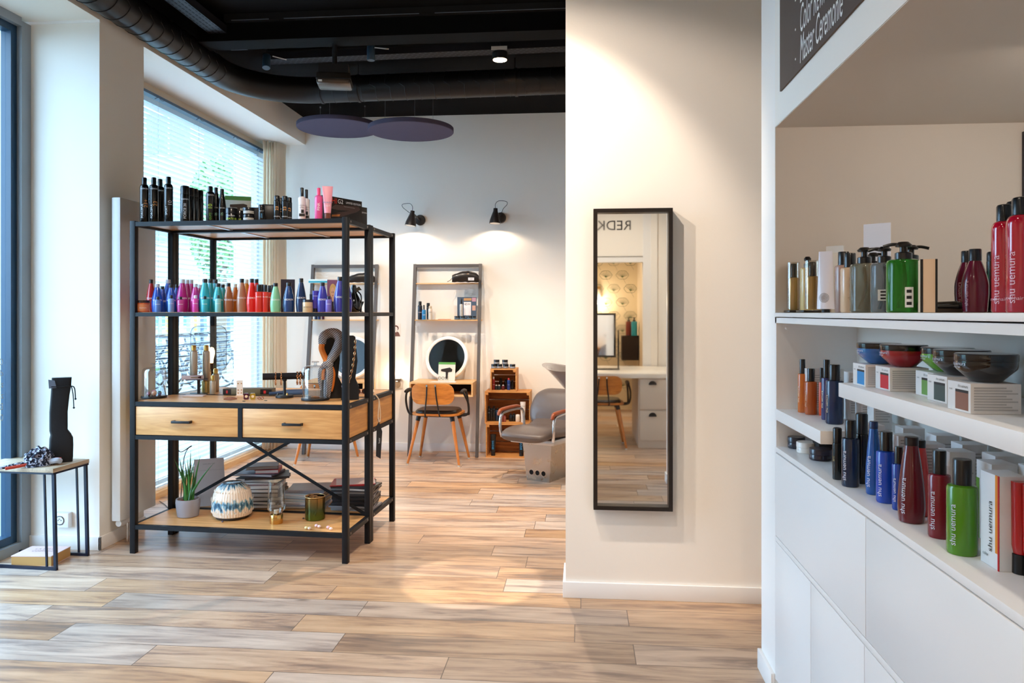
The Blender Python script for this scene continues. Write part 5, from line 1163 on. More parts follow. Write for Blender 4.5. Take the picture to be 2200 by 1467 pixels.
    for sx in (-1, 1):
        a_ = MB().tube([(sx * .15, -.02, SH - .022), (sx * .25, -.03, SH - .02), (sx * .283, -.03, SH + .01), (sx * .288, -.07, SH + .10), (sx * .268, -.12, SH + .175), (sx * .255, -.11, SH + .195), (sx * .25, -.03, SH + .195), (sx * .262, .0, SH + .16), (sx * .272, .03, SH + .0), (sx * .25, .05, SH - .018), (sx * .15, .06, SH - .022)], .0095, IR, n=10).build('arm_frame', t)
        MB().tube([(sx * .257, -.19, SH + .2), (sx * .254, -.13, SH + .21), (sx * .252, -.06, SH + .208), (sx * .25, .01, SH + .2)], .0145, mat('#221d1e', .4), n=12, rf=lambda q: .75 + .35 * math.sin(q * PI)).build('arm_pad', a_)
    return t
DX1 = onY(961.5, YB - .05); DX2 = onY(740.5, YB - .05)
d1 = ladder_desk('grey framed ladder desk with oak shelves, the right one, fully seen on the back wall'); d1.location = (DX1, YB, 0)
dup(d1, (DX2, YB, 0), 0, 'grey framed ladder desk behind the display racks, the left one')
m1 = round_mirror('white framed round mirror leaning on the right ladder desk'); m1.location = (onY(957.8, 7.2), 7.27, .706); m1.rotation_euler = (0, 0, math.radians(-7.5))
dup(m1, (onY(752, 7.2), 7.27, .706), math.radians(-3), 'white framed round mirror on the left ladder desk, behind the necklace busts')
c1 = chair('wooden armchair with black seat pad at the right ladder desk'); cxx, cyy = G(943, 6.93); c1.location = (cxx, cyy, 0); c1.rotation_euler = (0, 0, math.radians(-5))
cxx, cyy = G(703, 6.93); dup(c1, (cxx, cyy, 0), math.radians(3), 'wooden armchair at the left ladder desk, half hidden by the racks')
# things on the right ladder desk
sx = lambda px, y: onY(px, y)
Y1 = 7.24
def dk(px, py_top, z, y): x_ = onY(px, y); return x_, y, z, ZH(py_top, depth(x_, y)) - z
def bag(px, w, top, z, label, y=7.2):
    x_, y_, z_, h_ = dk(px, top, z, y); t = E('toiletry_bag', label, 'bag', (x_, y_, z_), face_cam(x_, y_)); LE = mat('#1d1716', .35, coat=.2); wq = w / F * 7.2
    m = MB(); n_ = 14; vs = []; fs = []; K = 10
    for i in range(K + 1):
        q = i / K; x0 = -wq / 2 + wq * q; hh = h_ * (.62 + .38 * math.sin(min(1, q * 1.25) * PI * .72)) * (1 if q < .85 else 1 - (q - .85) * 2.2); dd = .045 * (.5 + .5 * math.sin(q * PI))
        for j in range(n_): a_ = 2 * PI * j / n_; c_, s_ = math.cos(a_), math.sin(a_); vs.append((x0, dd * abs(c_) ** .8 * (1 if c_ > 0 else -1), hh / 2 + hh / 2 * abs(s_) ** .7 * (1 if s_ > 0 else -1) * (1 + .05 * math.sin(i * 2.3))))
    for i in range(K):
        for j in range(n_): k_ = (j + 1) % n_; fs.append((i * n_ + j, i * n_ + k_, (i + 1) * n_ + k_, (i + 1) * n_ + j))
    fs += [tuple(range(n_)), tuple(range(K * n_, (K + 1) * n_))]; m.add(vs, fs, LE, True); m.build('pouch', t)
    MB().tube([(-wq / 2, 0, h_ * .35), (-wq / 2 - .02, -.02, h_ * .15), (-wq / 2 - .045, -.03, .003)], .003, mat('#6a625c', .5), n=6).build('wrist_strap', t)
    MB().box(wq * .1, wq * .32, -.048, -.040, h_ * .15, h_ * .4, mat('#d8d8dc', .5)).text('style', .014, mat('#303440', .5), x=wq * .21, z=h_ * .28, off=.0485).build('sewn_label', t)
bag(1000, 58, 582, 1.641, 'crumpled black toiletry bag on the top shelf of the right ladder desk'); bag(778, 56, 586, 1.641, 'black toiletry bag on the left ladder desk, seen between the rack posts')
def dsp(px, top, r, body, cap, label, txt=(), kind='round', **k): x_, y_, z_, h_ = dk(px, top, 1.286, k.pop('y', 7.22)); return sprays(kind, label, x_, y_, z_, h_, r, body, cap, 'care products on the right ladder desk', txt, **k)
dsp(902.5, 647, .022, '#1c2230', '#0e0f14', 'dark bottle with pale band, leftmost on the right ladder desk shelf', (('men', .02, .07, '#c8b8b8', False),), name='care_bottle', cat='bottle', capr=.7, caph=.22)
dsp(910.8, 655, .019, '#2a7ab0', '#0e0f14', 'blue bottle with black dropper on the right ladder desk shelf', (('LAB', .014, .045, WT, False),), y=7.18, name='dropper_bottle', cat='bottle', capr=.35, caph=.32)
dsp(920, 650.5, .0165, '#16181e', '#101116', 'slim black bottle between the blue and the white one on the ladder desk shelf', y=7.27, name='care_bottle', cat='bottle', capr=.95, caph=.3)
dsp(924.5, 657, .019, '#d8cdbf', '#b8a890', 'off-white bottle on the right ladder desk shelf', (('GRIP', .012, .07, '#444', False),), y=7.14, name='care_bottle', cat='bottle', capr=.8, caph=.2)
x_, y_, z_, h_ = dk(932, 671, 1.286, 7.22); carton('small clear-white box right of the off-white bottle', x_, y_, z_, .022, .02, h_, '#e2dace')
x_, y_, z_, h_ = dk(1003, 638, 1.286, 7.27); t = E('display_card', 'dark blue display card with price sheet on the right ladder desk shelf', 'card', (x_, y_, z_), 0); wq = 42 / F * 7.25
MB().box(-wq / 2, wq / 2, 0, .005, 0, h_, mat('#46566a', .5)).build('card', t); m = MB(); m.box(-.03, .04, -.0015, 0, .04, h_ * .78, mat('#e8e0e0', .5)).box(-.03, .045, -.0015, 0, h_ * .84, h_ * .95, mat('#b88a5a', .5)).box(.052, .085, -.0015, 0, h_ * .4, h_ * .62, mat('#c89a88', .5)).text('NEW', .03, mat('#2a2428', .5), x=0, z=h_ * .68, off=.002).box(.05, .088, -.0015, 0, h_ * .8, h_ * .97, mat('#b88a9a', .5)); m.build('print', t)
x_, y_, z_, h_ = dk(991, 641, 1.32, 7.16); sprays('round', 'grey spray bottle with black nozzle standing before the blue card', x_, y_, z_, h_, .0155, '#b8b4ae', '#141418', None, (('spray', .008, .05, '#555', False),), name='spray_bottle', cat='bottle', capr=.6, caph=.32)
for i, (px, rr) in enumerate(((982, .026), (993, .027), (1009, .027), (1018, .022))):
    x_, y_, z_, h_ = dk(px, 674, 1.286, 7.16); jar('flat dark blue-grey tin, %s from the left of four on the ladder desk shelf' % ord_[i], x_, y_, z_, .034, rr, '#1c242e', '#12161c', 'flat tins on the ladder desk shelf', name='styling_tin', cat='tin', blab='#50606c')
o = MB().box(-.06, .06, -.02, .02, 0, .004, mat('#b0343c', .4), .001).build('comb', loc=(onY(955, 7.18), 7.18, 1.286)); tag(o, 'flat red comb lying on the right ladder desk shelf', 'comb')
# flyers and dryer picture on the desk top
x_ = onY(952, 7.05); t = E('leaflet', 'white leaflets with dark writing lying on the right desk top', 'leaflet', (x_, 7.03, .706), 0)
MB().add([(-.12, -.05, 0), (.13, -.06, 0), (.12, .06, 0), (-.10, .05, 0), (-.12, -.05, .002), (.13, -.06, .002), (.12, .06, .002), (-.10, .05, .002)], [(0, 3, 2, 1), (4, 5, 6, 7), (0, 1, 5, 4), (1, 2, 6, 5), (2, 3, 7, 6), (3, 0, 4, 7)], mat('#eee6de', .5)).build('paper', t)
vs, fs = glyphs('Haarwerk'); m = MB().add([(u_ * .032, -.02 + v_ * .03, .0026) for u_, v_ in vs], fs, mat('#2a2428', .5)); m.build('lettering', t)
x_, y_, z_, h_ = dk(959, 778, .706, 7.13); t = E('display_card', 'green and white hair dryer card standing before the right round mirror', 'card', (x_, y_, z_), math.radians(-6)); wq = .165
Mt = rot(math.radians(-8), 0, 0); MB().box(-wq / 2, wq / 2, 0, .006, 0, h_, mat('#d8d2c4', .5), M=Mt).box(-wq / 2, wq / 2, -.001, 0, h_ * .88, h_, mat('#5a9a4a', .5), M=Mt).build('card', t)
DR = mat('#2c2422', .35)
MB().prism([(-.055, h_ * .62), (.03, h_ * .72), (.055, h_ * .62), (.05, h_ * .5), (.0, h_ * .46), (-.055, h_ * .52)], -.003, -.001, DR, M=Mt).prism([(-.01, h_ * .5), (.015, h_ * .48), (.01, h_ * .14), (-.006, h_ * .14)], -.003, -.001, DR, M=Mt).text('DOSE', .04, mat('#3a3a3a', .5), x=-.03, z=h_ * .14, off=.0015, M=Mt).build('dryer_picture', t)
# left ladder desk: cards and bottles seen past the rack
x_, y_, z_, h_ = dk(686, 600, 1.641, 7.25); carton('stack of pale and teal boxes on the top shelf of the left ladder desk', x_, y_, z_, .19, .07, h_ if h_ > .02 else .03, '#d8e4e6', prints=((-.095, .095, .002, .02, '#3a98a8'),))
for i, (px, cc) in enumerate(((679, '#1c2a4a'), (686, '#26325a'), (694, '#4a1c2a'))):
    x_, y_, z_, h_ = dk(px, 650, 1.286, 7.22); sprays('round', '%s bottle on the left ladder desk shelf, seen under the rack shelf' % ['dark blue', 'indigo', 'dark red'][i], x_, y_, z_, h_, .0145, cc, '#101014', 'bottles on the left ladder desk', name='care_bottle', cat='bottle')
# wall stickers and the plug-in lamp
x_ = onY(850.5, YB - .002); portrait('portrait_sticker', 'small brown and white portrait sticker on the back wall between the desks', 'sticker', x_, YB - .003, ZH(723, 7.46), 0, .095, .125, '#efe6dc', '#f4e6da', '#6a4238', '#7a5248', .0025)
x_ = onY(853, YB - .002); t = E('night_light', 'small plug-in night light with round clear shade below the portrait sticker', 'night light', (x_, YB - .001, ZH(836, 7.45)), 0)
MB().box(-.055, .055, -.004, 0, 0, .09, mat('#d8cec2', .4)).build('back_plate', t); MB().lathe([(.04, 0), (.04, .02), (.03, .03), (0, .034)], thin_glass('#f8f0e6', .15), 24, M=rot(PI / 2, 0, 0, (0, -.004, .045))).build('clear_shade', t); MB().cyl((-.045, -.02, .10), (.045, -.02, .10), .012, mat('#9a9086', .3, metal=.6)).box(-.045, .045, -.02, 0, .086, .1, mat('#a8a098', .4)).build('lamp_holder', t)
point('night_light_glow', (x_, YB - .05, ZH(836, 7.45) + .14), 1.2)
# wall lamps
def wall_lamp(px, py, label, sx_, group='black wall lamps'):
    y = YB; x_ = onY(px, y); z_ = ZH(py, 7.44); t = E('wall_lamp', label, 'wall lamp', (x_, y - .001, z_), 0, group)
    SHM = mat('#2c2624', .35)
    MB().lathe([(.0, 0), (.052, 0), (.052, .012), (.046, .02), (0, .022)], SHM, 32, M=rot(PI / 2, 0, 0)).build('wall_plate', t)
    hd = Vector((-.045 if sx_ < 0 else -.035, -.15, .055)); MB().cyl((0, -.02, 0), hd, .008, SHM, n=10).lathe([(.018 * math.sin(i * PI / 8), -.018 * math.cos(i * PI / 8)) for i in range(9)], SHM, 14, c=tuple(hd)).build('arm', t)
    tilt = rot(math.radians(-4), math.radians(8 if sx_ < 0 else 2), 0, tuple(hd)); pr = [(.0, .018), (.02, .018), (.022, -.01), (.036, -.05), (.050, -.095), (.055, -.128)]; MB().lathe([(0, .018)] + pr[1:] + [(.052, -.128), (.047, -.095), (.033, -.05), (.018, -.012), (0, -.01)], SHM, 40, M=tilt).build('shade', t)
    MB().lathe([(.0505, -.1275), (.046, -.095), (.032, -.05), (.017, -.013)], mat('#f6efe4', .5), 40, M=tilt).build('inner_liner', t)
    MB().lathe([(0, -.02), (.012, -.03), (.022, -.07), (.026, -.09), (.018, -.112), (0, -.118)], mat('#ffe2bc', .3, emis=45.), 20, M=tilt).build('bulb', t)
    s = -1 if sx_ < 0 else 1
    MB().tube([hd + Vector((0, 0, .018)), hd + Vector((.0, 0, .06)), hd + Vector((s * .03, .01, .09)), hd + Vector((s * .1, .02, .085)), hd + Vector((s * .105, .05, .06)), hd + Vector((s * .06, .1, .02)), (0, -.022, .0)], .0025, BLACK, n=6).build('cable', t)
    p = tilt @ Vector((0, 0, -.122)); spot('wall_lamp_light', (x_ + p.x, y + p.y, z_ + p.z), (x_ + p.x * .9, y + p.y + .035, z_ - 1.), 14, 150, .35, (1, .80, .58), .02)
wall_lamp(903, 472, 'black wall lamp with bell shade, the left one above the right ladder desk', -1)
wall_lamp(1076, 469, 'black wall lamp with bell shade, the right one nearer the pillar', 1)
# fruit crates
CRW = wood('crate_wood', '#d89a58', '#a8682e', 'x', 1.3, .6); CRZ = wood('crate_wood_dark', '#b8783c', '#7a4620', 'x', 1.3, .7)
def crate(label, x0, x1, yf, d, z0, h, slat=2):
    t = E('wooden_crate', label, 'crate', ((x0 + x1) / 2, yf, z0), 0, 'stacked fruit crates'); w = x1 - x0; a = w / 2; th = .01
    m = MB()
    for k in range(slat):
        q0 = d * k / slat; q1 = d * (k + 1) / slat - .008; m.box(-a, a, q0, q1, 0, th, CRW).box(-a, a, q0, q1, h - th, h, CRW)
    m.build('slats', t)
    for s in (-1, 1):
        m = MB()
        for k in range(slat): q0 = d * k / slat; q1 = d * (k + 1) / slat - .008; m.box(min(s * a, s * (a - th)), max(s * a, s * (a - th)), q0, q1, th, h - th, CRW)
        m.box(min(s * (a - th), s * (a - th - .022)), max(s * (a - th), s * (a - th - .022)), 0, .022, h - th - .022, h - th, CRW); m.build('end_panel', t)
    m = MB()
    for k in range(3): m.box(-a + th, a - th, d - .008, d, th + (h - 2 * th) * k / 3 + .004, th + (h - 2 * th) * (k + 1) / 3 - .004, CRZ)
    m.build('base_slats', t); return t
cy = 7.08
xa, xb = onY(1041.5, cy), onY(1139, cy); crate('bottom wooden crate of the stack, standing on the floor', xa + .01, xb - .005, cy, .27, 0, .315)
crate('wide middle wooden crate of the stack, full of dark bottles', xa, xb, cy, .27, .3155, .30)
xc, xd = onY(1053.5, cy), onY(1107.5, cy); crate('small top wooden crate of the stack with little bottles', xc, xd + .01, cy, .24, .616, .212)

zt = .616 + .212
for i, (px, k) in enumerate(((1061.5, 0), (1073, 0), (1086.5, 0), (1101, 0), (1067, 1), (1085, 1))):
    x_ = onY(px, cy + .07); jar('black and silver %s jar on top of the crate stack, %s from the left' % ('upper' if k else 'lower', ord_[i if not k else i - 4]), x_, cy + .07, zt + .0005 + k * .0405, .040, .0275, '#15161a', '#0e0f12', 'jars on the crate stack', blab='#8f9094', lidf=.45)
rnd = random.Random(11); n_ = 0
def cb(px, top, y, z, r, body, cap, label, grp, **k): x_ = onY(px, y); h_ = ZH(top, depth(x_, y)) - z; sprays('round', label, x_, y, z, h_, r, body, cap, grp, name=k.pop('name', 'care_bottle'), cat='bottle', **k)
ck_ = [(1060.5, 809, '#7a1c1c', '#b8b4b0'), (1066.5, 827, '#1a2026', '#c8c0b8'), (1072.5, 827, '#1a2a30', '#c8c0b8'), (1081, 827, '#5a1c20', '#c8c0b8'), (1093, 812, '#1a3a7a', '#b02a20'), (1100.5, 816, '#182834', '#16181c'), (1076, 812, '#14161a', '#0e1014'), (1087, 814, '#101216', '#16181c')]
for i, (px, tp, cc, kc) in enumerate(ck_): cb(px, tp, cy + (.06 if i < 5 else .13), .6265, .016 if i else .013, cc, kc, 'small care bottle in the top crate, %s of eight' % ord_[i], 'bottles in the top crate', texts=(('men', .010, .05, '#b8bcc0', False),) if i < 5 else ())
ck_ = [(1050.5, 872, '#101216', '#0c0d10'), (1056.0, 876, '#14161a', '#0c0d10'), (1061.5, 872, '#101216', '#0c0d10'), (1068.5, 876, '#16304a', '#0c0d10'), (1077.5, 882, '#b0b4b4', '#e8e8e8'), (1079.5, 892, '#7a3a30', '#7a1c1c'), (1084.5, 892, '#8a4a3c', '#7a1c1c'), (1097.5, 888, '#14161c', '#0c0d10'), (1104, 888, '#101216', '#0c0d10')]
for i, (px, tp, cc, kc) in enumerate(ck_): cb(px, tp, cy + (.06 if i in (5, 6) else .11), .326, .0185 if i not in (5, 6) else .0125, cc, kc, 'bottle in the middle crate, %s from the left' % ord_[i], 'bottles in the middle crate', texts=(('men', .010, .08, '#b8bcc0', False),) if i in (0, 3, 4) else ())
cb(1112.5, 890, cy + .08, .326, .022, '#e8dccb', '#f2ebe2', 'cream rounded bottle in the middle crate beside the armrest', None, capr=.95, caph=.25)
x_ = onY(1123.5, cy + .06); t = E('squeeze_tube', 'white squeeze tube standing at the right end of the middle crate', 'tube', (x_, cy + .06, .326), 0); MB().lathe([(.02, 0), (.02, .025), (0, .025)], mat('#e8e4e0', .4), 20).build('cap', t); MB().lathe([(.019, .0255), (.022, .1), (.026, .19), (0, .19)], mat('#eee8e2', .35), 20, sy=.5).build('tube', t); MB().text('REDKEN', .010, mat('#444', .5), z=.15, off=.0125).build('lettering', t)
for i, (px, lb) in enumerate(((1059.5, 'black tube with bright blue lettering standing in the bottom crate'), (1120, 'second blue-lettered black tube in the bottom crate behind the chair base'))):
    x_ = onY(px, cy + .05); t = E('squeeze_tube', lb, 'tube', (x_, cy + .05, .0105), 0); MB().lathe([(.02, 0), (.02, .03), (0, .03)], BLACKM, 20).build('cap', t); MB().lathe([(.019, .0305), (.022, .1), (.029, .2), (0, .2)], mat('#0c0d10', .35, coat=.3), 20, sy=.5).build('tube', t); MB().text('BREWS', .026, mat('#3a9ad8', .4), vertical=True, z=.10, off=.0155).build('lettering', t)
br = MB().text('BREWS', .075, mat('#4a2412', .7), x=.04, z=.17, off=.0, M=rot(0, 0, 0, ((xa + xb) / 2, cy + .2605, .03))); o = br.build('stencil_lettering'); tag(o, 'dark BREWS stencil on the back boards of the bottom crate', 'lettering')
# ---- wash chair with basin
wz = math.radians(-27.5); wx, wy = G(1156, 6.12)
t = E('wash_chair', 'taupe leather hair washing chair with wooden armrests, cut off by the pillar', 'chair', (wx, wy, 0), wz)
LT = mat('#5c504a', .38, coat=.15, bump=.1, bscale=150)
# steel base, holes in its front
m = MB(); b0, b1 = .105, .135; m.add([(-b0, 0, 0), (b0, 0, 0), (b0, .42, 0), (-b0, .42, 0), (-b1, -.02, .31), (b1, -.02, .31), (b1, .40, .31), (-b1, .40, .31)], [(0, 3, 2, 1), (4, 5, 6, 7), (0, 1, 5, 4), (1, 2, 6, 5), (2, 3, 7, 6), (3, 0, 4, 7)], STEEL); m.build('steel_base', t)
for k in range(3): MB().lathe([(0, .003), (.0205, .003)], BLACK, 24, M=rot(PI / 2, 0, 0, (-.058 + k * .056, -.0045, .068))).tube([(-.058 + k * .056 + .021 * math.cos(i * PI / 12), -.0065, .068 + .021 * math.sin(i * PI / 12)) for i in range(24)], .0018, CHROME, n=5, closed=True).build('round_vent', t)
MB().box(-.20, .20, -.10, .36, .312, .355, mat('#c8c4c0', .3, metal=.7), .006).build('seat_plate', t)
def pad(name, W2, prof, mtl, n=12):      # prof: centre line (y,z) and half thickness
    m = MB(); vs = []; fs = []; prof = [tuple(v) for v in smooth_path([Vector(v) for v in prof], 4)]; K = len(prof); nn = 36
    for i, (y_, z_, hw, th) in enumerate(prof):
        nx = prof[min(i + 1, K - 1)]; pv = prof[max(i - 1, 0)]; dy, dz = nx[0] - pv[0], nx[1] - pv[1]; L_ = math.hypot(dy, dz); ny, nz = -dz / L_, dy / L_
        for j in range(nn):
            a_ = 2 * PI * j / nn; c_, s_ = math.cos(a_), math.sin(a_); c_ = abs(c_) ** .55 * (1 if c_ > 0 else -1); s_ = abs(s_) ** .8 * (1 if s_ > 0 else -1)
            vs.append((c_ * hw, y_ + ny * s_ * th, z_ + nz * s_ * th))
    for i in range(K - 1):
        for j in range(nn): k_ = (j + 1) % nn; fs.append((i * nn + j, i * nn + k_, (i + 1) * nn + k_, (i + 1) * nn + j))
    fs += [tuple(range(nn)), tuple(range((K - 1) * nn, K * nn))]; m.add(vs, fs, mtl, True); return m.build(name, t, angle=60)
pad('seat_cushion', 0, [(-.28, .375, .09, .008), (-.27, .38, .165, .03), (-.23, .39, .20, .043), (-.13, .405, .215, .05), (0, .40, .215, .05), (.12, .39, .21, .05), (.22, .41, .205, .05), (.30, .45, .2, .04), (.33, .48, .18, .015)], LT)
pad('backrest', 0, [(.265, .40, .10, .008), (.27, .41, .19, .03), (.285, .45, .24, .045), (.31, .52, .26, .052), (.335, .58, .255, .05), (.36, .64, .235, .045), (.375, .675, .20, .036), (.385, .70, .15, .02), (.388, .708, .1, .006)], LT)
for s in (-1, 1):
    a_ = MB().tube([(s * .235, -.17, .36), (s * .245, -.18, .43), (s * .245, -.17, .52), (s * .245, -.12, .55), (s * .245, .10, .56), (s * .245, .16, .535), (s * .24, .17, .47), (s * .235, .17, .37)], .0115, CHROME, n=12).build('arm_tube', t)
    MB().tube([(s * .245, -.205, .535), (s * .245, -.18, .568), (s * .245, -.10, .577), (s * .245, .05, .58), (s * .245, .11, .572)], .0155, wood('armrest_wood', '#964a24', '#6a2c12', 'y', 1, .3), n=12, rf=lambda q: .8 + .3 * math.sin(q * PI)).build('armrest', a_)
MB().bar((.12, .06, .31), (.24, .30, .40), .02, .012, mat('#4a3a34', .4)).build('lever', t)
# tilting wash basin behind the backrest
bx, by = G(1245, 6.85); q = E('wash_basin', 'grey ceramic wash basin rising behind the wash chair, cut off by the pillar', 'basin', (bx, by, 0), wz)
m = MB(); BS = mat('#8c8480', .25, coat=.4); rings = [(.05, .05, .56, 0), (.11, .10, .64, 0), (.19, .17, .74, -.02), (.27, .24, .84, -.06), (.31, .26, .87, -.08), (.29, .24, .868, -.07), (.25, .20, .85, -.05), (.19, .15, .76, -.01), (.1, .08, .70, 0)]
nn = 36; vs = []; fs = []
for rx, ry, z_, oy in rings:
    for j in range(nn): a_ = 2 * PI * j / nn; vs.append((rx * math.cos(a_), oy + ry * math.sin(a_), z_ + (.025 * math.cos(a_ * 2) if rx > .2 else 0)))
for i in range(len(rings) - 1):
    for j in range(nn): k_ = (j + 1) % nn; fs.append((i * nn + j, i * nn + k_, (i + 1) * nn + k_, (i + 1) * nn + j))
fs.append(tuple(range((len(rings) - 1) * nn, len(rings) * nn))); m.add(vs, fs, BS, True); m.build('bowl', q, angle=70)
MB().lathe([(.05, .0), (.055, .01), (.05, .52), (0, .52)], BS, 24).build('pedestal', q); MB().lathe([(.10, 0), (.08, .02), (0, .02)], STEEL, 24, c=(0, 0, .70)).build('drain', q)
# ---- tall framed mirror on the pillar
Z_ = 3.60; mx0, mx1 = onY(1275, YP - .05), onY(1445.5, YP - .05); zt, zb = ZH(450.5, 3.6), ZH(1091, 3.6)
t = E('tall_mirror', 'tall narrow black framed mirror hanging on the pillar', 'mirror', ((mx0 + mx1) / 2, YP - .0005, zb), 0); a = (mx1 - mx0) / 2; hh = zt - zb; fw = .0185; MF = mat('#1f1815', .35)
m = MB(); dp = .052
m.box(-a, a, -dp, 0, 0, fw, MF); m.box(-a, a, -dp, 0, hh - fw, hh, MF); m.box(-a, -a + fw, -dp, 0, fw, hh - fw, MF); m.box(a - fw, a, -dp, 0, fw, hh - fw, MF); m.build('frame', t)
MB().box(-a + fw, a - fw, -.022, -.018, fw, hh - fw, mat('#f2f4f4', .0, metal=1)).build('mirror_glass', t)

# ================================================================ LEFT: radiator, side table, outlet
RD = mat('#e2e0dd', .35); x0, x1 = XB + .012, -2.640; y0, y1 = 4.165, 4.535
t = E('radiator', 'tall white panel radiator fixed on the side of the column behind the rack', 'radiator', (0, 0, 0))
MB().box(x0 + .03, x1, y0, y1, .15, 2.015, RD, .006).build('panel', t); MB().box(x0, x0 + .03, y0 + .08, y0 + .12, .3, 1.9, RD).box(x0, x0 + .03, y1 - .12, y1 - .08, .3, 1.9, RD).build('wall_bracket', t)
MB().cyl((x1 - .03, y0 + .03, .13), (x1 - .03, y0 + .14, .13), .018, mat('#f0eeea', .4)).cyl((x1 - .03, y0 + .12, .0), (x1 - .03, y0 + .12, .15), .008, CHROME).build('thermostat_valve', t)
ox, = (onY(138, 4.118),); t = E('power_outlet', 'white power outlet with earth pin on the column behind the side table', 'outlet', (ox, 4.117, ZH(1113, 4.38)), 0)
MB().box(-.05, .05, -.035, 0, -.042, .042, mat('#e9ecf0', .4), .004).build('box', t); MB().lathe([(.0, .001), (.021, .001), (.022, .003), (.026, .003)], mat('#dfe3e8', .4), 24, M=rot(PI / 2, 0, 0, (.0, -.035, 0))).cyl((-.009, -.036, 0), (-.009, -.0385, 0), .003, BLACK).cyl((.009, -.036, 0), (.009, -.0385, 0), .003, BLACK).cyl((0, -.034, .009), (0, -.044, .009), .0025, CHROME).build('socket', t)
# side table
fr = ground(120, 1225); br_ = ground(188, 1194); TM = mat('#141d33', .4); Tz = .535
t = E('side_table', 'small side table with wooden top and thin black metal sled frame by the door', 'table', (fr[0], fr[1], 0), math.atan2(br_[1] - fr[1], br_[0] - fr[0]) - PI / 2)
Dp = math.hypot(br_[0] - fr[0], br_[1] - fr[1]); WT_ = .48; sp_ = .022
MB().box(-WT_, -.004, -.015, Dp + .02, Tz - .022, Tz, wood('side_table_top', '#c9b49a', '#94806a', 'y', 1, .5), .001).build('table_top', t)
m = MB(); m.box(-WT_, -.004, -.012, .003, Tz - .032, Tz - .0225, TM).box(-WT_, -.004, Dp - .0, Dp + .015, Tz - .032, Tz - .0225, TM).box(-.018, -.004, -.012, Dp + .015, Tz - .032, Tz - .0225, TM).build('top_frame', t)
for (yy_, nm) in ((0, 'f'), (Dp, 'b')):
    MB().bar((-.012, yy_, Tz - .03), (.0, yy_, .0), .015, .015, TM, up=(0, 1, 0)).build('leg', t); MB().bar((-WT_ + .012, yy_, Tz - .03), (-WT_, yy_, .0), .015, .015, TM, up=(0, 1, 0)).build('leg', t)
    MB().bar((-.075, yy_ + .01, Tz - .03), (-.06, yy_ + .01, .006), .009, .009, TM, up=(0, 1, 0)).build('thin_leg', t)
    MB().box(-WT_, .006, yy_ - .0075, yy_ + .0075, 0, .015, TM).build('floor_bar', t)
MB().box(-WT_ - .0075, -WT_ + .0075, 0, Dp, 0, .015, TM).build('floor_bar', t)
# carved black bust on the side table
bx, by = G(130, 4.10); bx, by = G(130.5, gz(992, Tz) * 1.0 - .0); Zc = depth(bx, by); hh = ZH(811, Zc) - Tz; s = Zc / F
t = E('necklace_bust', 'tall carved black wooden neck bust with a cord, standing on the side table', 'display bust', (bx, by, Tz), face_cam(bx, by)); BW = mat('#121318', .65, bump=.35, bscale=60)
n_ = 20; m = MB(); secs = [(0, 0, 22, .03), (.06, 0, 23, .032), (.2, 1, 22.5, .032), (.28, 1, 22, .032), (.33, 0, 19, .03), (.38, -4, 17, .028), (.6, -4, 17, .027), (.8, -1, 17.5, .025), (.9, 1, 18.5, .024), (.965, 1.5, 18.5, .023), (1.0, 2, 18.5, .02)]
vs = []; fs = []
for q, ox_, hw, dd in secs:
    for cx_, cy_ in rrect(2 * hw * s, 2 * dd, min(hw * s, dd) * .45, 4): vs.append((cx_ + (ox_) * s, cy_, q * hh))
K = len(rrect(1, 1, .1, 4))
for i in range(len(secs) - 1):
    for j in range(K): k_ = (j + 1) % K; fs.append((i * K + j, i * K + k_, (i + 1) * K + k_, (i + 1) * K + j))
fs += [tuple(range(K)), tuple(range((len(secs) - 1) * K, len(secs) * K))]; m.add(vs, fs, BW, True); m.build('bust_body', t)
MB().prism([(-.055, hh * .88), (-.02, hh * .885), (-.028, hh * .97), (-.058, hh * .985)], -.028, -.022, mat('#6f7a8c', .4), M=rot(0, 0, 0)).build('silver_flap', t)
MB().tube([(-.045, -.026, hh * .90), (0, -.029, hh * .895), (.045, -.028, hh * .90), (.065, -.01, hh * .87), (.07, -.01, hh * .74)], .003, BLACK, n=6).tube([(.05, -.028, hh * .9), (.058, -.028, hh * .8), (.062, -.028, hh * .64)], .003, BLACK, n=6).lathe([(0, -.007), (.007, 0), (0, .007)], BLACK, 10, c=(.062, -.028, hh * .64)).lathe([(0, -.007), (.007, 0), (0, .007)], BLACK, 10, c=(.07, -.01, hh * .74)).build('cord', t)
# crumpled scarf on the table
def fabric():
    m = bpy.data.materials.new('mottled_scarf_fabric'); m.use_nodes = True; nt = m.node_tree; b_ = nt.nodes['Principled BSDF']; tc = nt.nodes.new('ShaderNodeTexCoord'); n = nt.nodes.new('ShaderNodeTexNoise'); n.inputs['Scale'].default_value = 70; cr = nt.nodes.new('ShaderNodeValToRGB'); cr.color_ramp.interpolation = 'CONSTANT'; e = cr.color_ramp.elements; e[0].color = lin('#10142a'); e[1].position = .53; e[1].color = lin('#b9bed2'); x = e.new(.66); x.color = lin('#2a3050')
    nt.links.new(tc.outputs['Object'], n.inputs['Vector']); nt.links.new(n.outputs['Fac'], cr.inputs[0]); nt.links.new(cr.outputs[0], b_.inputs['Base Color']); b_.inputs['Roughness'].default_value = .8; return m
FBM = fabric(); sx_, sy_ = ground(76, 1003, Tz); t = E('scarf', 'crumpled dark blue patterned scarf with red ends lying on the side table', 'scarf', (sx_, sy_ + .03, Tz), face_cam(sx_, sy_))
m = MB(); rnd = random.Random(9); nn = 20; rows = 12; vs = []; fs = []
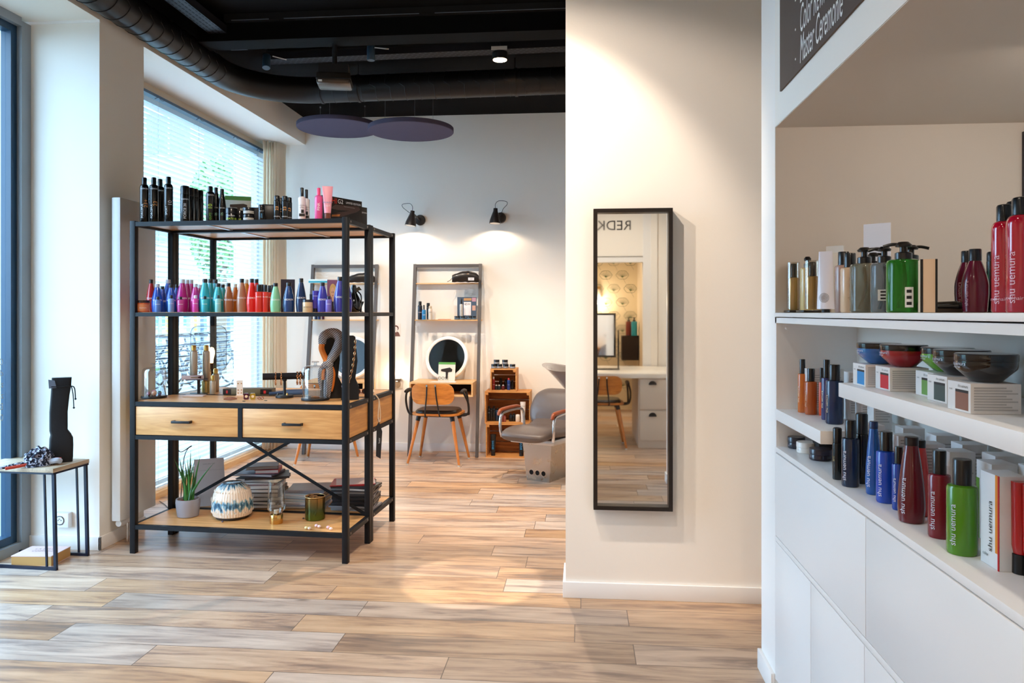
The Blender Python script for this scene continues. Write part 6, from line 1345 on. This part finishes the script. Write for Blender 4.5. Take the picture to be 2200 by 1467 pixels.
for i in range(rows + 1):
    for j in range(nn):
        a_ = 2 * PI * j / nn; p_ = (PI / 2) * i / rows; r_ = 1 + .16 * math.sin(5 * a_ + i) + .12 * math.sin(3 * p_ * 4 + a_ * 2); vs.append((.068 * r_ * math.cos(a_) * math.cos(p_), .045 * r_ * math.sin(a_) * math.cos(p_), .002 + .085 * r_ * math.sin(p_)))
for i in range(rows):
    for j in range(nn): k_ = (j + 1) % nn; fs.append((i * nn + j, i * nn + k_, (i + 1) * nn + k_, (i + 1) * nn + j))
fs.append(tuple(range(nn))); m.add(vs, fs, FBM, True)
for k in range(7):
    a_ = k * .9; m.tube([(.05 * math.cos(a_), .03 * math.sin(a_), .02), (.06 * math.cos(a_ + .6), .035 * math.sin(a_ + .6), .05), (.03 * math.cos(a_ + 1.4), .02 * math.sin(a_ + 1.4), .085)], .011, FBM, n=8)
m.build('bundle', t)
MB().tube([(-.05, 0, .02), (-.11, -.02, .018), (-.17, -.03, .012), (-.21, -.03, .008)], .012, FBM, n=8, rf=lambda q: 1 - .5 * q).tube([(.04, -.02, .02), (.08, -.03, .026), (.095, -.02, .018)], .015, mat('#b8bcc8', .8), n=8).build('tail', t); MB().tube([(-.05, -.02, .016), (-.10, -.035, .012), (-.15, -.045, .009)], .008, mat('#c0402c', .7), n=8).tube([(.07, .0, .025), (.10, .0, .022)], .013, mat('#c0402c', .7), n=8).build('red_end', t)
# thick book on the floor
q0 = ground(110, 1217); t = E('book', 'thick pale pink book with wood-brown page edges lying on the floor under the side table', 'book', (q0[0], q0[1], 0), math.radians(4))
MB().box(-.215, 0, .0, .17, .003, .052, mat('#c99a5c', .7)).build('pages', t); MB().box(-.217, .001, -.002, .172, .052, .056, mat('#dcc0bc', .5)).box(-.217, .001, -.002, .172, 0, .003, mat('#dcc0bc', .5)).build('cover', t)
vs, fs = glyphs('LA BELLA'); m = MB().add([(-.1 + u_ * .03, .11 + v_ * .03, .0564) for u_, v_ in vs], fs, mat('#8a6a6a', .5)); vs, fs = glyphs('COIFFURE'); m.add([(-.1 + u_ * .026, .075 + v_ * .026, .0564) for u_, v_ in vs], fs, mat('#8a6a6a', .5)); m.build('lettering', t)
o = MB().tube([(-2.64, 4.62, .9), (-2.62, 4.70, .6), (-2.60, 4.74, .45), (-2.57, 4.84, .47), (-2.60, 4.80, .40), (-2.64, 4.8, .02), (-2.9, 5.1, .006), (-3.0, 5.2, .006)], .0028, mat('#3c3634', .5), n=6).build('power_cable'); tag(o, 'thin dark power cable hanging from the left rack end to the floor', 'cable')
# ================================================================ GOODS IN THE WHITE SHELVES
RL = -PI / 2                      # label side towards the room (-X)
def nich(px, x): return x, onX(px, x), 1.351
def hz(py, x, y, z): return ZH(py, depth(x, y)) - z
SU = 'shu uemura'
def N1(px, top, xx): x, y, z = nich(px, xx); return x, y, z, hz(top, x, y, z)
# black trays under the gold bottles
for i, (px, xx, w) in enumerate(((1708, .735, .05), (1737, .745, .06))):
    x, y, z = nich(px, xx); o = MB().box(-w / 2, w / 2, -.03, .03, 0, .008, mat('#2a221e', .3, coat=.3), .002).build('display_tray', loc=(x, y, z), rz=RL + .15); tag(o, '%s flat dark tray under the gold bottles on the counter' % ('left' if i == 0 else 'right'), 'tray')
x, y, z, h = N1(1705, 564, .735); z += .0085; h -= .0085
def golden(label, x, y, z, h, r, body='#c8a468', head='pump'):
    t = sprays('round', label, x, y, z, h * .98, r, body, '#0b0d12', 'gold bottles on the counter', (('essence', .010, h * .3, '#8a6a3a', True),), rz=RL, name='serum_bottle', cat='bottle', capr=.55, caph=.30, shoulder=.04, metal=.35)
    MB().lathe([(r * 1.12, h * .02), (r * 1.12, h), (0, h)], thin_glass('#f0ece4', .12), 20).build('clear_overcap', t)
golden('small gold serum bottle under a clear cap, leftmost on the counter', x, y, z, h, .0185)
x, y, z, h = N1(1735, 551, .765); pump('tall pale gold pump bottle behind the small gold ones', x, y, z, h, .024, '#d8b878', texts=((SU, .012, h * .3, '#8a6a3a', True),), rz=RL, ph=.2, side=-1)
x, y, z, h = N1(1745, 560, .735); z += .0085; h -= .0085; golden('small gold serum bottle under a clear cap, just left of the white tube', x, y, z, h, .0205, '#c09a58')
# white tube
x, y, z = nich(1774, .73); h = hz(540, x, y, z)
t = E('squeeze_tube', 'white tube with grey flower ornament on the counter', 'tube', (x, y, z), face_cam(x, y) - .25); MB().lathe([(.012, 0), (.012, .01), (0, .01)], BLACKM, 20).build('cap', t)
n_ = 24; vs = []; fs = []
for i in range(9):
    q = i / 8; a_ = .0255 - .006 * q; b_ = .019 * (1 - q) + .001
    for j in range(n_): an = 2 * PI * j / n_; vs.append((a_ * math.cos(an), b_ * math.sin(an), .0105 + (h - .0105) * q))
for i in range(8):
    for j in range(n_): k_ = (j + 1) % n_; fs.append((i * n_ + j, i * n_ + k_, (i + 1) * n_ + k_, (i + 1) * n_ + j))
fs += [tuple(range(n_)), tuple(range(8 * n_, 9 * n_))]; MB().add(vs, fs, mat('#e6e2ea', .35, coat=.2), True).build('tube', t)
m = MB()
for k in range(4):
    for q in range(9): a_ = q * PI / 4.5; m.tube([(.0 + (.003 + .0035 * k) * math.cos(a_ + i * .4) , -.0188 + .004 * h, h * .24 + (.003 + .0035 * k) * math.sin(a_ + i * .4)) for i in range(3)], .0006, mat('#8f8480', .6), n=4)
m.build('ornament', t)
# photo card and booklet behind
x, y, z = nich(1779, .86); h = hz(529, x, y, z); t = portrait('portrait_card', 'white framed sepia hair photo card standing behind the white tube', 'card', x, y, z, face_cam(x, y) - .35, .105, h, '#e9e4de', '#d8b890', '#b89058', '#c8ae8c')
x, y, z = nich(1799, .88); h = hz(543, x, y, z); carton('slim cream carton between the photo card and the peach bottles', x, y, z, .04, .03, h, '#e8dccb', face_cam(x, y), texts=((SU, .011, 0, h * .5, '#8a8078', True),))
# peach pump bottles
x, y, z, h = N1(1812.5, 541, .80); pump('dusky pink capped bottle behind the peach one', x, y, z, h, .026, '#b98e7a', None, (), RL, capped=True, ph=.22)
x, y, z, h = N1(1826, 544, .765); pump('peach coloured bottle with black cap and barcode on the counter', x, y, z, h, .0255, '#dcb894', None, ((SU, .014, h * .4, '#a8855a', True),), face_cam(x, y), capped=True, ph=.24, sticker=(.012, .012, .016, .032))
# clear pump bottles
for px, top, xx, r, c, lb, s_ in ((1857, 531, .775, .037, '#b8ae92', 'clear straw coloured square pump bottle, first of the clear ones', 1), (1876, 542, .85, .03, '#6a747a', 'dark grey pump bottle behind the first clear one', 1), (1900, 529, .775, .033, '#8a949a', 'smoky clear pump bottle beside the green bottle', -1), (1941, 519, .775, .0385, '#4aa83a', 'bright green clear pump bottle at the front of the counter', -1), (1957, 526, .87, .037, '#2a9a8a', 'teal green pump bottle behind the bright green one', 1)):
    x, y, z, h = N1(px, top, xx); pump(lb, x, y, z, h, r, c, 'clear pump bottles on the counter', (), face_cam(x, y), trans=.72, ph=.25, side=s_, sticker=(.012, .012, .018, .048) if px == 1941 else ((0, .03, .03, .028) if px == 1900 else None))
x, y, z = nich(1884, .90); h = hz(480, x, y, z); w = 55 / F * depth(x, y); t = E('blank_card', 'blank white card standing upright behind the pump bottles', 'card', (x, y, z), face_cam(x, y) - .3); MB().box(-w / 2, w / 2, 0, .003, 0, h, mat('#efe9ec', .5)).build('card', t); MB().box(-w * .3, w * .3, .003, .03, 0, .006, mat('#efe9ec', .5)).build('foot', t)
x, y, z = nich(1993, .78); h = hz(558, x, y, z); carton('teal carton edge right of the green pump bottles', *(nich(1977, .83)[:2]), z, .03, .04, h, '#1a7a74', face_cam(x, y)); t = carton('cream carton with black edges at the end of the first row', x, y, z, .034, .05, h, '#e6c8a6', face_cam(x, y) + .1, prints=((-.017, -.0115, 0, h, '#121012'), (.0125, .017, 0, h, '#121012')))
# hair tools lying
x, y, z = nich(2022, .84); t = E('curling_tool', 'black hair styling tool lying on the counter before the purple bottles', 'hair tool', (x, y, z + .012), math.radians(-20)); MB().cyl((-.05, 0, 0), (.035, 0, .004), .011, GLOSSB, n=16).cyl((.035, 0, .004), (.06, 0, .006), .008, BLACKM, n=14).build('barrel', t); MB().cyl((-.028, 0, .001), (-.024, 0, .001), .0115, CHROME, n=16).build('ring', t)
x, y, z = nich(2042, .86); o = MB().box(-.05, .05, -.02, .02, 0, .009, mat('#4a3c30', .4), .001).build('flat_box', loc=(x, y, z)); tag(o, 'low brown box lying between the tool and the purple bottles', 'box')
for i, (px, top, xx) in enumerate(((2078, 539, .93), (2095, 535, .89))):
    x, y, z, h = N1(px, top, xx); taper('deep purple-red bottle with black cap, %s of the two on the counter' % ('left' if i == 0 else 'right'), x, y, z, h, .0275, '#6a1830', '#0b0f16', 'purple-red bottles on the counter', ((SU, .012, h * .3, '#d8a0b0', True),), RL + .5, low=.42, neck=.46, caph=.19)
for i, (px, top, xx, r) in enumerate(((2158, 439, .86, .0235), (2178, 432, .96, .0235), (2194, 423, .84, .0255), (2222, 415, .86, .0255))):
    x, y, z, h = N1(px, top, xx); sprays('round', 'tall cherry red aerosol with black cap, %s from the left' % ord_[i], x, y, z, h, r, '#b8102e', '#0b0f16', 'cherry red aerosols', (('shu uemura', .021, h * .3, '#f0c0d0', True), ('art of hair', .010, h * .12, '#f0c0d0', False)), rz=RL + .45, name='aerosol_can', capr=.62, caph=.16, shoulder=.10, rough=.12, coat=.8)
x, y, z, h = N1(2133, 540, .95); sprays('straight', 'slim black tube left of the red aerosols', x, y, z, h, .013, '#1a1412', '#0b0c10', None, (), rz=RL, name='spray_tube')
# dark upright edge strip of the niche end
MB().box(1.505, 1.55, YE - .012, YE - .001, 1.352, 1.97, mat('#2a2a30', .4)).build('edge_strip', unit)
sp = spot('niche_light', (1.30, 1.9, 1.99), (1.15, 2.75, 1.75), 4.5, 140, .35, (1, .88, .74), .01)

# ---- bowls on boxes (upper step shelf, z 1.165)
ZS = 1.1655
def boxed(i, px, py, cx_, cy_, bowl, boxcol, label, lid='#0b0d14', visible=True):
    x, y = ground(px, py, ZS) if False else (cx_, cy_)
    w = .088; t = carton('white mask carton with a picture of a %s jar, standing under the %s bowl' % (boxcol[1], boxcol[2]), x + w / 2, y + w / 2, ZS, w, w, .055, '#e4e0dd', RL, 'mask cartons',
               prints=((-.012, .036, .004, .036, boxcol[0]), (-.012, .036, .036, .041, '#17171c')), texts=((SU, .008, .018, .048, '#4a4644', False), ('mask', .006, -.028, .04, '#6a6664', False)))
    m = MB()
    for k in range(9): m.box(-.038, .038 - (k % 3) * .01, -.0448, -.0438, .006 + k * .005, .0085 + k * .005, mat('#b4b0ae', .6), M=rot(0, 0, PI / 2, (0, 0, 0)))
    m.build('small_print', t)
    t = E('mask_bowl', label, 'jar', (x + w / 2 + .005, y + w / 2, ZS + .0555), RL, 'bowl shaped mask jars')
    MB().lathe([(.022, 0), (.026, .001), (.05, .024), (.052, .03), (.052, .039), (0, .039)], mat(bowl, .12, coat=.7), 40).build('body', t)
    MB().lathe([(.0525, .0395), (.053, .041), (.053, .051), (.051, .053), (0, .053)], mat(lid, .15, coat=.6), 40).build('lid', t)
    MB().text('shu uemura', .010, mat('#c8d4e4', .4), R=.0522, z=.034).text('art of hair', .006, mat('#c8d4e4', .4), R=.0522, z=.028, off=.001).build('lettering', t)
BX = [((.705, 1.975), '#1c62a8', ('#2a8ac8', 'blue', 'blue'), 'bright blue bowl shaped mask jar with black lid on its carton'),
      ((.722, 1.868), '#9a0e1e', ('#c8142a', 'red', 'dark red'), 'dark red bowl shaped mask jar with black lid on its carton'),
      ((.755, 1.72), '#5a9a22', ('#6a9a4a', 'green', 'green'), 'lime green bowl shaped mask jar half hidden behind the black ones'),
      ((.735, 1.615), '#12141c', ('#3c4c48', 'grey-green', 'left black'), 'glossy black bowl shaped mask jar, the left of the two black ones'),
      ((.7075, 1.464), '#0b0b10', ('#8a5a48', 'brown', 'large black'), 'glossy black bowl shaped mask jar nearest the camera')]
for i, ((a, b), c, bc, lb) in enumerate(BX): boxed(i, 0, 0, a, b, c, bc, lb)
# ---- step shelf with orange bottles (z 1.013)
ZA = 1.0135
def at(px, py, z): return ground(px, py, z)
def place(px, base, top, z, r):
    x, y = at(px, base, z); d = math.hypot(x, y); x *= (1 + r * .9 / d); y *= (1 + r * .9 / d); Z = depth(x, y); return x, y, ZH(top, Z + 0) - z
def wpx(w, base, z): return w / 2 / F * gz(base, z)
def ob(px, base, top, w, col, label, ph=.3, txt=True, capped=True, trans=0.):
    r = wpx(w, base, ZA); x, y, h = place(px, base, top, ZA, r); return pump(label, x, y, ZA, h, r, col, 'oil bottles on the step shelf', ((SU, .0115, h * .34, '#e8c8a0', True),) if txt else (), RL + .35, capped=capped, ph=ph, trans=trans)
ob(1724, 886.5, 771.5, 19, '#c8661c', 'amber orange oil bottle with tall black cap, leftmost on the step shelf', .27)
ob(1742, 891, 791.5, 25, '#b0521a', 'small amber bottle with black nozzle on the step shelf', .28)
ob(1765, 893, 790, 11, '#d84a1c', 'slim orange-red bottle on the step shelf', .3, False)
ob(1776, 902.5, 772.5, 22, '#3a3a6a', 'indigo bottle behind the large dark bottle on the step shelf', .3)
ob(1793, 912, 783, 37, '#14284c', 'dark navy bottle at the front end of the step shelf', .26)
def pile(px, base, z, w, d, h, label, col='#dedad8', lab='#b8b4b2', rz=RL, name='carton', grp='plain white cartons', stripes=None):
    x, y = at(px, base, z); t = carton(label, x, y, z, w, d, h, col, rz, grp, prints=stripes, texts=((SU, .009, -w * .28, h * .5, '#8a8684', True),)); m = MB(); nl = int(h / .0075)
    for k in range(2, nl - 1): m.box(-d * .4, d * .4 - (k * 7 % 5) * .003, -w / 2 - .0006, -w / 2 + .001, k * .0075, k * .0075 + .003, mat(lab, .6), M=rot(0, 0, PI / 2))
    m.build('small_print', t)
    return t
for i, (x, y, h, w) in enumerate(((.775, 2.64, .15, .05), (.84, 2.64, .15, .05), (.86, 2.50, .15, .05), (.80, 2.50, .115, .03), (.86, 2.40, .155, .05), (.86, 2.30, .155, .05))):
    t = carton('white product carton behind the oil bottles, %s' % ('at the far left corner', 'against the far panel, second', 'third in the back row', 'slim one beside the orange-red bottle', 'fourth in the back row', 'nearest one in the back row')[i], x, y, ZA, w, w, h, '#dad6d4', RL, 'cartons on the step shelf', texts=((SU, .009, -.01, h * .5, '#8a8684', True),))
    m = MB()
    for k in range(3, int(h / .008)): m.box(-w * .4, w * .4 - (k * 7 % 5) * .002, -w / 2 - .0006, -w / 2, k * .0075, k * .0075 + .003, mat('#b4b0ae', .6), M=rot(0, 0, PI / 2))
    m.build('small_print', t)
# ---- bottom open shelf (z .881)
ZC = .8815
def cjar(px, base, top, w, col, label, lid=None):
    r = wpx(w, base, ZC); x, y, h = place(px, base, top, ZC, r); jar(label, x, y, ZC, h, r, col, lid or col, 'flat jars on the open shelf', (('art', .008, h * .3, '#9a94a8', False),), RL + .4, lidf=.5)
cjar(1711, 965, 938, 36, '#1a2030', 'flat black-blue jar, the rearmost on the low shelf')
cjar(1733, 975, 949, 42, '#eae4dc', 'flat cream white jar on the low shelf')
cjar(1763, 991, 963, 47, '#1e1628', 'flat dark purple jar on the low shelf')
x, y = at(1752, 955, ZC); carton('small white carton behind the flat jars', .80, 2.40, ZC, .06, .06, .05, '#dfe0e4', RL); carton('low black box in the far corner of the low shelf', .80, 2.60, ZC, .07, .06, .05, '#15151a', RL)
def cb2(kind, px, base, top, w, col, label, txtc='#d8d8e8', **k):
    r = wpx(w, base, ZC); x, y, h = place(px, base, top, ZC, r); tx = ((SU, .017 if r > .02 else .012, h * .32, txtc, True),)
    g = 'hair care bottles on the low shelf'
    if kind == 'pump': return pump(label, x, y, ZC, h, r, col, g, tx, RL + .55, capped=True, ph=k.get('ph', .27))
    if kind == 'cone': return taper(label, x, y, ZC, h, r, col, k.get('cap', '#0b0f18'), g, tx, RL + .55, low=.22, neck=.5, caph=.1, name='shampoo_bottle')
    return sprays('round', label, x, y, ZC, h, r, col, '#0c0f14', g, (('art', .012, h * .4, '#a89a60', True),), rz=RL + .4, name='care_bottle', cat='bottle', capr=.93, caph=.3, shoulder=.03)
cb2('oval', 1799, 1031, 918, 20, '#101c22', 'slim near-black oval bottle, leftmost tall one on the low shelf')
cb2('pump', 1827, 1047, 902, 36, '#10233e', 'dark navy pump bottle with black cap on the low shelf')
cb2('oval', 1851, 1040, 886, 27, '#0b0e14', 'tall black bottle behind the dark navy pump bottle', )
cb2('cone', 1877, 1064, 905, 34, '#1c5aa8', 'translucent blue cone shaped bottle on the low shelf', cap='#0e2a5a')
cb2('pump', 1904, 1082, 927, 41, '#1246b4', 'vivid blue pump bottle on the low shelf')
cb2('pump', 1931, 1097, 959, 27, '#1440a0', 'smaller vivid blue bottle beside the larger blue one')
cb2('cone', 1977, 1110, 945, 42, '#c8302c', 'bright red cone shaped bottle behind the burgundy cone bottle')
cb2('cone', 1958, 1126, 938, 55, '#5e0d1c', 'dark burgundy cone shaped bottle on the low shelf', cap='#1a0c10')
cb2('pump', 2018, 1158, 967, 45, '#7a0f24', 'burgundy pump bottle with black cap left of the green one')
cb2('pump', 2067, 1195, 986, 61, '#4e8a12', 'olive green pump bottle with black cap, the nearest bottle')
# cartons behind the bottles
k_ = 0
for (x, y, h) in ((.80, 2.20, .16), (.87, 2.12, .165), (.83, 2.05, .155), (.90, 2.0, .165), (.835, 1.93, .155), (.90, 1.87, .165), (.84, 1.80, .16), (.90, 1.73, .165), (.905, 1.60, .165), (.92, 1.31, .165)):
    nm = ('farthest', 'second farthest', 'third', 'fourth', 'fifth', 'sixth', 'seventh', 'eighth', 'ninth', 'nearest')[k_]; k_ += 1
    t = carton('white product carton in the row behind the low shelf bottles, %s' % nm, x, y, ZC, .055, .055, h, '#dcdad9', RL, 'cartons behind the low shelf bottles', texts=((SU, .012, -.016, h * .5, '#77736f', True),), prints=((.0, .026, .01, h * .8, ('#e6c8b8', '#d8d4d2', '#b8c4cc')[k_ % 3]),))
    m = MB()
    for k in range(3, 20): m.box(-.022, .022 - (k * 7 % 5) * .003, -.0283, -.0273, k * .0075, k * .0075 + .003, mat('#a8a4a2', .6), M=rot(0, 0, PI / 2))
    m.build('small_print', t)
# big cartons with colours and the red tubes near the camera
x, y = at(2125, 1170, ZC); t = carton('white carton with an olive green side strip right of the green bottle', x + .03, y + .03, ZC, .06, .05, .162, '#dddad8', RL, prints=((-.0 - .03, -.018, 0, .125, '#5a8a1e'),), texts=(('art of hair', .007, .008, .04, '#6a6664', False),))
x, y = at(2150, 1228, ZC); t = carton('white carton printed with an orange stripe and black lettering, nearest the camera', x + .022, y + .032, ZC, .064, .05, .172, '#e6e8ea', RL, prints=((.02, .028, .03, .172, '#e08a20'), (.028, .032, 0, .172, '#c8242a')), texts=((SU, .020, .004, .075, '#17171a', True), ('color', .009, -.012, .02, '#2a2a2e', False)))
for i, (px, base) in enumerate(((2172, 1235), (2190, 1245))):
    x, y = at(px, base, ZC); t = E('color_tube', 'bright red tube standing on a black cap, %s of the two near the camera' % ('left' if i == 0 else 'right'), 'tube', (x + .024, y + .012 - i * .012, ZC), face_cam(x, y), 'red tubes on the low shelf')
    MB().lathe([(.0145, 0), (.0145, .035), (0, .035)], mat('#0b0c12', .3), 20).build('cap', t); MB().lathe([(.0125, .0355), (.0155, .05), (.0165, .165), (0, .165)], mat('#b0141a', .25, coat=.4), 20).build('tube', t)

# ================================================================ REAR ROOM SEEN IN THE TALL MIRROR
# big sign letters above the doorway
o = MB(); vs, fs = glyphs('REDKEN', 'L'); xs = .575; o.add([(xs - u_ * .16, YR + .002, 2.30 + v_ * .158) for u_, v_ in vs], fs, mat('#14100e', .5)); tag(o.build('wall_lettering'), 'black REDKEN lettering above the doorway behind the camera, seen mirrored', 'lettering')
ct = E('reception_desk', 'beige desk with pale marble top and cup-handled drawers, seen in the tall mirror', 'desk', (0, 0, 0))
MB().box(-1.4, 1.03, -1.55, -.43, .70, .745, mat('#f2ece2', .25), .002).build('counter_top', ct)
cab = MB().box(.566, 1.03, -1.45, -.48, .0, .70, mat('#d6c6b4', .5)).build('drawer_cabinet', ct)
for z0_, z1_ in ((.39, .69), (.08, .375)):
    d = MB().box(.58, 1.02, -.48, -.462, z0_, z1_, mat('#dccdbb', .45), .002).build('drawer', ct); zz = z1_ - .055
    MB().prism([(.667, zz), (.743, zz)] + arc(.705, zz, .038, 0, 180, 10)[1:-1], -.462, -.44, BLACKM).build('cup_handle', d)
cm = E('table_mirror', 'black framed tilting mirror standing on the beige desk, seen in the tall mirror', 'mirror', (.165, -1.0, .746), math.radians(183)); FRM = mat('#1c1410', .4)
MB().box(-.20, .20, -.02, .02, .13, .60, FRM).build('frame', cm); MB().box(-.18, .18, -.0215, -.0205, .15, .58, mat('#eef0f0', .02, metal=1)).build('mirror_glass', cm); MB().box(-.235, -.22, -.012, .012, 0, .42, FRM).box(.22, .235, -.012, .012, 0, .42, FRM).box(-.24, .24, -.08, .08, 0, .012, FRM).build('stand', cm)
wl = E('wall_lamp', 'white cone wall lamp with a brass joint on the flowered wallpaper', 'wall lamp', (.235, -3.5, 1.62), 0); MB().lathe([(.02, .06), (.03, .04), (.05, -.06), (.0, -.06)], mat('#e8d8c4', .4), 24).build('shade', wl); MB().cyl((0, -.05, .07), (0, 0, .07), .012, GOLD).box(-.03, .03, -.052, -.04, .04, .1, GOLD).build('joint', wl); point('mirror_room_lamp', (.235, -3.40, 1.50), 4)
sh = E('wall_shelf', 'dark brown box shelf on the wall of the flowered room', 'shelf', (.66, -3.3, .71), 0); MB().box(-.115, .11, -.12, .12, 0, .33, mat('#2a1c14', .5)).build('box', sh)
for i, (dx, c, lb) in enumerate(((-.02, '#7a2a1c', 'red-brown pump bottle on the dark wall shelf in the flowered room'), (.05, '#2a98a8', 'turquoise pump bottle on the dark wall shelf in the flowered room'))):
    pump(lb, .66 + dx, -3.27 + i * .08, 1.0405, .25, .04, c, None, (), PI, ph=.22)
c3 = dup(c1, (.20, -.56, 0), math.radians(178), 'wooden armchair at the beige desk, seen in the tall mirror')
